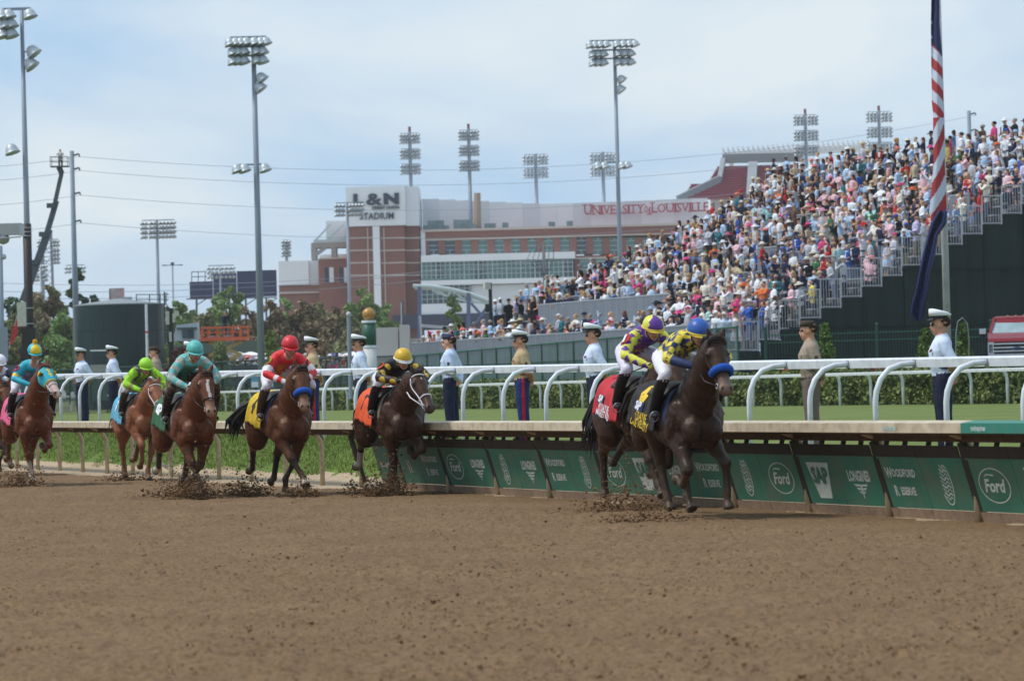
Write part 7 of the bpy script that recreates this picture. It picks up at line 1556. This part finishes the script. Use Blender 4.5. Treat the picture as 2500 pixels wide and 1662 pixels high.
    if patch:
        so = sh + Vector((0, -.195, -.01)); el = arms_[0][0]; c_ = so.lerp(el, .38); dn = (el - so).normalized(); out = Vector((.35, -1, .1)); out = (out - dn*out.dot(dn)).normalized(); ac = dn.cross(out); ac.normalize(); mb = MB()
        n_ = 14; vv = [(c_ + out*(.092 - .03*(math.cos(a))**2) + ac*.072*math.cos(a) - dn*.088*math.sin(a))[:] for a in np.linspace(0, 2*math.pi, n_, endpoint=False)]; mb.add(vv + [(c_ + out*.096)[:]], [(i, (i+1) % n_, n_) for i in range(n_)]); po = mb.build('arm_number_patch', patch[1], t, smooth=True); sm = po.modifiers.new('t', 'SOLIDIFY'); sm.thickness = .004; sm.offset = 0
        mb = MB(); ex = ac if ac.x*0 + ac.dot(Vector((1, .0, 0))) > 0 else -ac; place_text(mb, text_mesh(patch[0], .14, .016), c_ + out*.104, ex, -dn); mb.build('arm_number', patch[2], po)
    # reins, stirrups, whip
    mb = MB()
    for k in (0, 1):
        ha = arms_[k][1] + Vector((.06, 0, -.01)); b = bit[k]; mb.tube([ha, ha.lerp(b, .5) + Vector((0, (-1 if k == 0 else 1)*.03, -.05)), b], .010, 5)
    mb.tube([arms_[0][1] + Vector((.06, 0, -.01)), Vector((hands[0] + .04, 0, hands[1] - .02)), arms_[1][1] + Vector((.06, 0, -.01))], .010, 5); o = mb.build('reins', reinm, horse_o, smooth=True); o['kind'] = 'stuff'
    for s in (-1, 1):
        mb = MB(); an = Vector((.31, s*.395, 1.24)); mb.tube([an + Vector((.03*math.cos(a), s*.0 + .055*math.sin(a), .0 + .07*math.cos(a)*0 + .06*math.cos(a))) for a in np.linspace(0, 2*math.pi, 13)], .007, 5); mb.tube([an + Vector((0, 0, .06)), Vector((.32, s*.33, 1.52))], .010, 5); mb.build('stirrup', GALV, horse_o, smooth=True)
    if whip:
        el, ha = arms_[0]; w = thing('riding_whip', whip if isinstance(whip, str) else 'thin black riding whip', 'whip', horse_o.location[:], horse_o.matrix_basis.to_euler().z); mb = MB(); mb.tube([ha + Vector((.10, .02, .06)), ha + Vector((-.1, -.1, -.02)), ha + Vector((-.48, -.32, -.14))], [.010, .008, .004], 6); mb.build('shaft', STRAPB, w, smooth=True)
    return t
# ------------------------------------------------------------------ the field
PA = dict(RF=(34, 24, 46, -.05, .09), LF=(-20, -34, -12, .12, .03), RH=(-8, -68, -34, -80), LH=(26, -48, -14, -72))
PB = dict(RF=(-6, -9, 22, -.12, -.06), LF=(52, -72, -118, .19, .17), RH=(-12, -70, -38, -82), LH=(50, -22, -2, 20))
PC = dict(RF=(38, -58, -112, -.20, -.15), LF=(50, 2, 12, .24, .24), RH=(64, 0, 14, 30), LH=(56, 8, 20, 40))
PD = dict(RF=(26, 14, 30, -.09, .01), LF=(-16, -48, -82, .13, .06), RH=(-14, -70, -40, -80), LH=(52, -30, -16, -70))
PE = dict(RF=(46, -28, -62, -.15, -.12), LF=(-6, -8, 22, .12, .06), RH=(22, -44, -8, 20), LH=(46, -40, -40, -90))
PF = dict(RF=(30, 22, 40), LF=(14, -60, -100), RH=(8, -56, -16, 5), LH=(10, -68, -52, -105))
WH = mat('print_white', srgb(226, 226, 230), .6, var=.04); BKP = mat('print_black', srgb(26, 26, 28), .6, var=.04); YLP = mat('print_yellow', srgb(226, 190, 50), .6, var=.05); BLP = mat('print_blue', srgb(44, 86, 170), .6, var=.05)
def cl(name, c): return mat(name, srgb(*c), .75, var=.12, scale=5, bump=.4, bscale=9, dirt=srgb(120, 96, 74), dirtamt=.25)
def rgb(*c): return np.array(srgb(*c))
def plain(torso, upper=None, fore=None):
    def f_(part, q, y, v):
        c = {'torso': torso, 'upper': upper or torso, 'fore': fore or upper or torso}[part]; return np.tile(rgb(*c), (len(v), 1))
    return f_
# leader: dark horse, black cloth
def lead_print(ontext, onpatch, o):
    ontext('6', .44, -.24, -.78, YLP, 'number', .95, .03); onpatch(-.40, -.13, -1.48, -1.18, mat('patch_navy', srgb(36, 50, 104), .7), 'navy_patch'); v_ = ontext('SAP', .12, -.265, -1.33, WH, 'print', 1.05, .006); v_.location = (0, -.006, .002)
    ontext('PAT DAY MILE', .085, -.13, -1.58, YLP, 'print', .85, .0015); ontext('CRUDE VELOCITY', .09, -.13, -1.77, YLP, 'print', .78, .0015)
h7 = horse('leading dark brown horse with blue noseband and black number six cloth', 1657, 42.75, -.05, (44, 28, 21), PC, poll=(1.28, 2.10), pitch=58, yaw=-3, cloth=cl('cloth_black', (30, 30, 34)), cloth2=lead_print, number='6', nose=1, muzzle=(120, 100, 88), tail=[(-.88, 0, 1.52), (-1.05, 0, 1.56), (-1.3, .02, 1.5), (-1.55, .05, 1.3), (-1.7, .08, 1.1)])
def s7(part, q, y, v):
    Y_, N_ = rgb(222, 200, 60), rgb(38, 52, 92)
    if part == 'torso': k = (np.floor(q*6.5) + np.floor((y + 2)/.085)).astype(int) % 2; return np.where(k[:, None] == 0, Y_, N_)
    if part == 'upper': k = (np.floor(q*3.6) + np.floor((y + 2)/.08)).astype(int) % 2; return np.where(k[:, None] == 0, Y_, N_)
    return np.where((q < .18)[:, None], Y_, N_)
jockey(h7, 'leading jockey in blue helmet and blue and yellow checked silks', 2.36, s7, mat('helm_blue', srgb(50, 92, 168), .4, var=.05), band=mat('helm_yellow', srgb(214, 186, 60), .5), glove=(150, 104, 86), whip=False, hands=(.94, 1.80), lean=.14)
# second: number one red cloth
def h6_print(ontext, onpatch, o):
    ontext('1', .44, -.30, -.85, WH, 'number', 1.1, .04); onpatch(-.42, -.2, -1.52, -1.26, MATS['patch_navy'], 'navy_patch'); v_ = ontext('SAP', .10, -.31, -1.39, WH, 'print', 1.05, .006); v_.location = (0, -.006, .002)
    ontext('PAT DAY MILE', .08, -.15, -1.60, WH, 'print', .85, .0015); ontext('MADAKET ROAD', .082, -.15, -1.77, WH, 'print', .8, .0015)
h6 = horse('dark bay horse with red number one cloth close behind the leader', 1562, 46.4, .04, (54, 34, 26), PF, poll=(1.28, 1.84), pitch=56, cloth=cl('cloth_red', (188, 40, 52)), cloth2=h6_print, number='1', tail=[(-.88, 0, 1.5), (-1.02, -.02, 1.5), (-1.12, -.1, 1.3), (-1.16, -.18, 1.05), (-1.18, -.2, .8)])
def s6(part, q, y, v):
    Pu, Y_ = rgb(92, 52, 140), rgb(218, 214, 74)
    if part == 'torso': dm = np.abs(((q*4) % 1) - .5) + np.abs(((y/.11) % 1) - .5); return np.where(((dm < .42) & (q < .55))[:, None], Y_, Pu)
    dm = np.abs(((q*3.0) % 1) - .5) + np.abs(((y/.157) % 1) - .5); return np.where((dm < .42)[:, None], Pu, Y_)
jockey(h6, 'jockey in purple silks with yellow diamonds and quartered purple and yellow helmet', 2.39, s6, mat('helm_lemon', srgb(216, 214, 80), .4, var=.05), band=MATS['helm_yellow'], quarters=mat('helm_purple', srgb(98, 56, 146), .4), patch=('1', mat('patch_red', srgb(196, 52, 56), .6), WH), breech=(214, 208, 226), whip='thin black whip held back by the rider in purple', hands=(.84, 1.74), lean=.0)
# number seven orange cloth
h5 = horse('dark bay horse with white bridle and orange number seven cloth', 958, 55.3, -.02, (56, 34, 25), PB, poll=(1.30, 1.84), pitch=50, yaw=8, cloth=cl('cloth_orange', (226, 88, 42)), number='7', numcol=BKP, bridle=WLEATH, reinm=WLEATH, socks={'RH': 5, 'LH': 0}, muzzle=(70, 54, 48), blaze=(.012, .10, .13))
def s5(part, q, y, v):
    B_, Y_ = rgb(34, 30, 32), rgb(214, 176, 66); c = np.tile(B_, (len(v), 1))
    if part != 'torso': d_ = (((q*2) % 1 - .5)/.30)**2 + (((y/.157) % 1 - .5)/.36)**2; c[d_ < 1] = Y_
    return c
jockey(h5, 'jockey in black silks with gold spots and yellow helmet', 2.22, s5, mat('helm_gold', srgb(212, 172, 52), .4, var=.08), band=mat('helm_white', srgb(222, 220, 214), .5), patch=('7', mat('patch_orange', srgb(214, 84, 44), .6), BKP), glove=(190, 196, 206), whip=False, hands=(.92, 1.72), lean=.08)
# number four yellow cloth
h4 = horse('bay horse with blue noseband and yellow number four cloth', 687, 56.7, -.03, (92, 55, 37), PA, poll=(1.27, 1.97), pitch=62, yaw=-5, cloth=cl('cloth_yellow', (222, 186, 44)), number='4', numcol=BKP, nose=1, socks={'RF': 2}, muzzle=(150, 118, 98), tail=[(-.88, 0, 1.5), (-1.02, -.06, 1.5), (-1.15, -.22, 1.38), (-1.22, -.36, 1.16), (-1.2, -.42, .95)])
def s4(part, q, y, v):
    R_, W__ = rgb(212, 40, 46), rgb(226, 222, 224); c = np.tile(R_, (len(v), 1))
    if part == 'upper': c[(q > .62) & (q < .95)] = W__
    if part == 'fore': c[(q > .45) & (q < .62)] = W__; c[q > .82] = W__
    return c
j4 = jockey(h4, 'jockey in bright red silks with white sleeve bands and red helmet', 2.48, s4, mat('helm_red', srgb(206, 44, 52), .45, var=.06), patch=('4', mat('patch_yellow', srgb(206, 168, 50), .6), BKP), whip=False, boot=(70, 58, 50), lean=.08, hands=(.90, 1.76))
# muddy teal
def h3_print(ontext, drape, o): ontext('SAP', .14, -.26, -1.2, WH, 'print', 1.1, .03)
h3 = horse('bay horse with pale blaze and green saddle cloth ridden in muddy teal', 456, 57.0, -.04, (97, 53, 33), PD, poll=(1.32, 1.94), pitch=62, yaw=0, cloth=cl('cloth_green', (34, 96, 64)), cloth2=h3_print, number='3', blaze=(.022, .10, .42), socks={'RH': 3}, muzzle=(164, 126, 104))
def s3(part, q, y, v): 
    c = np.tile(rgb(96, 190, 186), (len(v), 1)); st = ((q*5).astype(int) % 2 == 0) & (part != 'torso'); c[st] = rgb(176, 186, 176); return c
jockey(h3, 'jockey in mud splashed teal silks and teal helmet', 2.46, s3, mat('helm_teal', srgb(96, 190, 182), .5, var=.1, dirt=srgb(80, 110, 100), dirtamt=.5, scale=14), breech=(70, 56, 50), boot=(40, 30, 28), muddy=True, whip='black whip held by the rider in muddy teal', goggles=False, hands=(.86, 1.72), lean=.10)
# lime
h2 = horse('light chestnut horse with pale blue cloth ridden in lime green', 341, 68.8, .0, (138, 85, 59), PE, poll=(1.28, 1.82), pitch=50, yaw=4, cloth=cl('cloth_sky', (96, 176, 206)), number='3', numcol=WH, points=False, mane=mat('flaxen', srgb(140, 88, 60), .6, var=.2), tailmat=MATS['flaxen'], bridle=WLEATH, dirtleg=.5, voxel=.018)
def s2(part, q, y, v):
    c = np.tile(rgb(166, 232, 48), (len(v), 1))
    if part == 'torso': c[np.abs(v[:, 1]) > .07] = rgb(64, 58, 88)
    if part == 'fore': c[(q > .3) & (q < .5)] = rgb(140, 150, 80)
    return c
jockey(h2, 'jockey in lime green and navy silks with lime helmet', 2.30, s2, mat('helm_lime', srgb(156, 220, 50), .5, var=.1, dirt=srgb(100, 120, 60), dirtamt=.4, scale=14), breech=(210, 208, 206), boot=(60, 50, 44), muddy=True, whip='thin whip held by the rider in lime', voxel=.015, hands=(.86, 1.68), lean=.08)
# number eight pink cloth
TQ = mat('hood_teal', srgb(40, 170, 188), .6, var=.06); YHD = mat('hood_yellow', srgb(232, 196, 46), .6, var=.06)
h1 = horse('chestnut horse in turquoise blinker hood with pink number eight cloth', 72, 67.5, .04, (97, 49, 29), PB, poll=(1.34, 2.12), pitch=46, yaw=15, cloth=cl('cloth_pink', (224, 96, 138)), number='8', numcol=BKP, points=False, hood=(TQ, YHD), face=(206, 176, 166), bridle=WLEATH, mane=mat('chestnut_hair', srgb(92, 48, 32), .6, var=.2), tailmat=MATS['chestnut_hair'], socks={'RF': 5}, voxel=.018)
def s1(part, q, y, v):
    c = np.tile(rgb(38, 166, 186), (len(v), 1))
    if part == 'upper': c[(q > .74) & (q < .98)] = rgb(232, 200, 50)
    return c
jockey(h1, 'jockey in turquoise silks with yellow pompom on quartered helmet', 2.56, s1, mat('helm_turq', srgb(44, 172, 192), .45, var=.05), quarters=mat('helm_yel2', srgb(232, 200, 54), .45), pom=mat('pom_yellow', srgb(236, 180, 40), .9), patch=('8', mat('patch_pink', srgb(204, 72, 112), .6), BKP), breech=(216, 212, 222), whip=False, voxel=.015, hands=(.88, 1.80), lean=.10)
h0 = horse('bay horse at the picture edge ridden by the jockey in white helmet', -8, 76.5, .03, (92, 52, 34), PA, poll=(1.08, 1.88), pitch=58, cloth=cl('cloth_violet', (110, 110, 120)), number='9', numcol=WH, voxel=.022)
jockey(h0, 'jockey in white helmet and dark goggles at the picture edge', 2.50, plain((196, 198, 214), (60, 60, 76), (196, 198, 214)), mat('helm_w2', srgb(228, 226, 236), .45, var=.04), whip=False, voxel=.018)

# ------------------------------------------------------------------ dirt thrown up by the hooves
def spray(px, d, w, h, n, seed, label, x0=0., zc=.1):
    r = np.random.default_rng(seed); b = G(px, d, 0); hv = Vector((math.cos(HEAD), math.sin(HEAD), 0)); pv_ = Vector((-hv.y, hv.x, 0))
    a = r.normal(0, .5, n)*w; c = r.normal(0, .3, n)*w*.5; z = r.exponential(.5, n)*h*np.exp(-(a/w)**2*.9)
    pts = np.array(b)[None] + a[:, None]*np.array(RV)[None]*np.array((1, 1, 0)) + c[:, None]*np.array((0, 1, 0)); pts[:, 2] = z + .005
    sz = np.clip(r.lognormal(-4.75, .5, n), .003, .028); o = clod_cloud(pts, sz, seed).build('dirt_spray', DIRTCLOD); tag(o, label, 'dirt', kind='stuff')
spray(478, 55.9, .38, .38, 1500, 1, 'dirt kicked up by the muddy teal rider horse'); spray(440, 57.5, .6, .28, 1100, 2, 'dirt trailing behind the muddy teal rider horse'); spray(600, 57, .42, .25, 1300, 3, 'dirt thrown up behind the yellow cloth horse'); spray(735, 55.7, .3, .18, 800, 4, 'dirt at the fore hooves of the yellow cloth horse')
spray(948, 54.6, .40, .34, 1700, 5, 'dirt kicked up under the orange cloth horse'); spray(900, 56, .5, .28, 800, 6, 'dirt behind the orange cloth horse'); spray(52, 66.5, .5, .42, 1500, 7, 'dirt kicked up by the pink cloth horse'); spray(310, 69.3, .5, .2, 700, 8, 'dirt at the hooves of the pale chestnut horse')
spray(1520, 45.5, .6, .34, 1100, 9, 'dirt thrown by the red cloth horse'); spray(1580, 42, .5, .2, 500, 10, 'dirt under the leading horse')
r = np.random.default_rng(44); n = 420; pts = []
for k in range(n):
    px = r.choice([r.normal(905, 50), r.normal(930, 60), r.uniform(40, 330), r.normal(430, 50), r.normal(600, 45), r.normal(1530, 50)]); d = r.uniform(44, 47) if px > 1300 else r.uniform(54, 58.5) if px > 380 else r.uniform(64, 72); pts.append(G(px, d, abs(r.normal(.5, .45)) + .05)[:])
o = clod_cloud(np.array(pts), np.clip(r.lognormal(-4.75, .4, n), .004, .02), 3).build('flying_dirt', DIRTCLOD); tag(o, 'small clods of dirt flying in the air around the horses', 'dirt', kind='stuff')

# ------------------------------------------------------------------ the slight haze of a damp day
hz = MB(); hz.box((0, 2000, 29), (9600, 9600, 61)); ho = hz.build('haze', bpy.data.materials.new('haze_air')); tag(ho, 'thin pale haze in the air', 'haze', kind='stuff')
HZM = MATS['haze_air'] = bpy.data.materials['haze_air']; HZM.use_nodes = True; n = HZM.node_tree.nodes; l = HZM.node_tree.links
for q in list(n):
    if q.type == 'BSDF_PRINCIPLED': n.remove(q)
pvn = n.new('ShaderNodeVolumePrincipled'); pvn.inputs['Color'].default_value = (.97, .985, 1, 1); pvn.inputs['Density'].default_value = .00014; pvn.inputs['Anisotropy'].default_value = .2
l.new(pvn.outputs[0], [q for q in n if q.type == 'OUTPUT_MATERIAL'][0].inputs['Volume'])
SC.cycles.volume_bounces = 2; SC.cycles.volume_step_rate = 10; SC.cycles.volume_max_steps = 32
